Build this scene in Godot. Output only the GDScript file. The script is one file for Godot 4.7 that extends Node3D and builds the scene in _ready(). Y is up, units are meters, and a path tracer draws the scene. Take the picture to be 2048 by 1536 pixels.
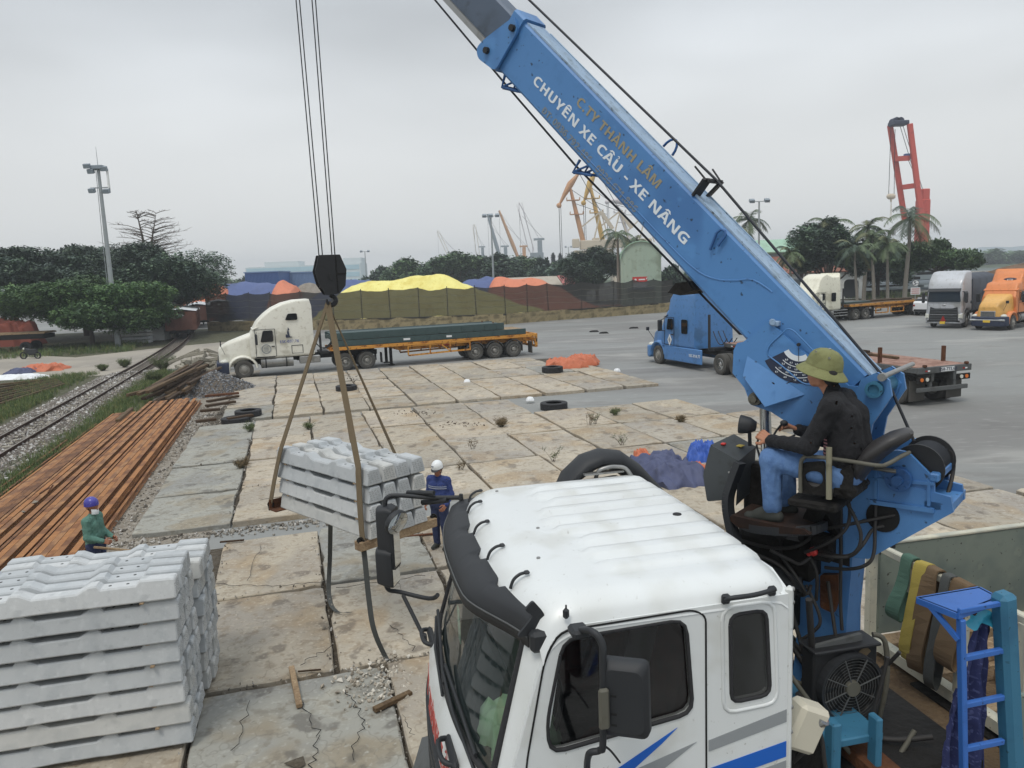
extends Node3D
const CAM_H:=5.2
const PITCH:=8.2
const ROLL:=2.3
const FOCAL:=1524.0
var cam_r: Vector3
var cam_u: Vector3
var cam_f: Vector3
var rng:=RandomNumberGenerator.new()
var names:={}
var M:={}
var tex_cache:={}
# yard axes: the slabs,the rails and the track all run along YL
const YT:=Vector3(0.961,0,-0.276)
const YL:=Vector3(-0.276,0,-0.961)
const YARD:=-0.13
# ---------------------------------------------------------------- mesh builder
class MB:
	var st:=SurfaceTool.new()
	var tris:=0
	var X:=Transform3D()
	func _init():
		st.begin(Mesh.PRIMITIVE_TRIANGLES)
		st.set_smooth_group(-1)
	func sm(g: int) -> MB:
		st.set_smooth_group(g)
		return self
	func col(c: Color) -> MB:
		st.set_color(c)
		return self
	func tri(a: Vector3,b: Vector3,c: Vector3):
		st.add_vertex(X*a); st.add_vertex(X*c); st.add_vertex(X*b)
		tris+=1
	func quad(a: Vector3,b: Vector3,c: Vector3,d: Vector3):
		tri(a,b,c); tri(a,c,d)
	func triuv(a: Vector3,b: Vector3,c: Vector3,ua: Vector2,ub: Vector2,uc: Vector2):
		st.set_uv(ua); st.add_vertex(X*a); st.set_uv(uc); st.add_vertex(X*c); st.set_uv(ub); st.add_vertex(X*b)
		tris+=1
	func box(c: Vector3,s: Vector3,ch:=0.0,B:=Basis()):
		var h:=s*0.5
		if ch<=0.0:
			var p:=[]
			for i in 8:
				p.append(c+B*Vector3(h.x*(1 if i & 1 else -1),h.y*(1 if i & 2 else -1),h.z*(1 if i & 4 else -1)))
			quad(p[0],p[2],p[3],p[1]); quad(p[4],p[5],p[7],p[6])
			quad(p[0],p[4],p[6],p[2]); quad(p[1],p[3],p[7],p[5])
			quad(p[0],p[1],p[5],p[4]); quad(p[2],p[6],p[7],p[3])
			return
		ch=minf(ch,minf(h.x,minf(h.y,h.z))*0.95)
		var i:=h - Vector3(ch,ch,ch)
		var f:=func(sx,sy,sz,ax):
			var v:=Vector3(i.x*sx,i.y*sy,i.z*sz)
			v[ax]=h[ax]*[sx,sy,sz][ax]
			return c+B*v
		for ax in 3:
			var b:=(ax+1) % 3
			var d:=(ax+2) % 3
			for sg in [-1,1]:
				var q:=[]
				for k in [[-1,-1],[1,-1],[1,1],[-1,1]]:
					var s3:=[0,0,0]
					s3[ax]=sg; s3[b]=k[0]; s3[d]=k[1]
					q.append(f.call(s3[0],s3[1],s3[2],ax))
				if sg > 0: quad(q[0],q[1],q[2],q[3])
				else: quad(q[3],q[2],q[1],q[0])
			for sb in [-1,1]:
				for sd in [-1,1]:
					var lo:=[0,0,0]
					var hi:=[0,0,0]
					lo[ax]=-1; hi[ax]=1; lo[b]=sb; hi[b]=sb; lo[d]=sd; hi[d]=sd
					var p0=f.call(lo[0],lo[1],lo[2],b)
					var p1=f.call(hi[0],hi[1],hi[2],b)
					var p2=f.call(hi[0],hi[1],hi[2],d)
					var p3=f.call(lo[0],lo[1],lo[2],d)
					if sb*sd > 0: quad(p0,p2,p1,p0) if false else quad(p3,p0,p1,p2)
					else: quad(p2,p1,p0,p3)
		for sx in [-1,1]:
			for sy in [-1,1]:
				for sz in [-1,1]:
					var a=f.call(sx,sy,sz,0)
					var b2=f.call(sx,sy,sz,1)
					var c2=f.call(sx,sy,sz,2)
					if sx*sy*sz > 0: tri(a,b2,c2)
					else: tri(a,c2,b2)
	func bar(a: Vector3,b: Vector3,w: float,h: float,ch:=0.0,upv:=Vector3.UP):
		# a box whose length runs from a to b; w across,h along upv
		var z:=(b - a)
		var l:=z.length()
		z=z/l
		if absf(z.dot(upv)) > 0.98: upv=Vector3.RIGHT if absf(z.x) < 0.9 else Vector3.FORWARD
		var x:=upv.cross(z).normalized()
		var y:=z.cross(x)
		box((a+b)*0.5,Vector3(w,h,l),ch,Basis(x,y,z))
	static func frame(d: Vector3,hint:=Vector3.UP) -> Basis:
		d=d.normalized()
		if absf(d.dot(hint)) > 0.98: hint=Vector3.RIGHT if absf(d.x) < 0.9 else Vector3.FORWARD
		var x:=hint.cross(d).normalized()
		return Basis(x,d.cross(x),d)
	func cyl(a: Vector3,b: Vector3,ra: float,rb: float,n:=12,cap:=true):
		var F:=MB.frame(b - a)
		for i in n:
			var t0:=TAU*i/n
			var t1:=TAU*(i+1)/n
			var d0:=F*Vector3(cos(t0),sin(t0),0)
			var d1:=F*Vector3(cos(t1),sin(t1),0)
			st.set_smooth_group(7)
			quad(a+d0*ra,a+d1*ra,b+d1*rb,b+d0*rb)
			st.set_smooth_group(-1)
			if cap:
				tri(a,a+d1*ra,a+d0*ra)
				tri(b,b+d0*rb,b+d1*rb)
	func tube(pts: Array,r,n:=6,cap:=true):
		var prev:=[]
		var up:=Vector3.UP
		var F:=Basis()
		for i in pts.size():
			var d: Vector3=(pts[mini(i+1,pts.size() - 1)] - pts[maxi(i - 1,0)])
			if i==0:
				F=MB.frame(d,up)
			else:
				d=d.normalized()
				var x:=(F.x - d*F.x.dot(d)).normalized()
				F=Basis(x,d.cross(x),d)
			var rr: float=r[i] if r is Array else r
			var ring:=[]
			for k in n:
				var t:=TAU*k/n
				ring.append(pts[i]+F*Vector3(cos(t)*rr,sin(t)*rr,0))
			if i > 0:
				st.set_smooth_group(6)
				for k in n:
					var k1:=(k+1) % n
					quad(prev[k],prev[k1],ring[k1],ring[k])
				st.set_smooth_group(-1)
			if cap and (i==0 or i==pts.size() - 1):
				for k in range(1,n - 1):
					if i==0: tri(ring[0],ring[k+1],ring[k])
					else: tri(ring[0],ring[k],ring[k+1])
			prev=ring
	func prism(poly: PackedVector2Array,T:=Transform3D(),d:=0.05,sides:=true):
		# polygon in the XY plane of T,from z = 0 to z = d
		if Geometry2D.is_polygon_clockwise(poly)==(d > 0):
			poly=poly.duplicate(); poly.reverse()
		var idx:=Geometry2D.triangulate_polygon(poly)
		for i in range(0,idx.size(),3):
			var a:=poly[idx[i]]
			var b:=poly[idx[i+1]]
			var c:=poly[idx[i+2]]
			var cr:=(b - a).cross(c - a)
			if (cr < 0)==(d > 0):
				var t:=b
				b=c; c=t
			tri(T*Vector3(a.x,a.y,d),T*Vector3(b.x,b.y,d),T*Vector3(c.x,c.y,d))
			tri(T*Vector3(a.x,a.y,0),T*Vector3(c.x,c.y,0),T*Vector3(b.x,b.y,0))
		if sides:
			for i in poly.size():
				var a:=poly[i]
				var b:=poly[(i+1) % poly.size()]
				quad(T*Vector3(a.x,a.y,0),T*Vector3(b.x,b.y,0),T*Vector3(b.x,b.y,d),T*Vector3(a.x,a.y,d))
	func loft(rings: Array,cap:=true,closed:=true,sg:=5):
		var n: int=rings[0].size()
		for i in rings.size() - 1:
			var A: Array=rings[i]
			var B2: Array=rings[i+1]
			st.set_smooth_group(sg)
			for k in (n if closed else n - 1):
				var k1:=(k+1) % n
				quad(A[k],A[k1],B2[k1],B2[k])
		st.set_smooth_group(-1)
		if cap:
			for e in 2:
				var R: Array=rings[0] if e==0 else rings[-1]
				var c:=Vector3.ZERO
				for p in R: c+=p
				c /= n
				for k in n:
					if e==0: tri(c,R[(k+1) % n],R[k])
					else: tri(c,R[k],R[(k+1) % n])
	func lathe(prof: Array,T:=Transform3D(),n:=24,sg:=4):
		# profile of Vector2(radius,along Z of T)
		for i in prof.size() - 1:
			st.set_smooth_group(sg if sg>=0 else -1)
			for k in n:
				var t0:=TAU*k/n
				var t1:=TAU*(k+1)/n
				var a: Vector2=prof[i]
				var b: Vector2=prof[i+1]
				quad(T*Vector3(a.x*cos(t0),a.x*sin(t0),a.y),T*Vector3(a.x*cos(t1),a.x*sin(t1),a.y),T*Vector3(b.x*cos(t1),b.x*sin(t1),b.y),T*Vector3(b.x*cos(t0),b.x*sin(t0),b.y))
		st.set_smooth_group(-1)
	func grid(P: Array,sg:=3,flip:=false):
		# rows of points
		for j in P.size() - 1:
			for i in P[j].size() - 1:
				st.set_smooth_group(sg)
				if flip: quad(P[j][i],P[j+1][i],P[j+1][i+1],P[j][i+1])
				else: quad(P[j][i],P[j][i+1],P[j+1][i+1],P[j+1][i])
		st.set_smooth_group(-1)
	func ball(c: Vector3,r: Vector3,n:=12,m:=8,B:=Basis()):
		var rows:=[]
		for j in m+1:
			var row:=[]
			var ph:=-PI/2+PI*j/m
			for i in n+1:
				var t:=TAU*i/n
				row.append(c+B*Vector3(r.x*cos(ph)*cos(t),r.y*sin(ph),-r.z*cos(ph)*sin(t)))
			rows.append(row)
		grid(rows,2)
	func mesh() -> ArrayMesh:
		st.generate_normals()
		return st.commit()
# ---------------------------------------------------------------- nodes
func numbered(n: String) -> String:
	if not names.has(n):
		names[n]=0
		return n
	names[n]+=1
	return "%s_%03d" % [n,names[n]]
func thing(called: String,label: String,category: String,at:=Vector3.ZERO,B:=Basis(),group:="") -> Node3D:
	var o:=Node3D.new()
	o.name=numbered(called)
	add_child(o)
	o.transform=Transform3D(B,at)
	meta(o,label,category,group)
	return o
func meta(o: Node,label: String,category: String,group:=""):
	o.set_meta("label",label)
	o.set_meta("category",category)
	if group!="": o.set_meta("group",group)
func obj(called: String,b,m: Material,parent: Node=null) -> MeshInstance3D:
	var o:=MeshInstance3D.new()
	o.mesh=b.mesh() if b is MB else b
	o.material_override=m
	if parent==null or parent==self:
		o.name=numbered(called)
		add_child(o)
	else:
		o.name=called
		parent.add_child(o,true)
	return o
func item(called: String,b,m: Material,label: String,category: String,group:="") -> MeshInstance3D:
	var o:=obj(called,b,m)
	meta(o,label,category,group)
	return o
func struct(called: String,b,m: Material) -> MeshInstance3D:
	var o:=obj(called,b,m)
	o.set_meta("kind","structure")
	return o
func stuff(o: Node) -> Node:
	o.set_meta("kind","stuff")
	return o
func dup(o: Node3D,label: String,group:="") -> Node3D:
	var c: Node3D=o.duplicate()
	c.name=numbered(String(o.name).rstrip("0123456789").rstrip("_"))
	add_child(c)
	c.set_meta("label",label)
	if group!="": c.set_meta("group",group)
	return c
func multi(called: String,mesh: Mesh,m: Material,xf: Array,cols: Array,parent: Node=null) -> MultiMeshInstance3D:
	var mm:=MultiMesh.new()
	mm.transform_format=MultiMesh.TRANSFORM_3D
	mm.use_colors=cols.size() > 0
	mm.mesh=mesh
	mm.instance_count=xf.size()
	for i in xf.size():
		mm.set_instance_transform(i,xf[i])
		if cols.size() > 0: mm.set_instance_color(i,cols[i])
	var o:=MultiMeshInstance3D.new()
	o.multimesh=mm
	o.material_override=m
	if parent==null:
		o.name=numbered(called)
		add_child(o)
	else:
		o.name=called
		parent.add_child(o,true)
	return o
# ---------------------------------------------------------------- placing
func ray(px: float,py: float) -> Vector3:
	return cam_f+cam_r*((px - 1024.0)/FOCAL)+cam_u*((768.0 - py)/FOCAL)
func G(px: float,py: float,h:=0.0) -> Vector3:
	var d:=ray(px,py)
	return Vector3(0,CAM_H,0)+d*((h - CAM_H)/d.y)
func D(px: float,py: float,z: float) -> Vector3:
	var d:=ray(px,py)
	return Vector3(0,CAM_H,0)+d*(-z/d.z)
func yard(u: float,v: float,h:=0.0) -> Vector3:
	var p:=YT*u+YL*v
	p.y=h
	return p
func turn(dir: Vector3) -> Basis:
	# basis whose X runs along dir on the ground
	dir.y=0
	dir=dir.normalized()
	return Basis(dir,Vector3.UP,dir.cross(Vector3.UP))
func P2(a: Array) -> PackedVector2Array:
	var p:=PackedVector2Array()
	for i in range(0,a.size(),2): p.append(Vector2(a[i],a[i+1]))
	return p
func rr_ring(x: float,y0: float,y1: float,w0: float,w1: float,r: float,n:=4) -> Array:
	# rounded cross-section across Z at x: half widths w0 (bottom) and w1 (top)
	var ring:=[]
	var cs:=[[Vector2(w1,y1),0.0],[Vector2(-w1,y1),90.0],[Vector2(-w0,y0),180.0],[Vector2(w0,y0),270.0]]
	for c in cs:
		var p: Vector2=c[0]
		var rr: float=minf(r,(y1 - y0)*0.49)
		rr=minf(rr,minf(w0,w1)*0.98)
		var o:=p - Vector2(signf(p.x)*rr,(rr if p.y==y1 else -rr))
		for k in n+1:
			var t:=deg_to_rad(c[1]+90.0*k/n)
			ring.append(Vector3(x,o.y+rr*sin(t),o.x+rr*cos(t)))
	ring.reverse()
	return ring
func rrect(x0: float,y0: float,x1: float,y1: float,r: float,n:=4) -> PackedVector2Array:
	var p:=PackedVector2Array()
	var cs:=[[x1 - r,y1 - r,0],[x0+r,y1 - r,90],[x0+r,y0+r,180],[x1 - r,y0+r,270]]
	for c in cs:
		for k in n+1:
			var t:=deg_to_rad(c[2]+90.0*k/n)
			p.append(Vector2(c[0]+r*cos(t),c[1]+r*sin(t)))
	return p
func round_poly(poly: PackedVector2Array,r: float,n:=3) -> PackedVector2Array:
	var out:=PackedVector2Array()
	var m:=poly.size()
	for i in m:
		var p:=poly[i]
		var a:=poly[(i+m - 1) % m] - p
		var b:=poly[(i+1) % m] - p
		var rr:=minf(r,minf(a.length(),b.length())*0.45)
		var s:=p+a.normalized()*rr
		var e:=p+b.normalized()*rr
		for k in n+1:
			var t:=float(k)/n
			out.append(s.lerp(p,t).lerp(p.lerp(e,t),t))
	return out
func holed(b: MB,outer: PackedVector2Array,holes: Array,T: Transform3D,d: float):
	# a plate with openings,cut into strips through each opening's middle
	var cuts:=[-1e3]
	for h in holes:
		var c:=0.0
		for p in h: c+=p.x
		cuts.append(c/h.size())
	cuts.sort()
	cuts.append(1e3)
	for i in cuts.size() - 1:
		var strip:=P2([cuts[i],-1e3,cuts[i+1],-1e3,cuts[i+1],1e3,cuts[i],1e3])
		var polys: Array=Geometry2D.intersect_polygons(outer,strip)
		for h in holes:
			var nxt:=[]
			for q in polys: nxt.append_array(Geometry2D.clip_polygons(q,h))
			polys=nxt
		for q in polys:
			b.prism(q,T,d)
# ---------------------------------------------------------------- textures and materials
func noise_bytes(freq: float,oct: int,sd: int,n: int,kind:=3) -> PackedByteArray:
	var f:=FastNoiseLite.new()
	f.seed=sd
	f.noise_type=kind as FastNoiseLite.NoiseType
	f.frequency=freq*256.0/n
	f.fractal_type=FastNoiseLite.FRACTAL_FBM if oct > 1 else FastNoiseLite.FRACTAL_NONE
	f.fractal_octaves=oct
	if kind==2: f.cellular_return_type=FastNoiseLite.RETURN_DISTANCE
	var im:=f.get_seamless_image(n,n)
	im.convert(Image.FORMAT_L8)
	return im.get_data()
func ctex(key: String,base: Color,layers: Array,n:=512) -> ImageTexture:
	# layers: [frequency,octaves,seed,from,to,colour,strength,noise kind]
	if tex_cache.has(key): return tex_cache[key]
	var w:=n*n
	var r:=PackedFloat32Array(); r.resize(w); r.fill(base.r)
	var g:=PackedFloat32Array(); g.resize(w); g.fill(base.g)
	var b:=PackedFloat32Array(); b.resize(w); b.fill(base.b)
	for l in layers:
		var nb:=noise_bytes(l[0],l[1],l[2],n,l[7] if l.size() > 7 else 3)
		var lut:=PackedFloat32Array(); lut.resize(256)
		for i in 256: lut[i]=smoothstep(l[3],l[4],i/255.0)*l[6] if l.size() < 9 else clampf(1.0 - absf(i/255.0 - 0.5)/l[8],0,1)*l[6]
		var c: Color=l[5]
		var cr:=c.r
		var cg:=c.g
		var cb:=c.b
		for i in w:
			var k:=lut[nb[i]]
			if k > 0.003:
				r[i]+=(cr - r[i])*k
				g[i]+=(cg - g[i])*k
				b[i]+=(cb - b[i])*k
	var by:=PackedByteArray(); by.resize(w*3)
	for i in w:
		by[i*3]=int(clampf(r[i],0,1)*255)
		by[i*3+1]=int(clampf(g[i],0,1)*255)
		by[i*3+2]=int(clampf(b[i],0,1)*255)
	var t:=ImageTexture.create_from_image(Image.create_from_data(n,n,false,Image.FORMAT_RGB8,by))
	tex_cache[key]=t
	return t
func S(r: int,g: int,b: int) -> Color:
	return Color(r/255.0,g/255.0,b/255.0)
func mat(key: String,c: Color,rough:=0.8,metal:=0.0,tex: Texture2D=null,scale:=1.0,bump: Texture2D=null,bump_cm:=0.0,world:=false) -> StandardMaterial3D:
	if M.has(key): return M[key]
	var m:=StandardMaterial3D.new()
	m.resource_name=key
	m.albedo_color=c
	m.roughness=rough
	m.metallic=metal
	if tex or bump:
		m.uv1_triplanar=true
		m.uv1_world_triplanar=world
		m.uv1_scale=Vector3.ONE*scale
	if tex: m.albedo_texture=tex
	if bump:
		m.heightmap_enabled=true
		m.heightmap_texture=bump
		m.heightmap_scale=bump_cm
	M[key]=m
	return m
func glass(key: String,c: Color,alpha: float) -> StandardMaterial3D:
	if M.has(key): return M[key]
	var m:=StandardMaterial3D.new()
	m.resource_name=key
	m.albedo_color=Color(c.r,c.g,c.b,alpha)
	m.transparency=BaseMaterial3D.TRANSPARENCY_ALPHA
	m.roughness=0.03
	M[key]=m
	return m
func vmat(key: String,rough:=0.85) -> StandardMaterial3D:
	var m:=mat(key,Color.WHITE,rough)
	m.vertex_color_use_as_albedo=true
	return m
func lin(r: int,g: int,b: int) -> Color:
	return S(r,g,b).srgb_to_linear()
func text_mesh(s: String,size: float,depth:=0.01,font:="Droid Sans",bold:=true,italic:=false) -> TextMesh:
	var t:=TextMesh.new()
	var f:=SystemFont.new()
	f.font_names=PackedStringArray([font])
	f.font_weight=700 if bold else 400
	f.font_italic=italic
	t.font=f
	t.text=s
	t.font_size=64
	t.pixel_size=size/46.0
	t.depth=depth
	t.curve_step=2.0
	return t
func lettering(s: String,cap: float,m: Material,parent: Node,T: Transform3D,called:="lettering",font:="Droid Sans",bold:=true,italic:=false,wide:=1.0) -> MeshInstance3D:
	# cap height in metres; the text is centred on T,facing its +Z
	var o:=MeshInstance3D.new()
	o.mesh=text_mesh(s,cap,0.004,font,bold,italic)
	o.material_override=m
	o.name=called
	parent.add_child(o,true)
	o.transform=T*Transform3D(Basis.from_scale(Vector3(wide,1,1)),Vector3.ZERO)
	return o
# ---------------------------------------------------------------- smooth bodies
func sdf_body(bones: Array,cell: float,k:=0.04,wr:=0.0,wf:=12.0,sd:=1,into: MB=null) -> MB:
	# bones: [a,b,radius a,radius b,optional flatten Vector3 scale]
	var lo:=Vector3.ONE*1e3
	var hi:=-lo
	for bn in bones:
		for e in 2:
			var r: float=maxf(bn[2],bn[3])+cell*3
			lo=lo.min(bn[e] - Vector3.ONE*r)
			hi=hi.max(bn[e]+Vector3.ONE*r)
	var nx:=int((hi.x - lo.x)/cell)+2
	var ny:=int((hi.y - lo.y)/cell)+2
	var nz:=int((hi.z - lo.z)/cell)+2
	var f:=PackedFloat32Array(); f.resize(nx*ny*nz); f.fill(9.0)
	for bn in bones:
		var a: Vector3=bn[0]
		var b: Vector3=bn[1]
		var ra: float=bn[2]
		var rb: float=bn[3]
		var m:=maxf(ra,rb)+k+cell*2
		var blo:=((a.min(b) - Vector3.ONE*m - lo)/cell).floor()
		var bhi:=((a.max(b)+Vector3.ONE*m - lo)/cell).ceil()
		var ab:=b - a
		var l2:=maxf(ab.length_squared(),1e-9)
		for z in range(maxi(0,int(blo.z)),mini(nz,int(bhi.z)+1)):
			for y in range(maxi(0,int(blo.y)),mini(ny,int(bhi.y)+1)):
				var row:=(z*ny+y)*nx
				for x in range(maxi(0,int(blo.x)),mini(nx,int(bhi.x)+1)):
					var p:=lo+Vector3(x,y,z)*cell
					var t:=clampf((p - a).dot(ab)/l2,0,1)
					var d:=(p - a - ab*t).length() - lerpf(ra,rb,t)
					var o:=f[row+x]
					var h:=clampf(0.5+0.5*(o - d)/k,0,1)
					f[row+x]=lerpf(o,d,h) - k*h*(1 - h)
	if wr > 0:
		var nz2:=FastNoiseLite.new()
		nz2.seed=sd
		nz2.frequency=1.0
		nz2.fractal_octaves=2
		for z in nz:
			for y in ny:
				for x in nx:
					var i:=(z*ny+y)*nx+x
					if absf(f[i]) < wr+cell*2:
						var p:=(lo+Vector3(x,y,z)*cell)*wf
						f[i]+=wr*(absf(nz2.get_noise_3d(p.x,p.y*0.55,p.z))*2.4 - 0.5)
	var vid:={}
	var vs:=[]
	var off:=[0,1,nx,nx+1,nx*ny,nx*ny+1,nx*ny+nx,nx*ny+nx+1]
	var ed:=[[0,1],[2,3],[4,5],[6,7],[0,2],[1,3],[4,6],[5,7],[0,4],[1,5],[2,6],[3,7]]
	var lim:=cell*2.0
	for z in nz - 1:
		for y in ny - 1:
			for x in nx - 1:
				var i:=(z*ny+y)*nx+x
				if absf(f[i]) > lim: continue
				var neg:=0
				for o in off:
					if f[i+o] < 0: neg+=1
				if neg==0 or neg==8: continue
				var s:=Vector3.ZERO
				var c:=0
				for e in ed:
					var da:=f[i+off[e[0]]]
					var db:=f[i+off[e[1]]]
					if (da < 0)!=(db < 0):
						var t:=da/(da - db)
						var pa:=Vector3(e[0] & 1,(e[0] >> 1) & 1,e[0] >> 2)
						var pb:=Vector3(e[1] & 1,(e[1] >> 1) & 1,e[1] >> 2)
						s+=pa.lerp(pb,t)
						c+=1
				vid[i]=vs.size()
				vs.append(lo+(Vector3(x,y,z)+s/c)*cell)
	var mb:=into if into else MB.new()
	mb.sm(1)
	var ax:=[[1,nx,nx*ny],[nx,nx*ny,1],[nx*ny,1,nx]]
	for i in vid:
		for q in ax:
			var j: int=i+q[0]
			if j>=f.size(): continue
			if (f[i] < 0)!=(f[j] < 0):
				var i1: int=i - q[1]
				var i2: int=i - q[1] - q[2]
				var i3: int=i - q[2]
				if vid.has(i1) and vid.has(i2) and vid.has(i3):
					if f[i] < 0: mb.quad(vs[vid[i]],vs[vid[i1]],vs[vid[i2]],vs[vid[i3]])
					else: mb.quad(vs[vid[i]],vs[vid[i3]],vs[vid[i2]],vs[vid[i1]])
	return mb
func _ready():
	# camera
	var p:=deg_to_rad(PITCH)
	var r:=deg_to_rad(ROLL)
	cam_f=Vector3(0,-sin(p),-cos(p))
	var up0:=Vector3(0,cos(p),-sin(p))
	cam_r=Vector3.RIGHT*cos(r) - up0*sin(r)
	cam_u=Vector3.RIGHT*sin(r)+up0*cos(r)
	var cam:=Camera3D.new()
	cam.name="camera"
	cam.fov=rad_to_deg(2*atan(768.0/FOCAL))
	cam.near=0.05
	cam.far=6000
	add_child(cam)
	cam.transform=Transform3D(Basis(cam_r,cam_u,-cam_f),Vector3(0,CAM_H,0))
	cam.current=true
	# sky,air and exposure
	var we:=WorldEnvironment.new()
	we.name="world_environment"
	var env:=Environment.new()
	env.background_mode=Environment.BG_SKY
	var sky:=Sky.new()
	var psm:=PanoramaSkyMaterial.new()
	psm.panorama=sky_picture()
	sky.sky_material=psm
	env.sky=sky
	env.tonemap_mode=Environment.TONE_MAPPER_LINEAR
	env.tonemap_exposure=1.16
	env.fog_enabled=true
	env.fog_density=0.0007
	env.fog_light_color=S(214,220,226)
	env.sdfgi_enabled=true
	env.ssao_enabled=true
	env.ssil_enabled=true
	we.environment=env
	add_child(we)
	# sun behind thick cloud
	var sun:=DirectionalLight3D.new()
	sun.name="sun"
	sun.light_energy=0.35
	sun.light_color=Color(1.0,0.97,0.92)
	sun.light_angular_distance=16
	sun.shadow_enabled=true
	sun.rotation_degrees=Vector3(-62,-25,0)
	add_child(sun)
	rng.seed=77
	materials()
	build_ground()
	build_slabs()
	build_track()
	build_far()
	build_yard_things()
	build_trucks()
	build_crane_truck()
	build_load()
	build_people()
func sky_picture() -> ImageTexture:
	var w:=1024
	var h:=512
	var n1:=FastNoiseLite.new()
	n1.seed=5; n1.frequency=1.0; n1.fractal_octaves=4
	var im:=Image.create(w,h,false,Image.FORMAT_RGBF)
	for y in h:
		var el:=PI/2 - PI*(y+0.5)/h
		for x in w:
			var az:=TAU*x/w
			var d:=Vector3(cos(el)*sin(az),sin(el),cos(el)*cos(az))
			var q:=Vector3(d.x,d.y*3.4,d.z)*1.25
			var c:=n1.get_noise_3d(q.x,q.y,q.z)
			var e:=maxf(el,0.0)
			var l:=0.69 - 0.12*smoothstep(0.14,0.42,e)+0.75*smoothstep(0.5,1.35,e)
			l*=1.0+0.30*c*smoothstep(0.03,0.3,e)
			var t:=smoothstep(0.02,0.45,e)
			var k:=Color(0.98,1.0,0.995).lerp(Color(0.93,1.0,1.075),t)
			if el < 0:
				l=0.3
			im.set_pixel(x,y,Color(k.r*l,k.g*l,k.b*l))
	return ImageTexture.create_from_image(im)
func materials():
	var grain:=ctex("grain",Color.BLACK,[[0.16,4,3,0.0,1.0,Color.WHITE,1.0]])
	var lumps:=ctex("lumps",Color.BLACK,[[0.035,5,9,0.1,0.9,Color.WHITE,1.0]])
	var slab:=ctex("slab",S(176,168,154),[
		[0.008,3,11,0.40,0.75,S(156,150,142),0.7],[0.012,4,12,0.52,0.84,S(160,136,104),0.5],
		[0.03,4,13,0.55,0.85,S(200,188,168),0.7],[0.06,5,14,0.60,0.84,S(132,120,104),0.5],
		[0.17,3,15,0.25,0.02,S(110,98,84),0.55],[0.2,3,16,0.72,0.95,S(214,206,192),0.6],
		[0.03,5,17,0.68,0.82,S(96,88,80),0.5],[0.11,4,18,0.62,0.8,S(140,126,108),0.5],[0.03,4,19,0,1,S(120,110,98),0.35,3,0.02],[0.25,2,20,0.6,0.9,S(200,192,178),0.5]],1024)
	for i in 5:
		var m:=mat("slab_%d" % i,[S(250,248,244),S(236,236,236),S(250,246,240),S(228,227,224),S(240,237,231)][i],0.93,0,slab,0.21,grain,1.2,true)
		m.uv1_offset=Vector3(i*0.37,i*0.21,i*0.53)
	mat("slab_grey",S(214,222,228),0.93,0,slab,0.19,grain,1.2,true).uv1_offset=Vector3(0.3,0.7,0.1)
	var asph:=ctex("asphalt",S(131,132,130),[
		[0.006,3,21,0.35,0.75,S(120,119,117),0.8],[0.015,4,22,0.55,0.85,S(158,157,153),0.7],
		[0.03,5,23,0.62,0.85,S(108,107,105),0.5],[0.2,3,24,0.6,0.95,S(166,165,162),0.4]],1024)
	var am:=mat("asphalt",Color.WHITE,0.9,0,asph,0.055,grain,0.8,true)
	am.vertex_color_use_as_albedo=true
	am.uv1_scale=Vector3(0.03,0.055,0.085)
	var dirt:=ctex("dirt",S(132,124,112),[[0.02,4,31,0.4,0.8,S(110,100,86),0.8],[0.06,4,32,0.55,0.8,S(158,152,142),0.8],
		[0.2,2,33,0.55,0.9,S(176,172,166),0.8],[0.2,2,34,0.4,0.1,S(82,76,68),0.7]],512)
	mat("dirt",Color.WHITE,0.95,0,dirt,0.35,lumps,6,true)
	mat("dark_dirt",S(150,144,134),0.95,0,dirt,0.6,lumps,5,true)
	mat("verge",S(150,158,128),0.95,0,dirt,0.3,lumps,6,true)
	mat("gravel_base",S(196,192,190),0.95,0,dirt,0.9,lumps,8,true)
	mat("road_dust",S(250,246,240),0.95,0,ctex("roaddust",S(158,153,144),[[0.01,4,41,0.4,0.8,S(140,136,130),0.8],[0.05,4,42,0.6,0.9,S(172,168,160),0.6]]),0.06,grain,1,true)
	vmat("stones",0.9)
	vmat("blades",0.8)
	var lf:=vmat("leaves",0.65)
	lf.backlight_enabled=true
	lf.backlight=Color(0.10,0.16,0.05)
	mat("bark",S(92,82,72),0.95,0,null,3,grain,2)
	mat("palm_bark",S(136,130,120),0.95,0,null,2,grain,2)
	var rust:=ctex("rust",S(152,112,76),[[0.02,4,51,0.45,0.8,S(170,128,86),0.8],[0.04,4,52,0.5,0.85,S(138,98,68),0.7],[0.16,3,53,0.55,0.9,S(190,128,74),0.5],[0.012,3,54,0.55,0.8,S(92,62,46),0.5]])
	for i in 4:
		var rm:=mat("rust_%d" % i,[Color.WHITE,S(236,226,218),S(255,240,220),S(205,196,190)][i],0.85,0.1,rust,0.5,grain,0.5)
		rm.uv1_offset=Vector3(i*0.31,i*0.57,0)
	mat("rail_steel",S(96,80,66),0.7,0.3,rust,0.8)
	mat("rail_shine",S(150,140,128),0.35,0.7)
	mat("old_rust",S(150,128,112),0.9,0,rust,0.8,grain,0.6)
	var conc:=ctex("conc",S(190,192,192),[[0.02,4,61,0.45,0.9,S(178,181,182),0.9],[0.05,4,62,0.6,0.85,S(202,204,204),0.7],[0.03,5,63,0.66,0.9,S(160,163,164),0.6],[0.25,2,64,0.12,0.0,S(120,122,122),0.8]])
	for i in 4:
		var cm:=mat("conc_%d" % i,[Color.WHITE,S(242,244,246),S(250,248,244),S(232,234,236)][i],0.92,0,conc,0.8,grain,0.12)
		cm.uv1_offset=Vector3(i*0.43,i*0.17,i*0.71)
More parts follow.
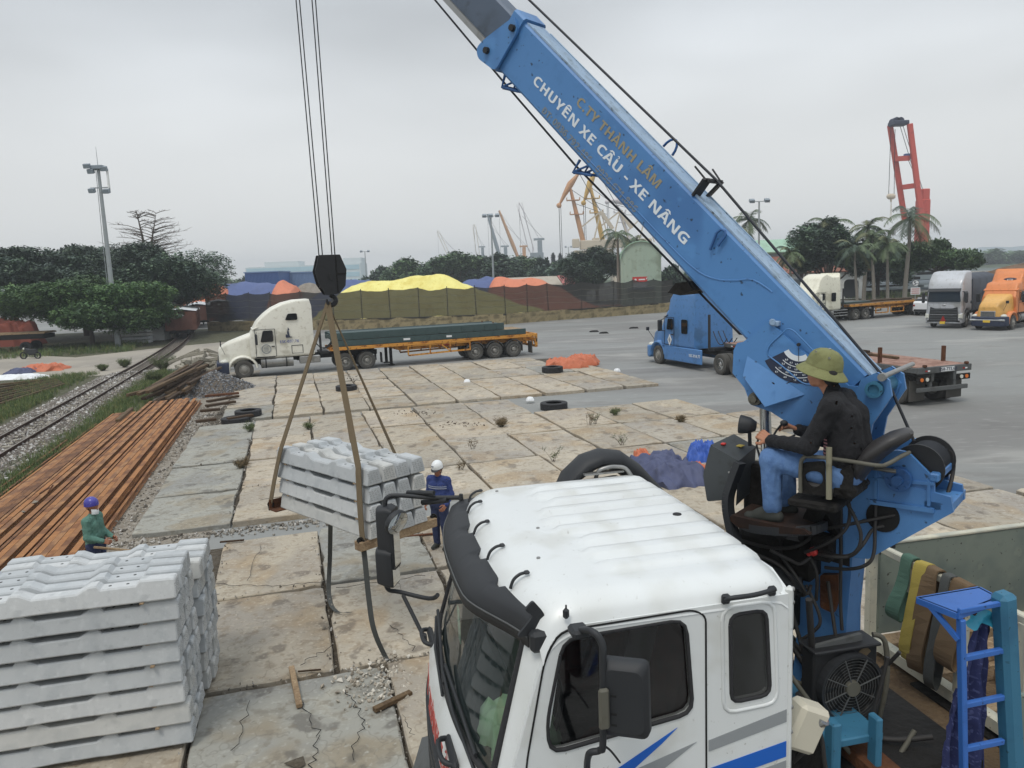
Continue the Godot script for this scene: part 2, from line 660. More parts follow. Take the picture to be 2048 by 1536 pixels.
	mat("conc_dark",S(150,152,152),0.95)
	mat("conc_old",S(206,196,178),0.95,0,conc,0.9,lumps,2)
	mat("wall_conc",S(196,186,160),0.95,0,ctex("wallc",S(196,188,168),[[0.02,5,66,0.5,0.8,S(128,122,104),0.8],[0.05,4,67,0.6,0.9,S(96,92,80),0.6]]),0.25,grain,1)
	mat("hole",S(22,22,22),0.9)
	var wood:=ctex("wood",S(150,128,100),[[0.02,4,71,0.4,0.8,S(118,96,72),0.8],[0.09,4,72,0.55,0.85,S(172,150,120),0.7],[0.2,3,73,0.6,0.9,S(92,74,56),0.5]])
	mat("wood",Color.WHITE,0.9,0,wood,0.7,grain,0.6)
	mat("old_wood",S(168,160,148),0.92,0,wood,0.7,grain,1)
	mat("dark_wood",S(120,108,96),0.92,0,wood,0.7,grain,1)
	mat("rubber",S(40,40,42),0.85,0,null,1,grain,0.4)
	mat("rubber_dusty",S(74,72,68),0.95,0,null,1,grain,0.4)
	var grime:=ctex("grime",Color.WHITE,[[0.012,4,81,0.5,0.85,S(206,203,196),0.8],[0.06,4,82,0.62,0.9,S(206,201,192),0.6],[0.22,2,83,0.88,0.98,S(128,120,110),0.6]])
	var worn:=ctex("worn",S(235,238,242),[[0.01,4,85,0.5,0.85,S(196,204,216),0.8],[0.14,4,86,0.80,0.87,S(92,82,76),0.7],[0.05,4,87,0.6,0.9,S(214,218,224),0.6],[0.03,4,88,0.25,0.15,S(255,255,255),0.5]])
	mat("cab_white",S(214,217,216),0.32,0,ctex("dust",Color.WHITE,[[0.012,4,131,0.5,0.9,S(234,232,226),0.7],[0.12,3,132,0.80,0.93,S(170,164,154),0.5],[0.3,2,133,0.9,0.98,S(90,84,78),0.6]]),0.8).clearcoat_enabled=true
	mat("truck_white",S(222,220,208),0.4,0,grime,0.3)
	mat("truck_cream",S(226,223,204),0.4,0,grime,0.3)
	mat("truck_blue",S(76,126,182),0.4,0,grime,0.35)
	mat("truck_orange",S(216,132,76),0.4,0,grime,0.35)
	mat("truck_yellow",S(216,166,88),0.4,0,grime,0.35)
	mat("truck_silver",S(186,188,192),0.35,0.2,grime,0.35)
	mat("car_white",S(232,234,236),0.2)
	mat("crane_blue",S(84,136,190),0.45,0,worn,0.5)
	mat("crane_blue_top",S(160,182,204),0.6,0,ctex("chipped",S(240,242,244),[[0.05,5,91,0.5,0.8,S(196,196,192),0.8],[0.16,4,92,0.74,0.82,S(92,84,78),0.8],[0.02,4,93,0.5,0.8,S(214,222,232),0.8]]),0.7)
	mat("crane_blue_dark",S(52,98,152),0.55,0,worn,0.6)
	mat("ladder_blue",S(58,112,190),0.5,0,worn,0.6)
	mat("teal_paint",S(58,118,146),0.6,0,worn,0.7)
	mat("boom_grey",S(84,96,112),0.5,0.2,grime,0.5)
	mat("black_steel",S(34,35,37),0.55,0.1,grime,0.8)
	mat("black_plastic",S(36,38,41),0.6)
	mat("dark_grime",S(38,35,32),0.85,0,dirt,1.2,lumps,1)
	mat("grey_panel",S(62,66,68),0.6,0,grime,0.7)
	mat("olive_steel",S(92,90,80),0.7,0.1,grime,0.8)
	mat("hose",S(42,40,39),0.65)
	mat("chrome",S(190,190,188),0.22,0.95)
	mat("steel",S(150,150,148),0.4,0.7,grime,0.7)
	mat("rim_steel",S(150,148,142),0.5,0.4,grime,2)
	mat("galv",S(158,164,166),0.55,0.4,grime,0.3)
	mat("trailer_yellow",S(198,138,52),0.6,0,ctex("yelworn",Color.WHITE,[[0.02,4,95,0.5,0.8,S(190,160,120),0.8],[0.06,5,96,0.6,0.75,S(120,84,52),0.8]]),0.35)
	mat("deck_red",S(152,120,106),0.85,0,rust,0.3).albedo_texture=ctex("deck",Color.WHITE,[[0.02,4,97,0.45,0.8,S(206,192,182),0.8],[0.06,4,98,0.55,0.85,S(176,150,136),0.7]])
	mat("flat_rack",S(52,72,72),0.6,0,grime,0.3)
	mat("frame_grey",S(86,88,88),0.7,0.1,grime,0.6)
	mat("dark_glass",S(20,23,26),0.06)
	mat("truck_glass",S(44,52,58),0.08)
	glass("clear_glass",S(40,56,54),0.34)
	glass("tinted_glass",S(14,16,18),0.36)
	mat("lamp_glass",S(206,206,196),0.15)
	mat("lamp_orange",S(214,112,40),0.25)
	mat("lamp_red",S(150,34,28),0.25)
	mat("mirror",S(200,206,210),0.03,1.0)
	mat("red_paint",S(184,46,40),0.5)
	mat("lettering_white",S(216,222,226),0.6)
	mat("lettering_gold",S(148,140,116),0.7)
	mat("lettering_faded",S(120,128,134),0.7)
	mat("lettering_red",S(170,70,62),0.6)
	mat("lettering_blue",S(52,78,150),0.5)
	mat("lettering_dark",S(36,44,66),0.6)
	mat("stripe_blue",S(18,92,184),0.35)
	mat("stripe_grey",S(140,144,146),0.35)
	mat("plate_yellow",S(222,186,60),0.5)
	mat("plate_white",S(216,218,218),0.5)
	mat("webbing",S(112,98,76),0.95,0,null,6,grain,0.3)
	mat("webbing_dark",S(74,76,74),0.95,0,null,6,grain,0.3)
	mat("webbing_green",S(70,100,86),0.95,0,null,6,grain,0.3)
	mat("webbing_yellow",S(164,146,70),0.95,0,null,6,grain,0.3)
	mat("webbing_brown",S(106,86,62),0.95,0,null,6,grain,0.3)
	mat("cable",S(52,54,58),0.5,0.5)
	mat("tarp_orange",S(190,108,76),0.7,0,grime,0.5)
	mat("tarp_blue",S(72,78,108),0.7,0,grime,0.5)
	mat("tarp_bright",S(48,86,168),0.6,0,grime,0.5)
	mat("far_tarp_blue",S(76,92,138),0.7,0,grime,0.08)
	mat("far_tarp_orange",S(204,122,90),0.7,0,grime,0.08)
	mat("sulphur",S(232,222,138),0.95,0,ctex("sulph",Color.WHITE,[[0.03,5,101,0.45,0.85,S(232,222,190),0.8],[0.08,4,102,0.6,0.9,S(214,200,140),0.6]]),0.06,lumps,20)
	mat("soil_heap",S(214,184,160),0.95,0,dirt,0.1,lumps,20)
	mat("white_sheet",S(226,228,230),0.6,0,grime,0.4)
	var net:=mat("net",Color(0.2,0.195,0.185,0.9),0.95)
	net.transparency=BaseMaterial3D.TRANSPARENCY_ALPHA
	mat("net_band",S(96,96,84),0.95)
	mat("shed_green",S(158,176,160),0.6,0,grime,0.1)
	mat("roof_green",S(150,184,160),0.6,0,grime,0.08)
	mat("shed_grey",S(142,152,156),0.7)
	mat("roof_tile",S(136,92,78),0.9,0,grime,0.2)
	mat("wall_white",S(226,228,226),0.8,0,grime,0.1)
	mat("opening_dark",S(70,74,78),0.8)
	mat("roof_low",S(170,160,146),0.8,0,grime,0.1)
	mat("roof_red",S(168,96,92),0.8)
	mat("glass_far",S(168,194,204),0.3)
	mat("cladding_far",S(196,204,206),0.7)
	mat("container_blue",S(66,96,148),0.6)
	mat("container_pale",S(110,134,170),0.6)
	mat("wagon_brown",S(104,68,56),0.8,0,grime,0.4)
	mat("roof_sheet",S(206,208,210),0.5,0.2,grime,0.3)
	mat("crane_yellow",S(200,164,84),0.6)
	mat("crane_tan",S(190,142,100),0.6)
	mat("crane_red",S(190,76,62),0.6,0,grime,0.05)
	mat("crane_grey",S(132,142,150),0.6)
	mat("crane_cream",S(196,184,164),0.6)
	mat("crane_pale",S(196,190,192),0.6)
	mat("water",S(150,160,160),0.12)
	mat("hill",S(132,146,150),0.95)
	mat("far_ground",S(96,108,84),0.95)
	mat("skin",S(168,116,88),0.6)
	mat("skin_tan",S(150,100,76),0.6)
	mat("black_cloth",S(27,27,30),0.95,0,null,3,grain,0.3)
	mat("denim",S(92,124,168),0.95,0,ctex("denim",Color.WHITE,[[0.03,4,111,0.4,0.8,S(206,214,226),0.8],[0.25,2,112,0.4,0.8,S(222,226,234),0.6]]),2,grain,0.2)
	mat("work_blue",S(46,62,116),0.9,0,null,3,grain,0.3)
	mat("work_green",S(86,124,112),0.9,0,null,3,grain,0.3)
	mat("navy_cloth",S(40,50,82),0.9)
	mat("pith_green",S(124,126,84),0.9,0,grime,3,grain,0.15)
	mat("helmet_white",S(228,230,230),0.3)
	mat("helmet_purple",S(66,62,150),0.3)
	mat("mask_white",S(222,226,228),0.8)
	mat("hair",S(30,28,28),0.8)
	mat("shoe",S(52,54,50),0.8)
	mat("stripe_pink",S(196,140,140),0.9)
func rock(sd: int,flat:=0.7) -> MB:
	var b:=MB.new()
	var r:=RandomNumberGenerator.new()
	r.seed=sd
	var v:=[]
	for d in [Vector3(1,0,0),Vector3(-1,0,0),Vector3(0,1,0),Vector3(0,-1,0),Vector3(0,0,1),Vector3(0,0,-1)]:
		v.append(Vector3(d.x+r.randf_range(-0.35,0.35),(d.y+r.randf_range(-0.3,0.3))*flat,d.z+r.randf_range(-0.35,0.35))*0.5)
	for f in [[0,2,4],[2,1,4],[1,3,4],[3,0,4],[2,0,5],[1,2,5],[3,1,5],[0,3,5]]:
		b.tri(v[f[0]],v[f[1]],v[f[2]])
	return b
func scatter(called: String,n: int,where: Callable,s0: float,s1: float,cols: Array,sd: int,parent: Node=null) -> Node:
	var xf:=[]
	var cc:=[]
	for i in n:
		var p: Vector3=where.call()
		var s:=rng.randf_range(s0,s1)*(1.0 if rng.randf() < 0.85 else 1.7)
		xf.append(Transform3D(Basis.from_euler(Vector3(rng.randf()*6,rng.randf()*6,rng.randf()*6)).scaled_local(Vector3(s,s*rng.randf_range(0.7,1.1),s)),p))
		var c: Color=cols[rng.randi() % cols.size()]
		var k:=rng.randf_range(0.8,1.2)
		cc.append(Color(c.r*k,c.g*k,c.b*k))
	var o:=multi(called,rock(sd).mesh(),M.stones,xf,cc,parent)
	return stuff(o)
func blade_mesh(sd: int,n: int,lean: float) -> ArrayMesh:
	var b:=MB.new()
	var r:=RandomNumberGenerator.new()
	r.seed=sd
	for i in n:
		var a:=r.randf()*TAU
		var o:=Vector3(r.randf_range(-0.3,0.3),0,r.randf_range(-0.3,0.3))
		var d:=Vector3(cos(a),0,sin(a))
		var s:=Vector3(-d.z,0,d.x)*0.035
		var h:=r.randf_range(0.5,1.0)
		var m:=o+Vector3(0,h*0.55,0)+d*lean*0.25
		var t:=o+Vector3(0,h,0)+d*lean*r.randf_range(0.4,1.0)
		b.tri(o - s,o+s,m+s*0.7); b.tri(o - s,m+s*0.7,m - s*0.7); b.tri(m - s*0.7,m+s*0.7,t)
	return b.mesh()
func tufts(called: String,n: int,where: Callable,h0: float,h1: float,cols: Array,sd: int) -> Node:
	var xf:=[]
	var cc:=[]
	for i in n:
		var p: Vector3=where.call()
		var h:=rng.randf_range(h0,h1)
		xf.append(Transform3D(Basis(Vector3.UP,rng.randf()*TAU).scaled_local(Vector3(h*0.8,h,h*0.8)),p))
		var c: Color=cols[rng.randi() % cols.size()]
		var k:=rng.randf_range(0.75,1.25)
		cc.append(Color(c.r*k,c.g*k,c.b*k))
	return stuff(multi(called,blade_mesh(sd,7,0.5),M.blades,xf,cc))
func build_ground():
	# one sheet of asphalt out to the river,finer near the yard
	var b:=MB.new()
	var nz:=FastNoiseLite.new()
	nz.seed=4; nz.frequency=0.02; nz.fractal_octaves=3
	var xs:=[-1300.0,-600.0,-300.0]
	for i in range(-30,41): xs.append(i*4.0)
	xs.append_array([300.0,600.0,1300.0])
	var zs:=[200.0,40.0]
	for i in range(2,-50,-1): zs.append(i*4.0)
	zs.append_array([-260.0])
	var rows:=[]
	for z in zs:
		var row:=[]
		for x in xs: row.append(Vector3(x,YARD,z))
		rows.append(row)
	for j in rows.size() - 1:
		for i in xs.size() - 1:
			var q:=[rows[j][i],rows[j][i+1],rows[j+1][i+1],rows[j+1][i]]
			for k in [[0,1,2],[0,2,3]]:
				var cc:=[]
				for e in k:
					var v: Vector3=q[e]
					var s:=1.0+0.28*nz.get_noise_2d(v.x*0.7+v.z*0.4,v.z*1.6)
					cc.append([v,Color(s,s*0.995,s*0.98)])
				for e in [0,2,1]:
					b.st.set_color(cc[e][1])
					b.st.add_vertex(cc[e][0])
	struct("ground",b,M.asphalt)
	# river and the land beyond it
	b=MB.new()
	b.quad(Vector3(-1300,YARD - 1.2,-255),Vector3(1300,YARD - 1.2,-255),Vector3(1300,YARD - 1.2,-500),Vector3(-1300,YARD - 1.2,-500))
	struct("river",b,M.water)
	b=MB.new()
	b.box(Vector3(0,YARD - 0.6,-257.5),Vector3(2600,1.22,5))
	struct("quay_edge",b,M.wall_conc)
	b=MB.new()
	b.box(Vector3(0,YARD - 0.6,-850),Vector3(2600,1.6,900))
	struct("far_bank",b,M.far_ground)
	for h in [[1960,1100,12,110],[2075,1150,17,190],[2400,1180,30,380]]:
		var c:=at_x(h[0],h[1])
		b=MB.new()
		var rr:=[]
		var hz:=FastNoiseLite.new()
		hz.seed=int(h[0]); hz.frequency=0.006
		for j in 9:
			var row:=[]
			for i in 25:
				var t:=-1.0+i/12.0
				var s:=-1.0+j/4.0
				var y: float=maxf(0,(1 - t*t))*maxf(0,1 - s*s)*h[2]*(1.0+0.6*hz.get_noise_2d(i*22.0,j*22.0))
				row.append(c+Vector3(t*h[3],y,s*120))
			rr.append(row)
		b.grid(rr)
		struct("hill",b,M.hill)
	# dusty road that crosses the track
	b=MB.new()
	var a0:=[G(-60,752),G(150,752),G(330,735),G(560,722)]
	var a1:=[G(-60,702),G(150,712),G(330,692),G(600,668)]
	for i in 3:
		b.quad(a0[i]+Vector3(0,YARD+0.012,0),a0[i+1]+Vector3(0,YARD+0.012,0),a1[i+1]+Vector3(0,YARD+0.012,0),a1[i]+Vector3(0,YARD+0.012,0))
	struct("road",b,M.road_dust)
	# dirt strip beside the slabs,verge along the track
	b=MB.new()
	var e:=Vector3(0,YARD+0.006,0)
	b.quad(yard(-8.3,5)+e,yard(-2.0,5)+e,yard(-2.0,50)+e,yard(-8.3,50)+e)
	struct("dirt_strip",b,M.dirt)
	b=MB.new()
	b.quad(yard(-40,5)+e,yard(-8.3,5)+e,yard(-8.3,56)+e,yard(-40,56)+e)
	b.quad(yard(-60,72)+e,yard(-6,66)+e,yard(-2,100)+e,yard(-70,130)+e)
	struct("verge_soil",b,M.verge)
func at_x(px: float,z: float,h:=YARD) -> Vector3:
	# the point at depth z and height h that lies on column px
	var py:=549.0
	var p:=Vector3.ZERO
	for i in 4:
		p=D(px,py,z)
		py+=(p.y - h)*FOCAL/z
	return p
func slab_mesh(u0: float,u1: float,v0: float,v1: float,seg: int,th: float) -> MB:
	var pts:=PackedVector2Array()
	var g:=rng.randf_range(0.010,0.032)
	var cs:=[Vector2(u0+g,v0+g),Vector2(u1 - g,v0+g),Vector2(u1 - g,v1 - g),Vector2(u0+g,v1 - g)]
	for i in 4:
		cs[i]+=Vector2(rng.randf_range(-0.03,0.03),rng.randf_range(-0.03,0.03))
	for i in 4:
		var a: Vector2=cs[i]
		var b: Vector2=cs[(i+1) % 4]
		var inn:=(b - a).orthogonal().normalized()*-1.0
		if inn.dot(Vector2((u0+u1)/2,(v0+v1)/2) - a) < 0: inn=-inn
		for k in seg:
			var q:=a.lerp(b,(k+rng.randf_range(-0.15,0.15)*(1 if k > 0 else 0))/seg)
			var chip:=rng.randf()
			q+=inn*(rng.randf_range(0.0,0.014)+(rng.randf_range(0.015,0.06) if chip < 0.2 else 0.0))
			if k==0: q+=(Vector2((u0+u1)/2,(v0+v1)/2) - a).normalized()*(rng.randf_range(0.03,0.10) if rng.randf() < 0.35 else 0.012)
			pts.append(q)
	var tilt:=Vector2(rng.randf_range(-0.008,0.008),rng.randf_range(-0.008,0.008))
	var y0:=rng.randf_range(-0.02,0.015)
	var ht:=func(q: Vector2): return y0+(q.x - u0)*tilt.x+(q.y - v0)*tilt.y
	var c:=Vector2((u0+u1)/2,(v0+v1)/2)
	var b:=MB.new()
	var n:=pts.size()
	var top:=[]
	var edge:=[]
	var bot:=[]
	for q in pts:
		var ch:=rng.randf_range(0.012,0.03)
		var qi:=q+(c - q).normalized()*ch
		top.append(yard(qi.x,qi.y,ht.call(qi)))
		edge.append(yard(q.x,q.y,ht.call(q) - ch*0.8))
		bot.append(yard(q.x,q.y,-th))
	var cc:=yard(c.x,c.y,ht.call(c))
	for i in n:
		var j:=(i+1) % n
		b.tri(cc,top[i],top[j])
		b.quad(top[i],edge[i],edge[j],top[j])
		b.quad(edge[i],bot[i],bot[j],edge[j])
	return b
func build_slabs():
	# the bed that shows in the joints
	var b:=MB.new()
	var e:=Vector3(0,YARD+0.014,0)
	b.quad(yard(-3.4,31.3)+e,yard(15.6,31.3)+e,yard(15.6,45)+e,yard(-2.6,45)+e)
	b.quad(yard(-3.5,17.7)+e,yard(14.8,17.7)+e,yard(14.8,23.5)+e,yard(-3.5,23.5)+e)
	b.quad(yard(-3.5,23.5)+e,yard(14.4,23.5)+e,yard(14.4,27)+e,yard(-3.5,27)+e)
	b.quad(yard(-3.5,27)+e,yard(8.4,27)+e,yard(8.4,30.5)+e,yard(-3.5,30.5)+e)
	b.quad(yard(-3.4,3)+e,yard(15,3)+e,yard(15,16.1)+e,yard(-3.4,16.1)+e)
	var base:=struct("concrete_pavement",b,M.dark_dirt)
	var rowsets:=[
		[[-2.95,-0.95,1.02,2.9,4.8,6.6,8.45,10.45,12.4,14.3,16.0],[31.2,34.3,37.4,40.6,43.6,45.4]],
		[[-3.65,-1.58,0.44,2.45,4.47,6.59,8.55,10.6,12.6,14.6,16.7],[17.5,20.45,23.7,27.0,30.6]],
		[[-3.6,-1.66,0.24,2.2,4.15,6.1,8.05,10.0,12.0,13.5,15.1],[10.0,13.1,16.2]],
		[[-9.4,-7.4,-5.4,-3.45,-1.5,0.9,2.9,4.9,6.9,8.9,10.9,12.9,14.9,16.9,18.9,20.9],[3.6,6.8,9.95]],
		[[15.1,17.0,19.0,21.0],[9.95,12.75]]]
	for s in rowsets.size():
		var us: Array=rowsets[s][0]
		var vs: Array=rowsets[s][1]
		for j in vs.size() - 1:
			for i in us.size() - 1:
				if s==1 and j==3 and us[i] > 8.3: continue
				if s==1 and us[i] > 14.5 and j!=1: continue
				if s==0 and us[i] > 14.2 and j > 2: continue
				if s==2 and j==1 and us[i] < -3: continue
				var sh:=rng.randf_range(-0.06,0.06) if s < 2 else 0.0
				var m: Material=M["slab_%d" % (rng.randi() % 5)]
				if s==1 and i==0: m=M.slab_grey
				if rng.randf() < 0.06: m=M.slab_grey
				obj("slab",slab_mesh(us[i],us[i+1],vs[j]+sh,vs[j+1]+sh,5 if vs[j] > 16 else 9,0.155),m,base)
	# cracks that run in from the slab edges
	for q in [[430,1168,560,1172],[560,1172,660,1160],[672,1175,850,1150],[600,1400,640,1470],[640,1470,622,1536],[500,1400,470,1500],[690,1380,730,1440],[730,1440,700,1520],[665,1290,600,1330],[780,1250,830,1300],[760,1095,800,1180],[520,1090,500,1160],[830,1470,800,1420],[350,930,420,940],[520,1000,620,985]]:
		b=MB.new()
		var a0:=G(q[0],q[1],0.012)
		var a1:=G(q[2],q[3],0.012)
		var n:=9
		var sd:=(a1 - a0).cross(Vector3.UP).normalized()
		var pr:=a0
		for k in n:
			var nx:=a0.lerp(a1,(k+1.0)/n)+sd*rng.randf_range(-0.05,0.05)
			b.bar(pr,nx,rng.randf_range(0.003,0.008),0.006)
			pr=nx
		obj("crack",b,M.dark_grime,base)
	# crumbs of stone in the joints and along the edges
	var cols:=[lin(150,144,134),lin(120,114,104),lin(176,172,166),lin(96,90,82)]
	scatter("rubble",2600,func():
		if rng.randf() < 0.45:
			var u:=rng.randf_range(-4.3,-3.3)
			return yard(u,rng.randf_range(14,34),YARD+0.02)
		if rng.randf() < 0.4:
			return yard(rng.randf_range(-4.4,1),17.3 - absf(rng.randfn(0,0.25)),YARD+0.02)
		return yard(rng.randf_range(-4.4,-1.6),rng.randf_range(28,36),YARD+0.02),0.03,0.09,cols,3)
	scatter("slab_rubble",900,func():
		var sx:=[[0.22,10,16],[-1.6,7,16],[2.2,10,16],[0.9,6,10],[-1.58,17.5,30],[0.44,17.5,30],[2.45,18,30],[4.47,18,30],[6.59,18,30]]
		var q: Array=sx[rng.randi() % 9]
		if rng.randf() < 0.3: return yard(rng.randf_range(-3,4),[9.97,9.97,13.1,20.45,23.7,27.0][rng.randi() % 6]+rng.randfn(0,0.08),0.0)
		return yard(q[0]+rng.randfn(0,0.06),rng.randf_range(q[1],q[2]),-0.01),0.02,0.055,cols,5)
	scatter("broken_concrete",260,func():
		return yard(0.75+rng.randfn(0,0.28),9.5+rng.randfn(0,0.35),0.005),0.02,0.07,[lin(176,168,154),lin(150,140,126),lin(200,194,182)],8)
func track_u(v: float) -> float:
	return -9.72 - (0.0011*pow(v - 55.0,2) if v > 55 else 0.0)
func build_track():
	# ballast
	var b:=MB.new()
	var P:=[]
	var v:=6.0
	while v < 106:
		var u:=track_u(v)
		var row:=[]
		var wide:=1.0 if v < 52 else 0.45
		for q in [[-1.95,0.0],[-1.35,0.14],[-0.8,0.2],[0,0.16],[0.8,0.2],[1.2,0.15],[1.75,0.0]]:
			var y: float=q[1]*wide+(0 if v < 53 or v > 68 else -0.04)
			row.append(yard(u+q[0]*wide,v,YARD+0.01+y))
		P.append(row)
		v+=2.0
	b.grid(P,3,true)
	struct("ballast_bed",b,M.gravel_base)
	var cols:=[lin(170,166,162),lin(140,134,128),lin(196,194,190),lin(112,106,100),lin(154,146,136)]
	var bal:=scatter("ballast",17000,func():
		var vv:=9.0+44.0*pow(rng.randf(),1.5)
		var du:=rng.randf_range(-1.95,1.8)
		if absf(du) < 0.62 and rng.randf() < 0.5: du=rng.randf_range(-1.9,1.8)
		var y:=0.2 - maxf(0,absf(du) - 0.9)*0.2
		return yard(track_u(vv)+du,vv,YARD+y),0.05,0.1,cols,12)
	bal.set_meta("label","pale grey crushed stone ballast under the railway line")
	var t:=thing("railway_track","single railway line running in grey ballast toward the brown wagon","railway track")
	for s in [-0.55,0.55]:
		var a:=[]
		v=6.0
		while v < 92:
			a.append(yard(track_u(v)+s,v,YARD+0.27))
			v+=4.0
		var rb:=MB.new()
		var rt:=MB.new()
		for i in a.size() - 1:
			rb.bar(a[i] - Vector3(0,0.02,0),a[i+1] - Vector3(0,0.02,0),0.03,0.13)
			rb.bar(a[i] - Vector3(0,0.09,0),a[i+1] - Vector3(0,0.09,0),0.12,0.02)
			rb.bar(a[i]+Vector3(0,0.03,0),a[i+1]+Vector3(0,0.03,0),0.066,0.04)
			rt.bar(a[i]+Vector3(0,0.052,0),a[i+1]+Vector3(0,0.052,0),0.05,0.006)
		var ro:=obj("rail",rb,M.rail_steel,t)
		obj("running_face",rt,M.rail_shine,ro)
	v=9.0
	var sb:=MB.new()
	sb.box(Vector3.ZERO,Vector3(1.9,0.16,0.22),0.02)
	var sm:=sb.mesh()
	while v < 50:
		var so:=obj("sleeper",sm,M.conc_old,t)
		so.transform=Transform3D(turn(YT),yard(track_u(v),v,YARD+0.105))
		v+=0.62
	# grass
	var gc:=[lin(86,104,56),lin(98,114,62),lin(72,92,50),lin(124,124,76),lin(78,96,56)]
	tufts("grass",13000,func():
		var vv:=9.0+44.0*pow(rng.randf(),1.3)
		var k:=rng.randf()
		if k < 0.42:
			return yard(-7.9+rng.randfn(0,0.34) - (0.0 if vv < 36 else 0.2),vv,YARD+0.02)
		if k < 0.52:
			return yard(rng.randf_range(-8.2,-6.6),rng.randf_range(35,52),YARD+0.02)
		var vg:=14.0+41.0*rng.randf()
		return yard(-11.9 - absf(rng.randfn(0,1.3)) - (1.5*rng.randf() if vg > 44 else 0.0),vg,YARD+0.02),0.12,0.34,gc,5)
	tufts("far_grass",1600,func():
		return yard(rng.randf_range(-30,-13.5),rng.randf_range(72,84),YARD+0.02),0.2,0.6,gc,6)
# ---------------------------------------------------------------- vegetation
func leaf_clump(sd: int,n: int,size: float) -> ArrayMesh:
	if tex_cache.has("leaf%d" % sd): return tex_cache["leaf%d" % sd]
	var b:=MB.new()
	var r:=RandomNumberGenerator.new()
	r.seed=sd
	for i in n:
		var c:=Vector3(r.randfn(0,0.36),r.randfn(0,0.26),r.randfn(0,0.36))
		var a:=Vector3(r.randf_range(-1,1),r.randf_range(-0.7,0.4),r.randf_range(-1,1)).normalized()
		var s:=a.cross(Vector3(r.randf_range(-0.4,0.4),1,r.randf_range(-0.4,0.4))).normalized()
		var l:=size*r.randf_range(0.7,1.3)
		var w:=l*r.randf_range(0.22,0.34)
		b.tri(c,c+a*l*0.5 - s*w,c+a*l); b.tri(c,c+a*l,c+a*l*0.5+s*w)
	tex_cache["leaf%d" % sd]=b.mesh()
	return tex_cache["leaf%d" % sd]
func limb(b: MB,a: Vector3,d: Vector3,l: float,r: float,depth: int,tips: Array,spread: float,up: float):
	var pts:=[a]
	var rr:=[r]
	var p:=a
	var n:=4
	for i in n:
		d=(d+Vector3(rng.randf_range(-0.22,0.22),rng.randf_range(-0.1,0.14)+up*0.05,rng.randf_range(-0.22,0.22))).normalized()
		p+=d*l/n
		pts.append(p)
		rr.append(lerpf(r,r*0.6,float(i+1)/n))
	b.tube(pts,rr,6 if depth > 1 else 4,false)
	tips.append(p)
	tips.append(pts[2])
	if depth<=0: return
	var k:=rng.randi_range(2,3)
	for i in k:
		var ang:=TAU*(i+rng.randf()*0.6)/k
		var s:=MB.frame(d)
		var nd:=(d+(s.x*cos(ang)+s.y*sin(ang))*spread*rng.randf_range(0.7,1.2)+Vector3(0,up,0)).normalized()
		limb(b,p,nd,l*rng.randf_range(0.62,0.82),r*0.58,depth - 1,tips,spread,up)
func tree(called: String,label: String,at: Vector3,h: float,rad: Vector3,trunk_h: float,n: int,size: float,cols: Array,sd: int,group:="",lumps:=9,flat:=0.45) -> Node3D:
	rng.seed=sd
	var t:=thing(called,label,"tree",at,Basis(),group)
	var b:=MB.new()
	var tips:=[]
	var tr:=maxf(0.12,h*0.03)
	b.tube([Vector3(0,-0.2,0),Vector3(rng.randf_range(-0.1,0.1),trunk_h*0.5,0),Vector3(0,trunk_h,0)],[tr*1.3,tr,tr*0.85],8,false)
	var cen:=[]
	for i in lumps:
		var a:=TAU*i/lumps+rng.randf_range(-0.3,0.3)
		var q:=sqrt(rng.randf_range(0.12,1.0))
		var c:=Vector3(cos(a)*rad.x*q,h - rad.y*rng.randf_range(0.35,1.55) - q*q*rad.y*0.45,sin(a)*rad.z*q)
		if i==0: c=Vector3(0,h - rad.y*0.4,0)
		cen.append(c)
		var mid:=Vector3(0,trunk_h,0).lerp(c,0.5)+Vector3(0,-rad.y*0.15,0)
		b.tube([Vector3(0,trunk_h*0.85,0),mid,c],[tr*0.6,tr*0.35,tr*0.12],5,false)
	obj("trunk",b,M.bark,t)
	var xf:=[]
	var cc:=[]
	for i in n:
		var ci:=rng.randi() % cen.size()
		var c: Vector3=cen[ci]
		var d:=Vector3(rng.randfn(),rng.randfn(),rng.randfn()).normalized()*pow(rng.randf(),0.45)
		var lr:=Vector3(rad.x*0.46,rad.y*flat,rad.z*0.46)*(0.75+0.5*fposmod(ci*0.37,1.0))
		var p:=c+d*lr
		var s:=size*rng.randf_range(0.6,1.4)
		xf.append(Transform3D(Basis.from_euler(Vector3(rng.randf_range(-0.5,0.5),rng.randf()*6.3,rng.randf_range(-0.5,0.5))).scaled_local(Vector3(s,s,s)),p))
		var col: Color=cols[rng.randi() % cols.size()]
		var k:=(0.72+0.6*fposmod(ci*0.618,1.0))*rng.randf_range(0.8,1.2)
		cc.append(Color(col.r*k,col.g*k,col.b*k))
	stuff(multi("crown",leaf_clump(sd % 3,9,0.75),M.leaves,xf,cc,t))
	return t
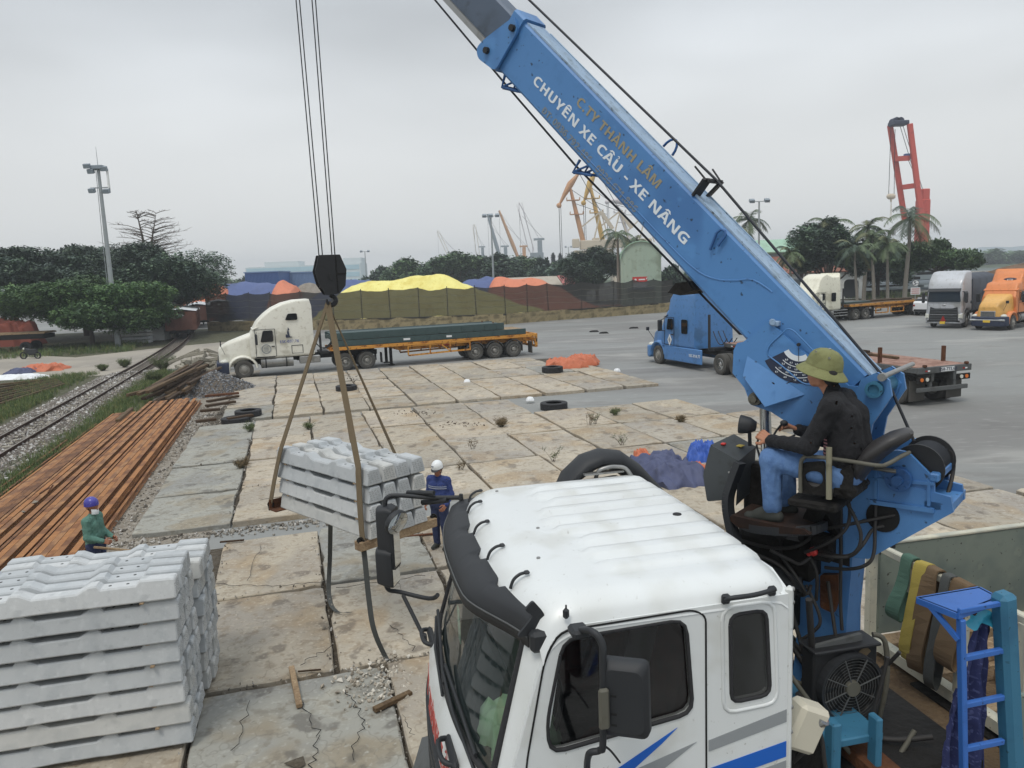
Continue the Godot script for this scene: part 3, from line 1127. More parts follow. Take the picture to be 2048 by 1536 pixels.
func palm(label: String,at: Vector3,h: float,fr: float,sd: int,cols: Array) -> Node3D:
	rng.seed=sd
	var t:=thing("palm_tree",label,"palm tree",at,Basis(),"royal palms in the port")
	var b:=MB.new()
	var ln:=Vector3(rng.randf_range(-0.3,0.3),0,rng.randf_range(-0.3,0.3))
	b.tube([Vector3(0,-0.2,0),Vector3(0,h*0.3,0)+ln*0.3,Vector3(0,h*0.75,0)+ln,Vector3(0,h,0)+ln],[h*0.03,h*0.026,h*0.02,h*0.012],8,false)
	obj("trunk",b,M.palm_bark,t)
	for i in 15:
		var fb:=MB.new()
		var az:=TAU*i/15.0+rng.randf_range(-0.2,0.2)
		var el:=rng.randf_range(-0.35,1.15)
		var d:=Vector3(cos(az)*cos(el),sin(el),sin(az)*cos(el))
		var pts:=[Vector3(0,h,0)+ln]
		var p: Vector3=pts[0]
		for k in 9:
			d=(d+Vector3(0,-0.16 - 0.02*k,0)).normalized()
			p+=d*fr/9.0
			pts.append(p)
		fb.tube(pts,[0.05,0.045,0.04,0.035,0.03,0.026,0.022,0.018,0.012,0.006],3,false)
		for k in range(1,10):
			var dd: Vector3=(pts[k] - pts[k - 1]).normalized()
			var s:=dd.cross(Vector3.UP).normalized()
			var w:=fr*0.26*sin(PI*clampf(k/9.6,0.12,0.97))
			for j in 4:
				var o: Vector3=pts[k - 1].lerp(pts[k],j/4.0)
				for sg in [-1,1]:
					var tip: Vector3=o+s*sg*w*rng.randf_range(0.8,1.1)+dd*w*0.55+Vector3(0,-w*rng.randf_range(0.25,0.75),0)
					fb.tri(o - dd*0.05,o+dd*0.06,tip)
		var c: Color=cols[rng.randi() % cols.size()]
		obj("frond",fb,mat("frond_%d" % (rng.randi() % 4),[S(64,82,58),S(78,94,60),S(56,74,56),S(96,100,66)][rng.randi() % 4],0.6),t)
	return t
# ---------------------------------------------------------------- the port behind the yard
func lamp_post(px: float,z: float,top: float,label: String,heads: int):
	var at:=at_x(px,z)
	var h:=D(px,top,z).y - YARD
	var t:=thing("lamp_post",label,"lamp post",at,Basis(),"floodlight poles")
	var b:=MB.new()
	b.cyl(Vector3.ZERO,Vector3(0,h,0),h*0.014,h*0.008,8)
	obj("pole",b,M.galv,t)
	b=MB.new()
	b.bar(Vector3(-h*0.07,h,0),Vector3(h*0.07,h,0),0.1,0.1)
	obj("cross_arm",b,M.galv,t)
	for i in heads:
		b=MB.new()
		var x:=lerpf(-h*0.075,h*0.075,i/float(heads - 1))
		b.box(Vector3(x,h+0.1,0.15),Vector3(h*0.05,h*0.03,h*0.04),0.02,Basis(Vector3.RIGHT,0.5))
		obj("floodlight",b,M.crane_grey,t)
func far_crane(base_px: float,z: float,tip: Vector2,foot: Vector2,label: String,m: Material,lattice: bool,house: float):
	# luffing crane seen over the trees
	var at:=at_x(base_px,z)
	var t:=thing("harbour_crane",label,"crane",at,Basis(),"cranes along the river")
	var f:=D(foot.x,foot.y,z) - at
	var e:=D(tip.x,tip.y,z) - at
	var b:=MB.new()
	b.cyl(Vector3(f.x,0,0),Vector3(f.x,f.y,0),house*0.28,house*0.22,8)
	obj("tower",b,M.crane_grey,t)
	b=MB.new()
	b.box(Vector3(f.x+house*0.3,f.y,0),Vector3(house,house*0.7,house*0.8),0.1)
	b.box(Vector3(f.x+house*0.55,f.y+house*0.75,0),Vector3(house*0.35,house,house*0.35),0.1)
	b.box(Vector3(f.x+house*0.5,f.y+house*1.35,0),Vector3(house*0.8,house*0.15,house*0.4),0.05)
	obj("machine_house",b,M.crane_grey if lattice else m,t)
	b=MB.new()
	var d:=e - f
	var s:=MB.frame(d)
	var w:=house*0.2
	if lattice:
		for k in 4:
			var o:=s.x*(w if k & 1 else -w)+s.y*(w if k & 2 else -w)
			b.tube([f,f.lerp(e,0.2)+o,f.lerp(e,0.85)+o*0.8,e],w*0.13,4)
		for i in 22:
			var o0:=(s.x if i % 2==0 else -s.x)*w
			for q in [-1,1]:
				b.tube([f.lerp(e,0.1+i*0.04)+o0+s.y*w*q,f.lerp(e,0.14+i*0.04) - o0+s.y*w*q],w*0.08,3,false)
	else:
		b.tube([f,f.lerp(e,0.3),e],[w*0.7,w,w*0.5],4)
	obj("boom",b,m,t)
	b=MB.new()
	var mast:=Vector3(f.x+house*0.5,f.y+house*1.4,0)
	b.tube([mast,e],house*0.012,3,false)
	b.tube([mast+Vector3(house*0.3,0,0),f.lerp(e,0.75)],house*0.012,3,false)
	b.tube([e,Vector3(e.x,f.y*0.9,0)],house*0.012,3,false)
	obj("cables",b,M.cable,t)
func portal_crane(z: float,foot: Vector2,knee: Vector2,nose: Vector2,label: String,m: Material):
	var at:=at_x(foot.x,z)
	var t:=thing("portal_crane",label,"crane",at,Basis(),"double link portal cranes")
	var f:=D(foot.x,foot.y,z) - at
	var k:=D(knee.x,knee.y,z) - at
	var n:=D(nose.x,nose.y,z) - at
	var u:=(k - f).length()/40.0
	var b:=MB.new()
	for sx in [-4.0,4.0]:
		for sz in [-4.0,4.0]:
			b.bar(Vector3(sx,0,sz),Vector3(sx*0.5,f.y - 3,sz*0.5),0.9,0.9)
	b.box(Vector3(0,f.y - 2.4,0),Vector3(6,1.2,6))
	obj("portal",b,M.crane_cream,t)
	b=MB.new()
	b.box(Vector3(3.5,f.y,0),Vector3(9,3,4),0.2)
	b.box(Vector3(-2.6,f.y+0.6,2.0),Vector3(2.4,3,2),0.2)
	obj("machine_house",b,M.crane_cream,t)
	b=MB.new()
	b.tube([f,f.lerp(k,0.5),k],[1.2*u+0.3,1.0*u+0.3,0.6*u+0.2],4)
	obj("boom",b,m,t)
	b=MB.new()
	var back:=k+(k - n).normalized()*5.0+Vector3(0,1.2,0)
	var kd:=(k - n).normalized()
	b.tube([n,n.lerp(k,0.5)+Vector3(0,1.0,0),k+Vector3(0,1.6,0),back],[0.3,0.75,1.15,0.35],4)
	b.ball(n,Vector3(0.9,0.9,0.9),8,6)
	obj("jib",b,m,t)
	b=MB.new()
	var mast:=Vector3(f.x+6,f.y+11,0)
	b.bar(Vector3(f.x+3,f.y,0),mast,0.45,0.45)
	b.bar(Vector3(f.x+9,f.y,0),mast,0.35,0.35)
	b.bar(f.lerp(k,0.3),mast,0.35,0.5)
	b.bar(mast,mast+Vector3(4,-6,0),0.9,1.2)
	obj("mast",b,M.crane_cream,t)
	b=MB.new()
	for q in [0.55,0.8]:
		var c:=f.lerp(k,q)
		b.box(c,Vector3(4.4,0.2,3))
		for sx in [-2.2,2.2]:
			b.box(c+Vector3(sx,0.5,0),Vector3(0.1,0.9,3))
	obj("platform",b,m,t)
	b=MB.new()
	b.tube([mast,back],0.12,3,false)
	b.tube([mast+Vector3(1,0,0),k],0.1,3,false)
	b.tube([mast+Vector3(2,-1,0),f.lerp(k,0.75)],0.1,3,false)
	b.tube([n,Vector3(n.x,8,0)],0.12,3,false)
	b.tube([n+Vector3(0.6,0,0),Vector3(n.x+0.6,8,0)],0.1,3,false)
	obj("cables",b,M.cable,t)
	b=MB.new()
	b.ball(Vector3(n.x+0.3,7,0),Vector3(0.7,1.2,0.7),8,6)
	obj("hook",b,M.black_steel,t)
func heap(called: String,label: String,cat: String,pts: Array,z0: float,depth: float,m: Material,sd: int,rough:=0.5,group:=""):
	# a long heap whose crest follows pts (pixel columns and rows) at depth z0
	var nz:=FastNoiseLite.new()
	nz.seed=sd; nz.frequency=0.16; nz.fractal_octaves=4
	var crest:=[]
	for i in pts.size():
		var q: Vector2=pts[i]
		var p:=D(q.x,q.y,z0)
		crest.append(Vector2(p.x,p.y - YARD))
	var n:=64
	var rows:=[]
	var x0: float=crest[0].x
	var x1: float=crest[-1].x
	for j in 25:
		var s:=-1.0+j/12.0
		var row:=[]
		for i in n+1:
			var x:=lerpf(x0,x1,float(i)/n)
			var hh:=0.0
			for k in crest.size() - 1:
				if x>=crest[k].x and x<=crest[k+1].x:
					hh=maxf(0,cubic_interpolate(crest[k].y,crest[k+1].y,crest[maxi(k - 1,0)].y,crest[mini(k+2,crest.size() - 1)].y,(x - crest[k].x)/maxf(0.01,crest[k+1].x - crest[k].x)))
			var y: float=hh*(1.0 - pow(absf(s),1.5))+rough*nz.get_noise_2d(x,s*depth)*minf(1.0,hh)*(1.0 - absf(s))
			row.append(Vector3(x,YARD+maxf(y,0) - (0.3 if absf(s) > 0.99 else 0.0),-z0+s*depth*(0.9+0.25*nz.get_noise_2d(x*0.6,s+50))))
		rows.append(row)
	var b:=MB.new()
	b.grid(rows,3,true)
	item(called,b,m,label,cat,group)
func crumple(size: Vector3,n: int,sd: int,fold:=1.0) -> MB:
	# a heap of folded sheet: ridged noise over a mound
	var a:=FastNoiseLite.new()
	a.seed=sd; a.frequency=1.0; a.fractal_type=FastNoiseLite.FRACTAL_RIDGED; a.fractal_octaves=1
	var a2:=FastNoiseLite.new()
	a2.seed=sd+3; a2.frequency=1.0; a2.fractal_octaves=3
	var rows:=[]
	for j in n+1:
		var row:=[]
		for i in n+1:
			var s:=-1.0+2.0*i/n
			var t:=-1.0+2.0*j/n
			var rr:=sqrt(s*s+t*t)
			var ed:=1.0+0.22*a.get_noise_2d(s*0.8+40,t*0.8)
			var m:=clampf(1.0 - pow(minf(1.0,maxf(absf(s),absf(t))),2.2),0,1)
			var wp:=0.35*a2.get_noise_2d(s*0.9,t*0.9)
			var q:=a.get_noise_2d((s*0.5+t*0.35+wp)*fold,(t*1.1 - s*0.45+wp)*fold)*0.5+0.5
			var q2:=a.get_noise_2d((s*1.5 - t*0.6)*fold+9.0,(t*0.8+s*0.9)*fold)*0.5+0.5
			var y:=size.y*(m*0.34+minf(1.0,m*2.0)*(0.42*q+0.2*q2+0.12*a2.get_noise_2d(s*2.0,t*2.0)))+0.02
			if maxf(absf(s),absf(t)) > 0.999: y=-0.02
			var sq:=1.0 - 0.25*maxf(0,rr - 1.0)
			row.append(Vector3(s*size.x*0.5*ed*sq+0.06*q*size.x*0.3,y,t*size.z*0.5*ed*sq))
		rows.append(row)
	var b:=MB.new()
	b.grid(rows,3,true)
	return b
func gable(t: Node3D,w: float,d: float,h: float,rise: float,wall: Material,roof: Material,over:=0.5):
	# a long house: x along the ridge,z deep
	var b:=MB.new()
	b.box(Vector3(0,h/2,0),Vector3(w,h,d))
	for s in [-1,1]:
		b.tri(Vector3(s*w/2,h,-d/2),Vector3(s*w/2,h,d/2),Vector3(s*w/2,h+rise,0))
	obj("wall",b,wall,t)
	b=MB.new()
	for s in [-1,1]:
		b.bar(Vector3(0,h - rise*over/(d/2)+0.1,s*(d/2+over)),Vector3(0,h+rise+0.1,0),w+over*2,0.14)
	obj("roof",b,roof,t)
func build_far():
	# far blocks and sheds
	var z:=330.0
	var at:=at_x(610,z)
	var t:=thing("glass_building","pale glazed office block far behind the tarped heaps","building",at)
	var w:=D(722,548,z).x - D(492,548,z).x
	var hh:=D(600,531,z).y - YARD
	var b:=MB.new()
	b.box(Vector3(0,hh/2,-8),Vector3(w,hh,16))
	obj("wall",b,M.cladding_far,t)
	for k in 4:
		b=MB.new()
		b.box(Vector3(0,hh*(0.16+0.24*k),0.05),Vector3(w*0.98,hh*0.15,0.2))
		obj("window_band",b,M.glass_far,t)
	for q in [[-0.2,0.3,2.0],[0.42,0.16,2.4]]:
		b=MB.new()
		b.box(Vector3(w*q[0],hh+q[2]/2,-8),Vector3(w*q[1],q[2],10))
		obj("roof_house",b,M.cladding_far,t)
	for c in [[542,563,545,150.0,64.0,"blue","bright blue warehouse box standing behind the tarped heaps"],[612,574,546,158.0,66.0,"pale","paler blue warehouse box right of the bright blue one"]]:
		at=at_x(c[0],c[3])
		hh=D(c[0],c[2],c[3]).y - YARD
		w=c[4]*c[3]/FOCAL
		t=thing("warehouse",c[6],"warehouse",at)
		b=MB.new()
		b.box(Vector3(0,hh/2,0),Vector3(w,hh,8))
		obj("wall",b,M["container_blue" if c[5]=="blue" else "container_pale"],t)
		b=MB.new()
		for i in 24:
			b.box(Vector3(-w/2+w*(i+0.5)/24,hh*0.5,4.04),Vector3(w/60,hh*0.94,0.12))
		obj("wall_ribs",b,M["container_blue" if c[5]=="blue" else "container_pale"],t)
		b=MB.new()
		b.box(Vector3(0,hh+0.1,0),Vector3(w+0.3,0.2,8.3))
		obj("roof",b,M["container_pale"],t)
	t=thing("house","small house with a red roof far left of the blue warehouse","house",at_x(432,190))
	gable(t,8.5,7,3.4,2.2,M.wall_white,M.roof_red)
	t=thing("long_shed","long pale low roofed shed left of the small red roofed house line","shed",at_x(475,260))
	gable(t,20,10,3.4,1.2,M.cladding_far,M.roof_low)
	# low shed behind the heaps,right of the lamp post
	t=thing("long_shed","long low open shed with a faded brown roof behind the tarps","shed",at_x(1085,140),Basis(Vector3.UP,0.05))
	w=17.5
	b=MB.new()
	b.box(Vector3(0,1.4,-4),Vector3(w,2.8,0.3))
	obj("wall",b,M.shed_grey,t)
	for i in 6:
		b=MB.new()
		b.box(Vector3(-w/2+0.3+i*(w - 0.6)/5,1.5,3),Vector3(0.22,3,0.22))
		obj("column",b,M.wall_white,t)
	b=MB.new()
	b.bar(Vector3(-3,3.1,4.5),Vector3(-3,4.6,-4.5),w - 5,0.15)
	obj("roof",b,M.roof_low,t)
	b=MB.new()
	b.bar(Vector3(w/2 - 2.7,3.15,4.5),Vector3(w/2 - 2.7,4.65,-4.5),5.4,0.15)
	obj("roof",b,M.roof_red,t).set_meta("label","faded red stretch of roof")
	# green shed with a barrel roof
	z=118.0
	at=at_x(1283,z)
	t=thing("barrel_shed","pale green metal shed with a barrel roof and red banner","shed",at,Basis(Vector3.UP,-0.12))
	w=79.0*z/FOCAL
	var h0:=D(1283,517,z).y - YARD
	var h1:=D(1283,483,z).y - YARD
	var arc:=PackedVector2Array([Vector2(-w/2,0),Vector2(w/2,0)])
	for i in 13:
		var a:=PI*i/12
		arc.append(Vector2(w/2*cos(a),h0+(h1 - h0)*sin(a)))
	b=MB.new()
	b.prism(arc,Transform3D(Basis(),Vector3(0,0,-24)),24)
	obj("wall",b,M.shed_green,t)
	b=MB.new()
	for i in 12:
		var a0:=PI*i/12
		var a1:=PI*(i+1)/12
		var q0:=Vector3(w/2*cos(a0)*1.01,h0+(h1 - h0)*sin(a0)+0.06,0.25)
		var q1:=Vector3(w/2*cos(a1)*1.01,h0+(h1 - h0)*sin(a1)+0.06,0.25)
		b.quad(q0,q0+Vector3(0,0,-24.6),q1+Vector3(0,0,-24.6),q1)
		b.bar(q0,q1,0.14,0.14)
	obj("roof",b,M.roof_green,t)
	for i in 9:
		b=MB.new()
		var x:=-w/2+w*(i+0.5)/9
		var top:=h0+(h1 - h0)*sqrt(maxf(0,1 - pow(2*x/w,2))) - 0.15
		b.box(Vector3(x,top/2,0.02),Vector3(0.09,top,0.05))
		obj("cladding_rib",b,M.shed_green,t)
	b=MB.new()
	b.box(Vector3(-0.1,2.35,0.5),Vector3(w*0.68,0.12,0.9))
	obj("awning",b,M.container_blue,t)
	b=MB.new()
	b.box(Vector3(-0.2,3.35,0.12),Vector3(w*0.37,1.6,0.06))
	var ban:=obj("banner",b,M.plate_white,t)
	b=MB.new()
	b.box(Vector3(-0.2,3.72,0.16),Vector3(w*0.37,0.86,0.02))
	obj("banner_heading",b,M.red_paint,ban)
	b=MB.new()
	b.box(Vector3(0.1,3.72,0.18),Vector3(0.95,0.2,0.012)); b.cyl(Vector3(-0.85,3.72,0.16),Vector3(-0.85,3.72,0.19),0.17,0.17,12); b.tri(Vector3(0.72,3.6,0.19),Vector3(0.98,4.0,0.19),Vector3(0.75,3.95,0.19))
	for i in 3: b.box(Vector3(-0.2,3.22 - i*0.16,0.16),Vector3(1.7 - i*0.2,0.05,0.01))
	obj("banner_print",b,M.plate_white,ban)
	# port hall with a green roof over a tiled lean-to and arches
	z=106.0
	at=at_x(1572,z)
	t=thing("port_hall","long white hall with arches, a brown tiled lean-to and green roof","building",at,Basis(Vector3.UP,-0.1))
	w=21.0
	var y1:=D(1560,548,z).y - YARD
	var y2:=D(1560,516,z).y - YARD
	var y3:=D(1560,504,z).y - YARD
	var y4:=D(1560,480,z).y - YARD
	b=MB.new()
	var holes:=[]
	var outer:=P2([-w/2,0,w/2,0,w/2,y1,-w/2,y1])
	for i in 7: holes.append(rrect(-w/2+0.7+i*2.9,0.2,-w/2+2.7+i*2.9,y1*0.72,0.55))
	holed(b,outer,holes,Transform3D(Basis(),Vector3(0,0,0)),0.3)
	obj("wall",b,M.wall_white,t)
	for i in 7:
		b=MB.new()
		b.box(Vector3(-w/2+1.7+i*2.9,y1*0.37,-0.7),Vector3(2.2,y1*0.7,0.1))
		obj("window",b,M.opening_dark,t)
	b=MB.new()
	b.bar(Vector3(0,y1,0.9),Vector3(0,y2+0.2,-4.2),w+0.8,0.16)
	obj("lean_to_roof",b,M.roof_tile,t)
	for i in 14:
		b=MB.new()
		b.bar(Vector3(-w/2+i*1.6,y1+0.08,0.92),Vector3(-w/2+i*1.6,y2+0.28,-4.2),0.06,0.1)
		obj("tile_roll",b,M.roof_tile,t)
	b=MB.new()
	b.box(Vector3(0,y3/2,-10),Vector3(w,y3,11.4))
	obj("wall",b,M.shed_grey,t)
	b=MB.new()
	b.bar(Vector3(0,y3,-3.9),Vector3(0,y4+0.3,-10),w+1,0.2)
	b.bar(Vector3(0,y3,-16.1),Vector3(0,y4+0.3,-10),w+1,0.2)
	obj("roof",b,M.roof_green,t)
	# mesh screen on the low wall
	var line:=[G(418,660),G(545,658),G(670,657),G(840,652),G(1012,646),G(1098,639),G(1227,630),G(1345,621)]
	t=thing("low_wall","stained low concrete wall under the black mesh screen","wall")
	for i in line.size() - 1:
		b=MB.new()
		b.bar(line[i]+Vector3(0,0.5+YARD,0),line[i+1]+Vector3(0,0.5+YARD,0),0.35,1.25)
		obj("wall_section",b,M.wall_conc,t)
	t=thing("mesh_screen","tall black mesh screen on steel posts around the bulk heaps","fence")
	var nz:=FastNoiseLite.new()
	nz.seed=31; nz.frequency=0.25
	for i in line.size() - 1:
		var a: Vector3=line[i]
		var c: Vector3=line[i+1]
		var n:=maxi(2,int(round((c - a).length()/3.6)))
		for k in n:
			var p0:=a.lerp(c,float(k)/n)
			var p1:=a.lerp(c,float(k+1)/n)
			var top:=4.25 - 0.35*i/6.0
			b=MB.new()
			b.cyl(p0+Vector3(0,YARD,0),p0+Vector3(rng.randf_range(-0.15,0.15),top+0.1,0),0.06,0.05,6)
			obj("post",b,M.black_steel,t)
			b=MB.new()
			var rows:=[]
			for q in [0.0,1.0]:
				var row:=[]
				for s in 9:
					var f:=s/8.0
					var pp:=p0.lerp(p1,f)
					var sag:=-0.22*sin(PI*f)+0.2*nz.get_noise_2d(pp.x,3)
					var bot:=0.95+0.25*nz.get_noise_2d(pp.x*1.3,9)
					row.append(Vector3(pp.x,lerpf(bot,top+sag,q),pp.z+0.2+0.15*nz.get_noise_2d(pp.x,7+q*4)))
				rows.append(row)
			b.grid(rows)
			obj("net_panel",b,M.net,t)
			for q in [0.3,0.52,0.75]:
				b=MB.new()
				for s in 8:
					var r0: Vector3=rows[0][s].lerp(rows[1][s],q)
					var r1: Vector3=rows[0][s+1].lerp(rows[1][s+1],q)
					b.quad(r0+Vector3(0,-0.02,0.02),r1+Vector3(0,-0.02,0.02),r1+Vector3(0,0.02,0.02),r0+Vector3(0,0.02,0.02))
				obj("net_band",b,M.net_band,t)
	# heaps under tarpaulin and the bare yellow one
	heap("sulphur_heap","big bare heap of pale yellow sulphur behind the mesh screen","heap",[Vector2(640,625),Vector2(685,586),Vector2(725,565),Vector2(780,558),Vector2(835,554),Vector2(882,550),Vector2(915,560),Vector2(955,576),Vector2(1029,606),Vector2(1130,630),Vector2(1180,640)],98,9.0,M.sulphur,3,0.5)
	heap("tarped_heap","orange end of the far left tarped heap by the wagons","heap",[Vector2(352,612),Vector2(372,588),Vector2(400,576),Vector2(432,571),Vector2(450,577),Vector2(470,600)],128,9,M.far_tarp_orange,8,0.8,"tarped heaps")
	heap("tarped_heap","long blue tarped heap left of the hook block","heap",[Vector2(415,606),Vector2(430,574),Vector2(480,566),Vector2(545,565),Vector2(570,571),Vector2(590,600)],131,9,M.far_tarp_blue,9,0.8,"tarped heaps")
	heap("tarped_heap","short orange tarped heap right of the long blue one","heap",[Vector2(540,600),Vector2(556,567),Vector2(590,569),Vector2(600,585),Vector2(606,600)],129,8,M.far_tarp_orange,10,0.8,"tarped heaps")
	heap("soil_heap","bare grey brown heap between the tarps and the hook block","heap",[Vector2(575,606),Vector2(598,576),Vector2(620,566),Vector2(650,575),Vector2(668,604)],134,8,M.dirt,13,0.8)
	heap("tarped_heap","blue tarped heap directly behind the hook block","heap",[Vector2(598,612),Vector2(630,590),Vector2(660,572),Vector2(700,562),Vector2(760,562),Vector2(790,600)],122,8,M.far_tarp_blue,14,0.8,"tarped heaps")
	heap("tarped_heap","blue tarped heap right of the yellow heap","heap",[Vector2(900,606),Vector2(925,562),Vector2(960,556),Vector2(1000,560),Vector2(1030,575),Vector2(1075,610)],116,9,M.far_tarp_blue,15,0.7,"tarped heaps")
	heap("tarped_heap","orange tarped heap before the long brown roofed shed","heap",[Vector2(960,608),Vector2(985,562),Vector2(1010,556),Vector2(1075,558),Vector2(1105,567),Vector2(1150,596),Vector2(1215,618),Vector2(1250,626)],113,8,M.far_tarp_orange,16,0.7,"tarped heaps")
	heap("sand_heap","pale brown sand heap behind the grey and orange trucks","heap",[Vector2(1945,560),Vector2(1985,545),Vector2(2030,530),Vector2(2090,520),Vector2(2190,530),Vector2(2260,560)],92,12,M.soil_heap,18,0.8)
	# lamp posts and the tall mast
	lamp_post(736,210,503,"thin floodlight pole right of the hook block",2)
	lamp_post(989,150,432,"tall floodlight pole among the grey ship cranes",3)
	lamp_post(1139,330,494,"small far floodlight pole below the yellow cranes",2)
	lamp_post(1517,108,403,"floodlight pole rising beside the crane boom",2)
	at=at_x(237,72.0)
	hh=D(214,331,72.0).y - YARD
	t=thing("radio_mast","tall grey steel mast with antennas rising from the left trees","mast",at)
	b=MB.new()
	b.cyl(Vector3.ZERO,Vector3(0,hh,0),0.27,0.13,12)
	obj("pole",b,M.galv,t)
	b=MB.new()
	b.tube([Vector3(-0.36,1,0.1),Vector3(-0.3,hh*0.6,0.1),Vector3(-0.17,hh,0.1)],0.03,5)
	obj("cable_run",b,M.galv,t)
	b=MB.new()
	b.cyl(Vector3(0,hh,0),Vector3(0,hh+1.7,0),0.03,0.015,5)
	obj("whip_aerial",b,M.galv,t)
	b=MB.new()
	b.box(Vector3(0.0,hh - 0.15,0),Vector3(1.1,0.35,0.9),0.04)
	obj("head_box",b,M.crane_grey,t)
	for q in [[-0.75,-0.05,0.5],[-0.55,-0.5,0.3],[0.6,-0.3,0.2],[-0.7,-2.2,0.2],[0.62,-2.3,0.2]]:
		b=MB.new()
		b.box(Vector3(q[0],hh+q[1],q[2]),Vector3(0.55,0.4,0.4),0.03,Basis(Vector3.RIGHT,0.3))
		obj("floodlight",b,M.crane_grey,t)
	b=MB.new()
	b.tube([Vector3(0.2,hh,0),Vector3(0.85,hh - 0.3,0),Vector3(0.85,hh - 2.4,0),Vector3(0.15,hh - 2.4,0)],0.05,5)
	b.bar(Vector3(-0.9,hh - 1.95,0),Vector3(0.9,hh - 1.95,0),0.08,0.1)
	obj("bracket",b,M.galv,t)
	b=MB.new()
	b.cyl(Vector3(0.85,hh - 0.5,0.1),Vector3(0.85,hh - 2.0,0.1),0.1,0.1,6)
	obj("antenna",b,M.wall_white,t)
	# cranes along the river
	far_crane(905,520,Vector2(875,461),Vector2(903,522),"pale slim ship crane jib, leftmost on the skyline",M.crane_cream,true,4.5)
	far_crane(960,480,Vector2(948,448),Vector2(957,516),"short upright pale orange ship crane left of the tall pole",M.crane_cream,true,5.0)
	far_crane(1003,430,Vector2(975,428),Vector2(1001,520),"grey boomed ship crane left of the tan boomed one",M.crane_grey,false,5.5)
	far_crane(1040,430,Vector2(998,421),Vector2(1038,520),"tan boomed ship crane between two grey ones",M.crane_tan,false,5.5)
	far_crane(1066,440,Vector2(1038,405),Vector2(1066,515),"pale lattice boomed ship crane, tallest of the grey ones",M.crane_pale,true,7.5)
	portal_crane(265,Vector2(1168,490),Vector2(1141,378),Vector2(1118,411),"tan portal crane, leftmost of the link jib cranes",M.crane_tan)
	portal_crane(270,Vector2(1207,488),Vector2(1181,374),Vector2(1167,406),"yellow portal crane just left of the blue boom",M.crane_yellow)
	portal_crane(300,Vector2(1262,486),Vector2(1234,410),Vector2(1214,404),"pale portal crane half hidden behind the blue boom",M.crane_pale)
	# the red one
	z=200.0
	at=at_x(1841,z)
	t=thing("harbour_crane","red twin girder harbour crane rising behind the palms","crane",at)
	var L:=func(px,py): return D(px,py,z) - at
	b=MB.new()
	b.cyl(Vector3(0,0,0),L.call(1841,490),1.9,1.7,16)
	b.box(L.call(1844,455),Vector3(2.3,14,3.4),0.2)
	b.box(L.call(1847,398),Vector3(1.9,5,2.8),0.2)
	obj("tower",b,M.crane_red,t)
	b=MB.new()
	for s in [[Vector2(1836,470),Vector2(1813,250),2.6],[Vector2(1820,440),Vector2(1786,248),-2.6]]:
		var f: Vector3=L.call(s[0].x,s[0].y)
		var e: Vector3=L.call(s[1].x,s[1].y)
		b.bar(f+Vector3(0,0,s[2]),e+Vector3(0,0,s[2]*0.6),0.9,1.25,0.1,Vector3(1,0,0))
	for s in [[1797,316,1812,318],[1813,373,1828,372]]:
		b.bar(L.call(s[0],s[1])+Vector3(0,0,-1.5),L.call(s[2],s[3])+Vector3(0,0,1.5),1.0,1.2)
	obj("boom",b,M.crane_red,t)
	b=MB.new()
	b.box(L.call(1797,247),Vector3(4.0,1.1,3.4),0.2)
	for q in [1789,1797]: b.cyl(L.call(q,243)+Vector3(0,0,-1.2),L.call(q,243)+Vector3(0,0,1.2),0.9,0.9,12)
	obj("sheave_head",b,M.lettering_dark,t)
	b=MB.new()
	b.box(L.call(1815,313),Vector3(1.6,1.4,1.2),0.1)
	obj("gear_box",b,M.container_blue,t)
	b=MB.new()
	for q in [[1782,250,1777,392],[1790,258,1788,392],[1806,252,1847,385],[1800,252,1840,385],[1812,310,1845,385]]:
		b.tube([L.call(q[0],q[1]),L.call(q[2],q[3])],0.09,3,false)
	obj("cables",b,M.cable,t)
	b=MB.new()
	b.ball(L.call(1780,393),Vector3(0.95,0.75,0.6),10,8); b.ball(L.call(1784,393),Vector3(0.95,0.75,0.6),10,8)
	b.cyl(L.call(1782,397),L.call(1782,404),0.3,0.2,8)
	for q in [1780,1784]: b.tube([L.call(1782,404),L.call(q,440)],0.07,3,false)
	obj("hook_block",b,M.crane_cream,t)
	build_trees()
	build_wagons()
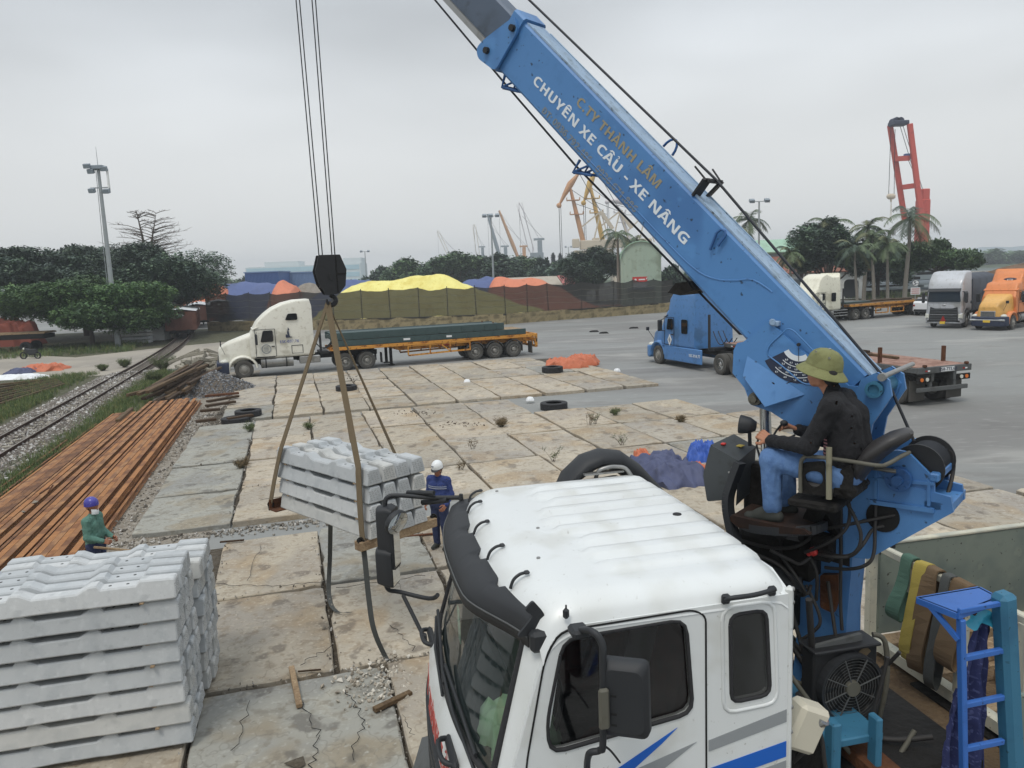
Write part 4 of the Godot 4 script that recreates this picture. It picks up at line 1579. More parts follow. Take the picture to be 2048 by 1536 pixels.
func build_trees():
	var dk:=[lin(62,80,66),lin(70,90,70),lin(54,72,62),lin(82,102,76)]
	var md:=[lin(72,96,64),lin(84,108,70),lin(64,88,60),lin(96,118,76)]
	var br:=[lin(66,96,52),lin(80,110,60),lin(56,84,48),lin(92,120,66)]
	tree("almond_tree","dark spreading almond tree at the far left edge",at_x(40,84),D(60,492,84).y,Vector3(8.5,2.4,6),3.5,11000,0.40,dk,101,"trees beside the crossing",13,0.5)
	tree("almond_tree","dark round almond tree right of the radio mast",at_x(300,88),D(300,482,88).y,Vector3(7.6,3.6,6),3.2,16000,0.40,dk,102,"trees beside the crossing",18,0.55)
	tree("almond_tree","dark almond tree directly behind the radio mast",at_x(175,92),D(175,488,92).y,Vector3(7.0,3.2,6),3.2,11000,0.40,dk,103,"trees beside the crossing",13,0.55)
	tree("feathery_tree","lighter green feathery tree in front of the dark almond trees",at_x(185,74),D(200,545,74).y,Vector3(7.4,2.7,5),2.0,24000,0.27,br,104,"",20,0.5)
	# bare tree
	rng.seed=207
	var at:=at_x(308,97)
	var hh:=D(308,420,97).y
	var t:=thing("bare_tree","leafless tree rising above the dark trees at left","tree",at)
	var b:=MB.new()
	var top:=hh
	b.tube([Vector3.ZERO,Vector3(0.2,top*0.5,0),Vector3(-0.2,top*0.8,0),Vector3(-0.6,top,0)],[0.35,0.24,0.13,0.04],6,false)
	b.tube([Vector3(0.2,top*0.5,0),Vector3(1.0,top*0.74,0.3),Vector3(1.9,top*0.97,0.3)],[0.2,0.13,0.03],5,false)
	for i in 90:
		var on:=rng.randf()
		var y:=top*lerpf(0.56,0.99,rng.randf())
		var o:=Vector3(lerpf(0.2,-0.6,(y/top - 0.5)*2),y,0) if on < 0.5 else Vector3(lerpf(0.2,1.9,(y/top - 0.5)*2),y,0.25)
		var ll:=lerpf(6.2,2.2,(y/top - 0.56)/0.44)*rng.randf_range(0.4,1.0)
		var a:=rng.randf()*TAU
		var d:=Vector3(cos(a),0.06,sin(a)*0.7)
		var m:=o+d*ll*0.5+Vector3(0,0.12*ll,0)
		var e:=o+d*ll+Vector3(0,0.13*ll,0)
		b.tube([o,m,e],[0.05,0.035,0.014],4,false)
		for k in 9:
			var f:=rng.randf_range(0.3,1.0)
			var p:=o.lerp(m,f*2) if f < 0.5 else m.lerp(e,f*2 - 1)
			b.tube([p,p+(d*0.5+Vector3(rng.randf_range(-0.8,0.8),rng.randf_range(0.0,0.5),rng.randf_range(-0.8,0.8)))*ll*0.26],[0.024,0.01],3,false)
	obj("trunk",b,M.bark,t)
	# the belt of trees behind the heaps
	var i:=0
	for q in [[700,565,190,9.0],[640,545,200,7.5],[818,519,175,8.0],[768,535,185,7.0],[860,528,178,7.0],[915,506,172,8.6],[955,515,176,8.0],[1000,509,170,8.6],[1045,515,176,8.0],[1085,518,172,8.0],[1130,524,168,7.6],[430,548,240,8.0],[500,552,250,8.0]]:
		i+=1
		var z: float=q[2]
		var where: String=["just right of the hook block","left of hook block above pale warehouse","above the left half of yellow heap","between hook block and heap crest","above the crest of the yellow heap","first tall one left of floodlight pole","second one left of floodlight pole","directly behind tall floodlight pole","below the pale lattice crane","above the long brown roofed shed","left of conifers above red roof end","above the small red roofed house","left of the bright blue warehouse"][i - 1]
		tree("shade_tree","dense green tree in the far belt, "+where,at_x(q[0],z),D(q[0],q[1],z).y,Vector3(q[3]*0.62,2.6,4.5),2.2,1700,0.95,dk if i % 3 else md,300+i,"belt of trees behind the heaps",9,0.6)
	tree("shade_tree","dark leafy tree left of the green barrel shed",at_x(1195,128),D(1195,493,128).y,Vector3(5.0,3.0,4.0),3.0,8000,0.46,dk,330,"",12,0.6)
	tree("shade_tree","leafy tree behind the barrel shed under the boom",at_x(1345,128),D(1345,535,128).y,Vector3(3.4,2.2,3.5),2.5,2500,0.66,dk,331,"",9,0.6)
	tree("shade_tree","big dark leafy tree among the palms before the port hall",at_x(1655,95),D(1645,437,95).y,Vector3(3.6,3.0,3.2),2.6,7000,0.42,dk,332,"",15,0.6)
	tree("shade_tree","broad dark tree left of the red crane",at_x(1755,108),D(1740,472,108).y,Vector3(4.0,3.0,4.0),3.4,6500,0.45,dk,333,"",13,0.6)
	tree("shade_tree","spreading light green tree right of the red crane",at_x(1872,96),D(1880,478,96).y,Vector3(4.2,1.7,3.2),4.0,6000,0.38,md,334,"",11,0.55)
	tree("shade_tree","low leafy tree left of the port hall arches",at_x(1602,96),D(1602,508,96).y,Vector3(1.5,0.8,1.4),2.6,700,0.5,md,335,"",8,0.6)
	for q in [[1108,508,300,"left"],[1122,509,300,"right"]]:
		t=thing("conifer","small dark conifer below the portal cranes, %s one of two" % q[3],"tree",at_x(q[0],q[2]),Basis(),"pair of conifers")
		hh=D(q[0],q[1],q[2]).y - YARD
		b=MB.new()
		b.cyl(Vector3.ZERO,Vector3(0,hh*0.9,0),0.3,0.1,6)
		obj("trunk",b,M.bark,t)
		var xf:=[]
		var cc:=[]
		rng.seed=int(q[0])
		for k in 700:
			var y:=rng.randf_range(0.15,1.0)
			var a:=rng.randf()*TAU
			var rr:=(1.02 - y)*hh*0.2*sqrt(rng.randf())
			xf.append(Transform3D(Basis(Vector3.UP,rng.randf()*6).scaled_local(Vector3.ONE*0.8),Vector3(cos(a)*rr,y*hh,sin(a)*rr)))
			cc.append(lin(40,58,48))
		stuff(multi("crown",leaf_clump(1,9,0.75),M.leaves,xf,cc,t))
	# palms
	var pc:=[lin(60,78,54)]
	for q in [[1238,470,122,3.8,"left of the green barrel shed"],[1275,482,130,3.4,"just behind the barrel shed roof"],[1478,462,120,3.8,"left of the floodlight pole, beyond the boom"],[1500,440,124,4.2,"behind the floodlight pole, taller of that pair"],
			[1653,452,96,3.6,"before the big dark tree by the port hall"],[1727,456,100,3.4,"tall and slim, left of the red crane"],[1748,472,92,3.0,"right beside the tall slim one"],[1808,438,90,4.4,"tallest one, in front of the red crane"],[1715,500,84,3.0,"low one with yellowing fronds on the green island"],[1580,506,94,2.6,"low one before the port hall arches"],[1775,490,86,2.8,"low one left of the tallest palm"]]:
		i+=1
		var z: float=q[2]
		palm("royal palm "+q[4],at_x(q[0],z),D(q[0],q[1],z).y - YARD,q[3],400+i,pc)
	# far bank wood
	var xf2:=[]
	var cc2:=[]
	rng.seed=91
	for k in 9000:
		var px:=rng.randf_range(1780,2350)
		var z:=rng.randf_range(405,470)
		var p:=at_x(px,z)
		p.y=0.3+7.6*pow(rng.randf(),0.8)*(0.75+0.25*sin(px*0.11)*sin(px*0.037))
		xf2.append(Transform3D(Basis(Vector3.UP,rng.randf()*6).scaled_local(Vector3.ONE*rng.randf_range(1.6,3.0)),p))
		var c: Color=md[rng.randi() % 4]
		cc2.append(c)
	stuff(multi("far_wood",leaf_clump(2,9,0.75),M.leaves,xf2,cc2))
	# the green island under the palms
	b=MB.new()
	var c0:=G(1735,592)
	b.cyl(Vector3(c0.x,YARD,c0.z),Vector3(c0.x,YARD+0.14,c0.z),9.5,9.5,32)
	b.X=Transform3D(Basis.from_scale(Vector3(1,1,1)),Vector3.ZERO)
	struct("kerbed_island",b,M.verge)
	tufts("island_grass",900,func():
		var a:=rng.randf()*TAU
		var rr:=9.2*sqrt(rng.randf())
		return Vector3(c0.x+cos(a)*rr,YARD+0.14,c0.z+sin(a)*rr),0.25,0.7,[lin(80,100,50),lin(110,116,64),lin(64,84,46)],9)
func build_wagons():
	var nm:=["nearest brown goods wagon with a pale corrugated sheet roof","second brown goods wagon behind the nearest one","third pale roofed wagon, farthest along the track"]
	var vv:=[84.0,99.0,114.0]
	for i in 3:
		var v: float=vv[i]
		var p0:=yard(track_u(v),v,YARD)
		if i > 0: p0=at_x([0,398,440][i],[0,99.0,116.0][i])
		var p1:=p0+yard(track_u(97),97) - yard(track_u(84),84)
		var B:=turn(p1 - p0)
		var t:=thing("goods_wagon",nm[i],"railway wagon",p0,B,"goods wagons on the siding")
		var b:=MB.new()
		b.box(Vector3(6.4,1.95,0),Vector3(12.8,1.9,2.9),0.03)
		obj("body",b,M.wagon_brown,t)
		b=MB.new()
		for k in 9: b.box(Vector3(0.02+k*1.58,1.95,0),Vector3(0.1,1.9,3.0))
		for z in [-1.0,0.0,1.0]: b.box(Vector3(-0.04,1.95,z),Vector3(0.08,1.88,0.1))
		obj("ribs",b,M.wagon_brown,t)
		b=MB.new()
		b.box(Vector3(6.4,0.85,0),Vector3(12.6,0.3,2.3))
		b.box(Vector3(-0.25,0.9,0.7),Vector3(0.5,0.3,0.3)); b.box(Vector3(-0.25,0.9,-0.7),Vector3(0.5,0.3,0.3))
		obj("underframe",b,M.dark_grime,t)
		for x in [1.5,3.3,9.5,11.3]:
			b=MB.new()
			for s in [-0.55,0.55]: b.cyl(Vector3(x,0.72,s - 0.06),Vector3(x,0.72,s+0.06),0.42,0.42,16)
			b.cyl(Vector3(x,0.72,-0.6),Vector3(x,0.72,0.6),0.08,0.08,8)
			obj("wheelset",b,M.dark_grime,t)
		b=MB.new()
		var rows:=[]
		for k in 85:
			var x:=-0.1+k*0.155
			var y:=3.06+(0.035 if k % 2 else 0.0)+(0.05*sin(k*0.4))
			rows.append([Vector3(x,y - 0.16,-1.55),Vector3(x,y+0.1,0),Vector3(x,y - 0.16,1.55)])
		b.grid(rows,-1)
		obj("roof",b,M.roof_sheet,t)
		b=MB.new()
		b.box(Vector3(-0.09,2.55,0.1),Vector3(0.03,0.2,0.5))
		obj("number_board",b,M.plate_white,t)
# ---------------------------------------------------------------- wheels and lorries
func tyre_mesh(r: float,w: float,rim: float) -> ArrayMesh:
	var key:="tyre%.2f%.2f" % [r,w]
	if tex_cache.has(key): return tex_cache[key]
	var b:=MB.new()
	var h:=w/2
	b.lathe([Vector2(rim,-h*0.82),Vector2(rim+0.03,-h*0.95),Vector2(r*0.86,-h),Vector2(r*0.96,-h*0.92),Vector2(r,-h*0.78)],Transform3D(),28)
	b.lathe([Vector2(r,h*0.78),Vector2(r*0.96,h*0.92),Vector2(r*0.86,h),Vector2(rim+0.03,h*0.95),Vector2(rim,h*0.82)],Transform3D(),28)
	b.lathe([Vector2(r,-h*0.78),Vector2(r,-h*0.42),Vector2(r - 0.014,-h*0.4),Vector2(r - 0.014,-h*0.34),Vector2(r,-h*0.32),Vector2(r,h*0.32),Vector2(r - 0.014,h*0.34),Vector2(r - 0.014,h*0.4),Vector2(r,h*0.42),Vector2(r,h*0.78)],Transform3D(),28,-1)
	tex_cache[key]=b.mesh()
	return tex_cache[key]
func rim_mesh(rim: float,w: float,front: bool) -> ArrayMesh:
	var key:="rim%.2f%s" % [rim,front]
	if tex_cache.has(key): return tex_cache[key]
	var b:=MB.new()
	var h:=w/2
	if front:
		b.lathe([Vector2(rim,h*0.82),Vector2(rim*0.93,h*0.86),Vector2(rim*0.86,h*0.55),Vector2(rim*0.7,h*0.72),Vector2(rim*0.48,h*0.86),Vector2(rim*0.44,h*1.12),Vector2(rim*0.3,h*1.2),Vector2(0.001,h*1.22)],Transform3D(),24,-1)
	else:
		b.lathe([Vector2(rim,h*0.82),Vector2(rim*0.93,h*0.86),Vector2(rim*0.84,-h*0.1),Vector2(rim*0.5,-h*0.25),Vector2(rim*0.42,-h*0.2),Vector2(rim*0.4,h*0.7),Vector2(rim*0.3,h*0.85),Vector2(0.001,h*0.86)],Transform3D(),24,-1)
	for i in 10:
		var t:=TAU*i/10
		var z:=h*(0.8 if front else -0.15)
		var c:=Vector3(cos(t)*rim*0.58,sin(t)*rim*0.58,z)
		b.cyl(c,c+Vector3(0,0,0.035),0.016,0.014,6)
	b.lathe([Vector2(0.001,-h*0.8),Vector2(rim,-h*0.8)],Transform3D(),12)
	tex_cache[key]=b.mesh()
	return tex_cache[key]
func wheel(t: Node3D,x: float,z: float,r: float,w: float,front: bool,rimm: Material,tyrem: Material):
	var n:=Node3D.new()
	n.name="wheel"
	t.add_child(n,true)
	n.position=Vector3(x,r,z)
	if z < 0: n.rotation.y=PI
	obj("tyre",tyre_mesh(r,w,r*0.56),tyrem,n)
	obj("rim",rim_mesh(r*0.56,w,front),rimm,n)
func side_panel(t: Node3D,called: String,poly: PackedVector2Array,z: float,m: Material,th:=0.02,label:=""):
	# a plate in the side of a body,x along and y up,standing proud at +-z
	for s in [-1,1]:
		var b:=MB.new()
		b.prism(poly,Transform3D(Basis(Vector3(1,0,0),Vector3(0,1,0),Vector3(0,0,1)),Vector3(0,0,s*z)),th*s)
		var o:=obj(called,b,m,t)
		if label!="": o.set_meta("label",label)
func arch(x: float,y: float,r0: float,r1: float,a0: float,a1: float,n:=12) -> PackedVector2Array:
	var p:=PackedVector2Array()
	for i in n+1:
		var a:=deg_to_rad(lerpf(a0,a1,float(i)/n))
		p.append(Vector2(x+r1*cos(a),y+r1*sin(a)))
	for i in n+1:
		var a:=deg_to_rad(lerpf(a1,a0,float(i)/n))
		p.append(Vector2(x+r0*cos(a),y+r0*sin(a)))
	return p
func tractor(called: String,label: String,at: Vector3,head: Vector3,o: Dictionary) -> Node3D:
	# conventional tractor: x forward,origin on the ground under the front axle
	var t:=thing(called,label,"truck",at,turn(head),"articulated lorries on the yard")
	var pm: Material=o.paint
	var b:=MB.new()
	for s in [-1,1]: b.box(Vector3(-3.3,0.95,s*0.42),Vector3(9.0,0.28,0.1))
	for x in [-2.0,-4.5,-6.4,-7.7]: b.box(Vector3(x,0.95,0),Vector3(0.15,0.22,0.8))
	for x in [0.0,-5.75,-7.05]: b.cyl(Vector3(x,0.52,-0.9),Vector3(x,0.52,0.9),0.11,0.11,8)
	b.box(Vector3(-1.0,1.0,0),Vector3(2.6,0.6,0.7),0.1)
	obj("chassis",b,M.dark_grime,t)
	# hood
	b=MB.new()
	var hf: float=o.hood_front
	b.loft([rr_ring(1.30,0.85,hf - 0.12,0.62,0.55,0.12),rr_ring(1.22,0.72,hf,0.78,0.64,0.16),rr_ring(0.7,0.75,hf+0.16,0.92,0.72,0.22),rr_ring(0.0,0.95,hf+0.32,0.98,0.84,0.26),rr_ring(-0.5,1.05,hf+0.44,1.02,0.94,0.28)])
	obj("hood",b,o.get("hood_paint",pm),t)
	b=MB.new()
	b.box(Vector3(1.30,hf - 0.42,0),Vector3(0.06,0.56,0.98),0.02)
	var gr:=obj("grille",b,M.chrome if o.get("chrome_grille",true) else M.black_plastic,t)
	for i in 7:
		b=MB.new()
		b.box(Vector3(1.335,hf - 0.64+i*0.075,0),Vector3(0.02,0.045,0.86))
		obj("grille_bar",b,M.black_plastic,gr)
	for s in [-1,1]:
		b=MB.new()
		b.ball(Vector3(1.03,1.02,s*0.92),Vector3(0.24,0.14,0.22),12,8)
		obj("headlight",b,M.lamp_glass,t)
		# fender over the wheel
		b=MB.new()
		var rings:=[]
		for i in 11:
			var a:=deg_to_rad(lerpf(-8,176,i/10.0))
			var c:=Vector3(0.05+cos(a)*0.74,0.54+sin(a)*0.68,0)
			var nn:=Vector3(cos(a),sin(a),0)
			var w:=0.33
			rings.append([c+Vector3(0,0,s*0.62),c+nn*0.1+Vector3(0,0,s*0.66),c+nn*0.12+Vector3(0,0,s*(0.95+w*0.3)),c+nn*0.06+Vector3(0,0,s*1.2),c - nn*0.02+Vector3(0,0,s*1.22),c - nn*0.04+Vector3(0,0,s*0.9)])
		b.loft(rings)
		obj("fender",b,pm,t)
	b=MB.new()
	b.loft([rr_ring(1.46,0.34,0.74,0.7,0.7,0.08),rr_ring(1.40,0.3,0.78,1.05,1.05,0.1),rr_ring(1.0,0.3,0.8,1.22,1.2,0.1),rr_ring(0.8,0.34,0.78,1.22,1.2,0.1)])
	obj("bumper",b,o.get("bumper",pm),t)
	if o.get("chrome_bumper",false):
		b=MB.new()
		b.box(Vector3(1.43,0.74,0),Vector3(0.1,0.14,2.3),0.04)
		obj("bumper_bar",b,M.chrome,t)
	# cab and sleeper in one shell
	b=MB.new()
	var rings:=[]
	for q in o.shell: rings.append(rr_ring(q[0],q[2] if q.size() > 2 else 1.12,q[1],1.2,q[3] if q.size() > 3 else 1.1,0.16))
	b.loft(rings)
	obj("cab_shell",b,pm,t)
	var wx: Array=o.windscreen
	b=MB.new()
	var wb:=Vector3(wx[0]+0.02,wx[1]+0.02,0)
	var wt:=Vector3(wx[2]+0.02,wx[3]+0.02,0)
	var nn:=Vector3(wt.y - wb.y,wb.x - wt.x,0).normalized()
	for s in [-1,1]:
		b.X=Transform3D(Basis(Vector3(0,0,s),(wt - wb).normalized(),nn*1.0),wb)
		var l:=(wt - wb).length()
		b.prism(round_poly(P2([0.02,0.02,1.0,0.05,0.93,l - 0.03,0.02,l]),0.08),Transform3D(),0.03)
	b.X=Transform3D()
	obj("windscreen",b,o.get("screen",M.truck_glass),t)
	if o.get("visor",true):
		b=MB.new()
		b.bar(wt+Vector3(0.22,-0.04,0),wt+Vector3(-0.12,0.1,0),2.24,0.05,0.02)
		obj("sun_visor",b,o.get("visor_mat",pm),t)
	for q in o.windows: side_panel(t,"side_window",round_poly(P2(q),0.09),1.19,M.dark_glass,0.025)
	var dx: Array=o.door
	side_panel(t,"door_seam",arch_frame(dx[0],1.16,dx[1],dx[2],0.03),1.195,M.hole,0.012)
	side_panel(t,"door_handle",P2([dx[0]+0.08,1.72,dx[0]+0.26,1.72,dx[0]+0.26,1.78,dx[0]+0.08,1.78]),1.2,M.black_plastic,0.05)
	if o.has("locker"): side_panel(t,"locker_seam",arch_frame(o.locker[0],o.locker[1],o.locker[2],o.locker[3],0.03),1.195,M.hole,0.012)
	for s in [-1,1]:
		b=MB.new()
		b.box(Vector3(dx[1] - 0.05,2.22,s*1.5),Vector3(0.14,0.62,0.26),0.04)
		obj("mirror",b,o.get("mirror_mat",M.black_plastic),t)
		b=MB.new()
		b.tube([Vector3(dx[1] - 0.05,2.5,s*1.5),Vector3(dx[1] - 0.1,2.6,s*1.2)],0.02,5)
		b.tube([Vector3(dx[1] - 0.05,1.95,s*1.5),Vector3(dx[1] - 0.1,1.9,s*1.2)],0.02,5)
		obj("mirror_arm",b,M.black_plastic,t)
		b=MB.new()
		b.tube([Vector3(0.95,hf - 0.1,s*0.85),Vector3(1.15,hf+0.45,s*1.15)],0.015,4)
		b.box(Vector3(1.15,hf+0.5,s*1.15),Vector3(0.06,0.2,0.2),0.02)
		obj("hood_mirror",b,M.black_plastic,t)
		if o.get("skirt",false):
			b=MB.new()
			b.box(Vector3(-2.5,0.72,s*1.17),Vector3(3.6,0.78,0.1),0.04)
			b.box(Vector3(-1.1,1.12,s*1.1),Vector3(1.2,0.05,0.25))
			obj("side_skirt",b,pm,t)
		else:
			b=MB.new()
			b.cyl(Vector3(-0.95,0.82,s*0.92),Vector3(-2.75,0.82,s*0.92),0.31,0.31,20)
			obj("fuel_tank",b,M.steel,t)
			b=MB.new()
			for x in [-1.25,-2.4]: b.cyl(Vector3(x,0.82,s*0.92),Vector3(x+0.07,0.82,s*0.92),0.325,0.325,20)
			b.box(Vector3(-1.2,1.14,s*1.1),Vector3(1.1,0.04,0.24))
			obj("tank_strap",b,M.black_steel,t)
			b=MB.new()
			if o.get("rails",false):
				for y in [0.55,0.78,1.02]: b.box(Vector3(-3.6,y,s*1.18),Vector3(1.9,0.07,0.06),0.02)
				obj("side_guard",b,M.chrome,t)
			else:
				b.box(Vector3(-3.7,0.84,s*1.02),Vector3(1.2,0.42,0.36),0.04)
				obj("battery_box",b,M.steel,t)
		b=MB.new()
		b.box(Vector3(-7.95,0.62,s*0.95),Vector3(0.03,0.62,0.6))
		obj("mud_flap",b,M.rubber,t)
	for s in [-1,1]:
		wheel(t,0.0,s*1.05,0.52,0.3,true,M.rim_steel,M.rubber_dusty)
		for x in [-5.75,-7.05]:
			wheel(t,x,s*0.98,0.52,0.34,false,o.get("rear_rim",M.rim_steel),M.rubber_dusty)
			wheel(t,x,s*0.62,0.52,0.3,false,M.rim_steel,M.rubber_dusty)
	b=MB.new()
	b.cyl(Vector3(-6.4,1.1,0),Vector3(-6.4,1.24,0),0.5,0.5,16)
	b.box(Vector3(-4.6,1.15,0),Vector3(0.5,0.15,1.6))
	b.cyl(Vector3(-4.4,1.1,-0.8),Vector3(-4.4,2.9,-0.8),0.07,0.07,8)
	obj("fifth_wheel",b,M.black_steel,t)
	b=MB.new()
	for k in 3:
		var pts:=[]
		for i in 9:
			var f:=i/8.0
			pts.append(Vector3(lerpf(-4.02,-5.2,f),lerpf(2.0,1.7,f) - 0.5*sin(PI*f),-0.3+0.3*k))
		b.tube(pts,0.025,5)
	obj("air_line",b,M.hose,t)
	return t
func arch_frame(x0: float,y0: float,x1: float,y1: float,w: float) -> PackedVector2Array:
	# outline strip of a rectangle,cut open at one corner so that it stays a simple polygon
	return P2([x0,y0,x1,y0,x1,y1,x0,y1,x0,y0+w*0.6,x0+w,y0+w*0.6,x0+w,y1 - w,x1 - w,y1 - w,x1 - w,y0+w,x0+w*0.5,y0+w*0.5])
func flatbed(called: String,label: String,at: Vector3,head: Vector3,o: Dictionary) -> Node3D:
	# x forward; origin on the ground under the rear end of the deck
	var t:=thing(called,label,"trailer",at,turn(head),"semi-trailers on the yard")
	var L: float=o.length
	var m: Material=o.paint
	var dk:=1.42
	var b:=MB.new()
	for s in [-1,1]:
		b.prism(P2([0,dk - 0.5,L - 4.3,dk - 0.5,L - 3.4,dk - 0.22,L,dk - 0.22,L,dk - 0.02,0,dk - 0.02]),Transform3D(Basis(),Vector3(0,0,s*0.5 - 0.06)),0.12)
	var x:=0.4
	while x < L:
		b.box(Vector3(x,dk - 0.1,0),Vector3(0.1,0.14,2.3))
		x+=1.1
	obj("main_beam",b,m,t)
	for s in [-1,1]:
		b=MB.new()
		b.box(Vector3(L/2,dk - 0.09,s*1.2),Vector3(L,0.2,0.08),0.015)
		obj("side_rail",b,o.get("rail",m),t)
	if o.get("planks",0) > 0:
		for i in o.planks:
			b=MB.new()
			var w: float=2.32/o.planks
			b.box(Vector3(L/2,dk+0.005,-1.16+w*(i+0.5)),Vector3(L,0.05,w - 0.012),0.006)
			obj("deck_board",b,o.deck,t)
	for i in o.axles:
		var ax: float=o.axle0+i*1.31
		b=MB.new()
		b.cyl(Vector3(ax,0.52,-0.95),Vector3(ax,0.52,0.95),0.09,0.09,8)
		for s in [-1,1]: b.box(Vector3(ax,0.78,s*0.5),Vector3(0.9,0.1,0.1))
		obj("axle",b,M.dark_grime,t)
		for s in [-1,1]:
			wheel(t,ax,s*0.99,0.52,0.34,false,M.rim_steel,M.rubber_dusty)
			wheel(t,ax,s*0.63,0.52,0.3,false,M.rim_steel,M.rubber_dusty)
	for s in [-1,1]:
		b=MB.new()
		b.box(Vector3(L - 3.7,0.62,s*0.72),Vector3(0.16,1.0,0.16)); b.box(Vector3(L - 3.7,0.1,s*0.72),Vector3(0.34,0.06,0.3))
		obj("landing_leg",b,M.dark_grime,t)
	b=MB.new()
	b.box(Vector3(0.05,0.62,0),Vector3(0.1,0.16,2.3),0.02)
	for s in [-0.55,0.55]: b.box(Vector3(0.08,0.9,s),Vector3(0.1,0.6,0.12))
	obj("rear_guard",b,o.get("rail",m),t)
	b=MB.new()
	b.box(Vector3(0.0,dk - 0.09,0),Vector3(0.1,0.24,2.46),0.02)
	obj("rear_beam",b,o.get("rail",m),t)
	for s in [-1,1]:
		for k in 2:
			b=MB.new()
			b.cyl(Vector3(0.02,dk - 0.42,s*(0.78+0.24*k)),Vector3(-0.05,dk - 0.42,s*(0.78+0.24*k)),0.075,0.07,12)
			obj("tail_lamp",b,M.lamp_orange if k else M.lamp_glass,t)
		b=MB.new()
		b.box(Vector3(0.0,dk - 0.42,s*0.9),Vector3(0.06,0.22,0.62),0.02)
		obj("lamp_bracket",b,M.dark_grime,t)
		b=MB.new()
		b.box(Vector3(0.35,0.55,s*0.85),Vector3(0.03,0.75,0.7))
		obj("mud_flap",b,M.rubber_dusty,t)
	return t
func build_trucks():
	# --- white tractor,yellow trailer and its two flat racks
	var h:=Vector3(-0.935,0,0.354)
	var col_shell:=[[-0.42,2.02],[-0.6,2.35,1.1,1.06],[-0.86,2.82,1.08,1.04],[-1.0,2.98,1.08,1.06],[-1.35,3.3,1.08,1.06],[-1.8,3.62,1.08,1.06],[-2.4,3.88,1.08,1.08],[-3.1,4.02,1.08,1.1],[-3.9,4.04,1.08,1.1],[-4.0,4.0,1.12,1.08]]
	var t:=tractor("tractor_unit","white long nosed tractor with a sloped sleeper roof and yellow trailer",Vector3(-15.7,YARD,-44.5),h,{
		"paint": M.truck_white,"hood_front": 1.52,"shell": col_shell,"windscreen": [-0.46,2.06,-0.85,2.78],"bumper": M.lettering_dark,
		"windows": [[-1.0,2.02,-1.72,2.02,-1.72,2.68,-1.18,2.68],[-2.45,3.2,-3.16,3.2,-3.14,3.58,-2.62,3.58]],"door": [-1.85,-0.72,2.76],"locker": [-3.35,1.26,-2.7,1.74]})
	var side:=func(x,y,s=1.0): return Transform3D(Basis(Vector3(-1*s,0,0),Vector3(0,1,0),Vector3(0,0,-1)),Vector3(x,y,-1.225))
	lettering("15C-037.76",0.15,M.lettering_blue,t,side.call(-2.6,1.98),"number_lettering","Droid Serif",true)
	var b:=MB.new()
	b.prism(P2([-2.44,2.2,-2.78,2.2,-2.78,2.235,-2.66,2.26,-2.62,2.46,-2.6,2.62,-2.66,2.66,-2.58,2.8,-2.55,2.64,-2.51,2.5,-2.53,2.34,-2.44,2.42,-2.42,2.28]),Transform3D(Basis(),Vector3(0,0,-1.2)),-0.024)
	obj("statue_emblem",b,M.lettering_dark,t)
	b=MB.new()
	b.lathe([Vector2(0.27,0),Vector2(0.27,-0.026),Vector2(0.22,-0.026),Vector2(0.22,0)],Transform3D(Basis(),Vector3(-1.3,1.62,-1.2)),20,-1)
	for k in 4: b.box(Vector3(-1.3,1.5+k*0.08,-1.21),Vector3(0.3 - 0.04*absf(k - 1.5),0.025,0.022))
	obj("round_emblem",b,M.stripe_grey,t)
	var back:=Vector3(-15.7,YARD,-44.5) - h*18.2
	t=flatbed("semi_trailer","orange yellow skeletal semi-trailer carrying dark green flat racks",back,h,{"length": 13.3,"paint": M.trailer_yellow,"axles": 3,"axle0": 1.6})
	for s in [-1,1]:
		b=MB.new()
		b.bar(Vector3(4.6,0.72,s*1.18),Vector3(8.6,0.62,s*1.18),0.06,0.1)
		b.bar(Vector3(4.6,1.2,s*1.18),Vector3(8.6,1.2,s*1.18),0.06,0.08)
		for x in [4.6,5.9,7.2,8.6]: b.box(Vector3(x,0.96,s*1.18),Vector3(0.08,0.6,0.07))
		b.bar(Vector3(5.9,0.7,s*1.19),Vector3(6.5,1.2,s*1.19),0.05,0.07)
		obj("side_frame",b,M.trailer_yellow,t)
		b=MB.new()
		b.box(Vector3(6.1,1.18,s*0.58),Vector3(0.6,0.3,0.03))
		obj("maker_plate",b,M.red_paint,t)
		for k in 3:
			b=MB.new()
			b.prism(arch(1.6+1.31*k,0.52,0.6,0.64,20,160,8),Transform3D(Basis(),Vector3(0,0,s*1.0 - 0.18)),0.36)
			obj("mudguard",b,M.frame_grey,t)
		b=MB.new()
		b.bar(Vector3(0.2,1.2,s*1.1),Vector3(0.0,0.62,s*1.1),0.1,0.12); b.box(Vector3(0.0,0.9,s*1.1),Vector3(0.12,0.7,0.12))
		obj("rear_post",b,M.trailer_yellow,t)
	lettering("15R-047.66",0.17,M.lettering_red,t,Transform3D(Basis(Vector3(-1,0,0),Vector3(0,1,0),Vector3(0,0,-1)),Vector3(3.0+0.9,1.2,-0.58)),"number_lettering")
	for k in 2:
		var fl:=[12.2,11.0][k] as float
		var ft:=thing("flat_rack",["dark green steel flat rack with a plank floor on the yellow trailer","second dark green flat rack, stacked folded on the first"][k],"flat rack",back+Vector3(0,1.44+k*0.42,0) - h*(-0.75 - k*1.5),turn(h),"flat racks on the yellow trailer")
		for s in [-1,1]:
			b=MB.new()
			b.box(Vector3(fl/2,0.19,s*1.16),Vector3(fl,0.36 if k==0 else 0.44,0.1),0.02)
			obj("side_beam",b,M.flat_rack,ft)
			for i in 14:
				b=MB.new()
				b.box(Vector3(0.5+i*(fl - 1)/13,0.19,s*1.22),Vector3(0.1,0.3,0.04))
				obj("beam_rib",b,M.flat_rack,ft)
		b=MB.new()
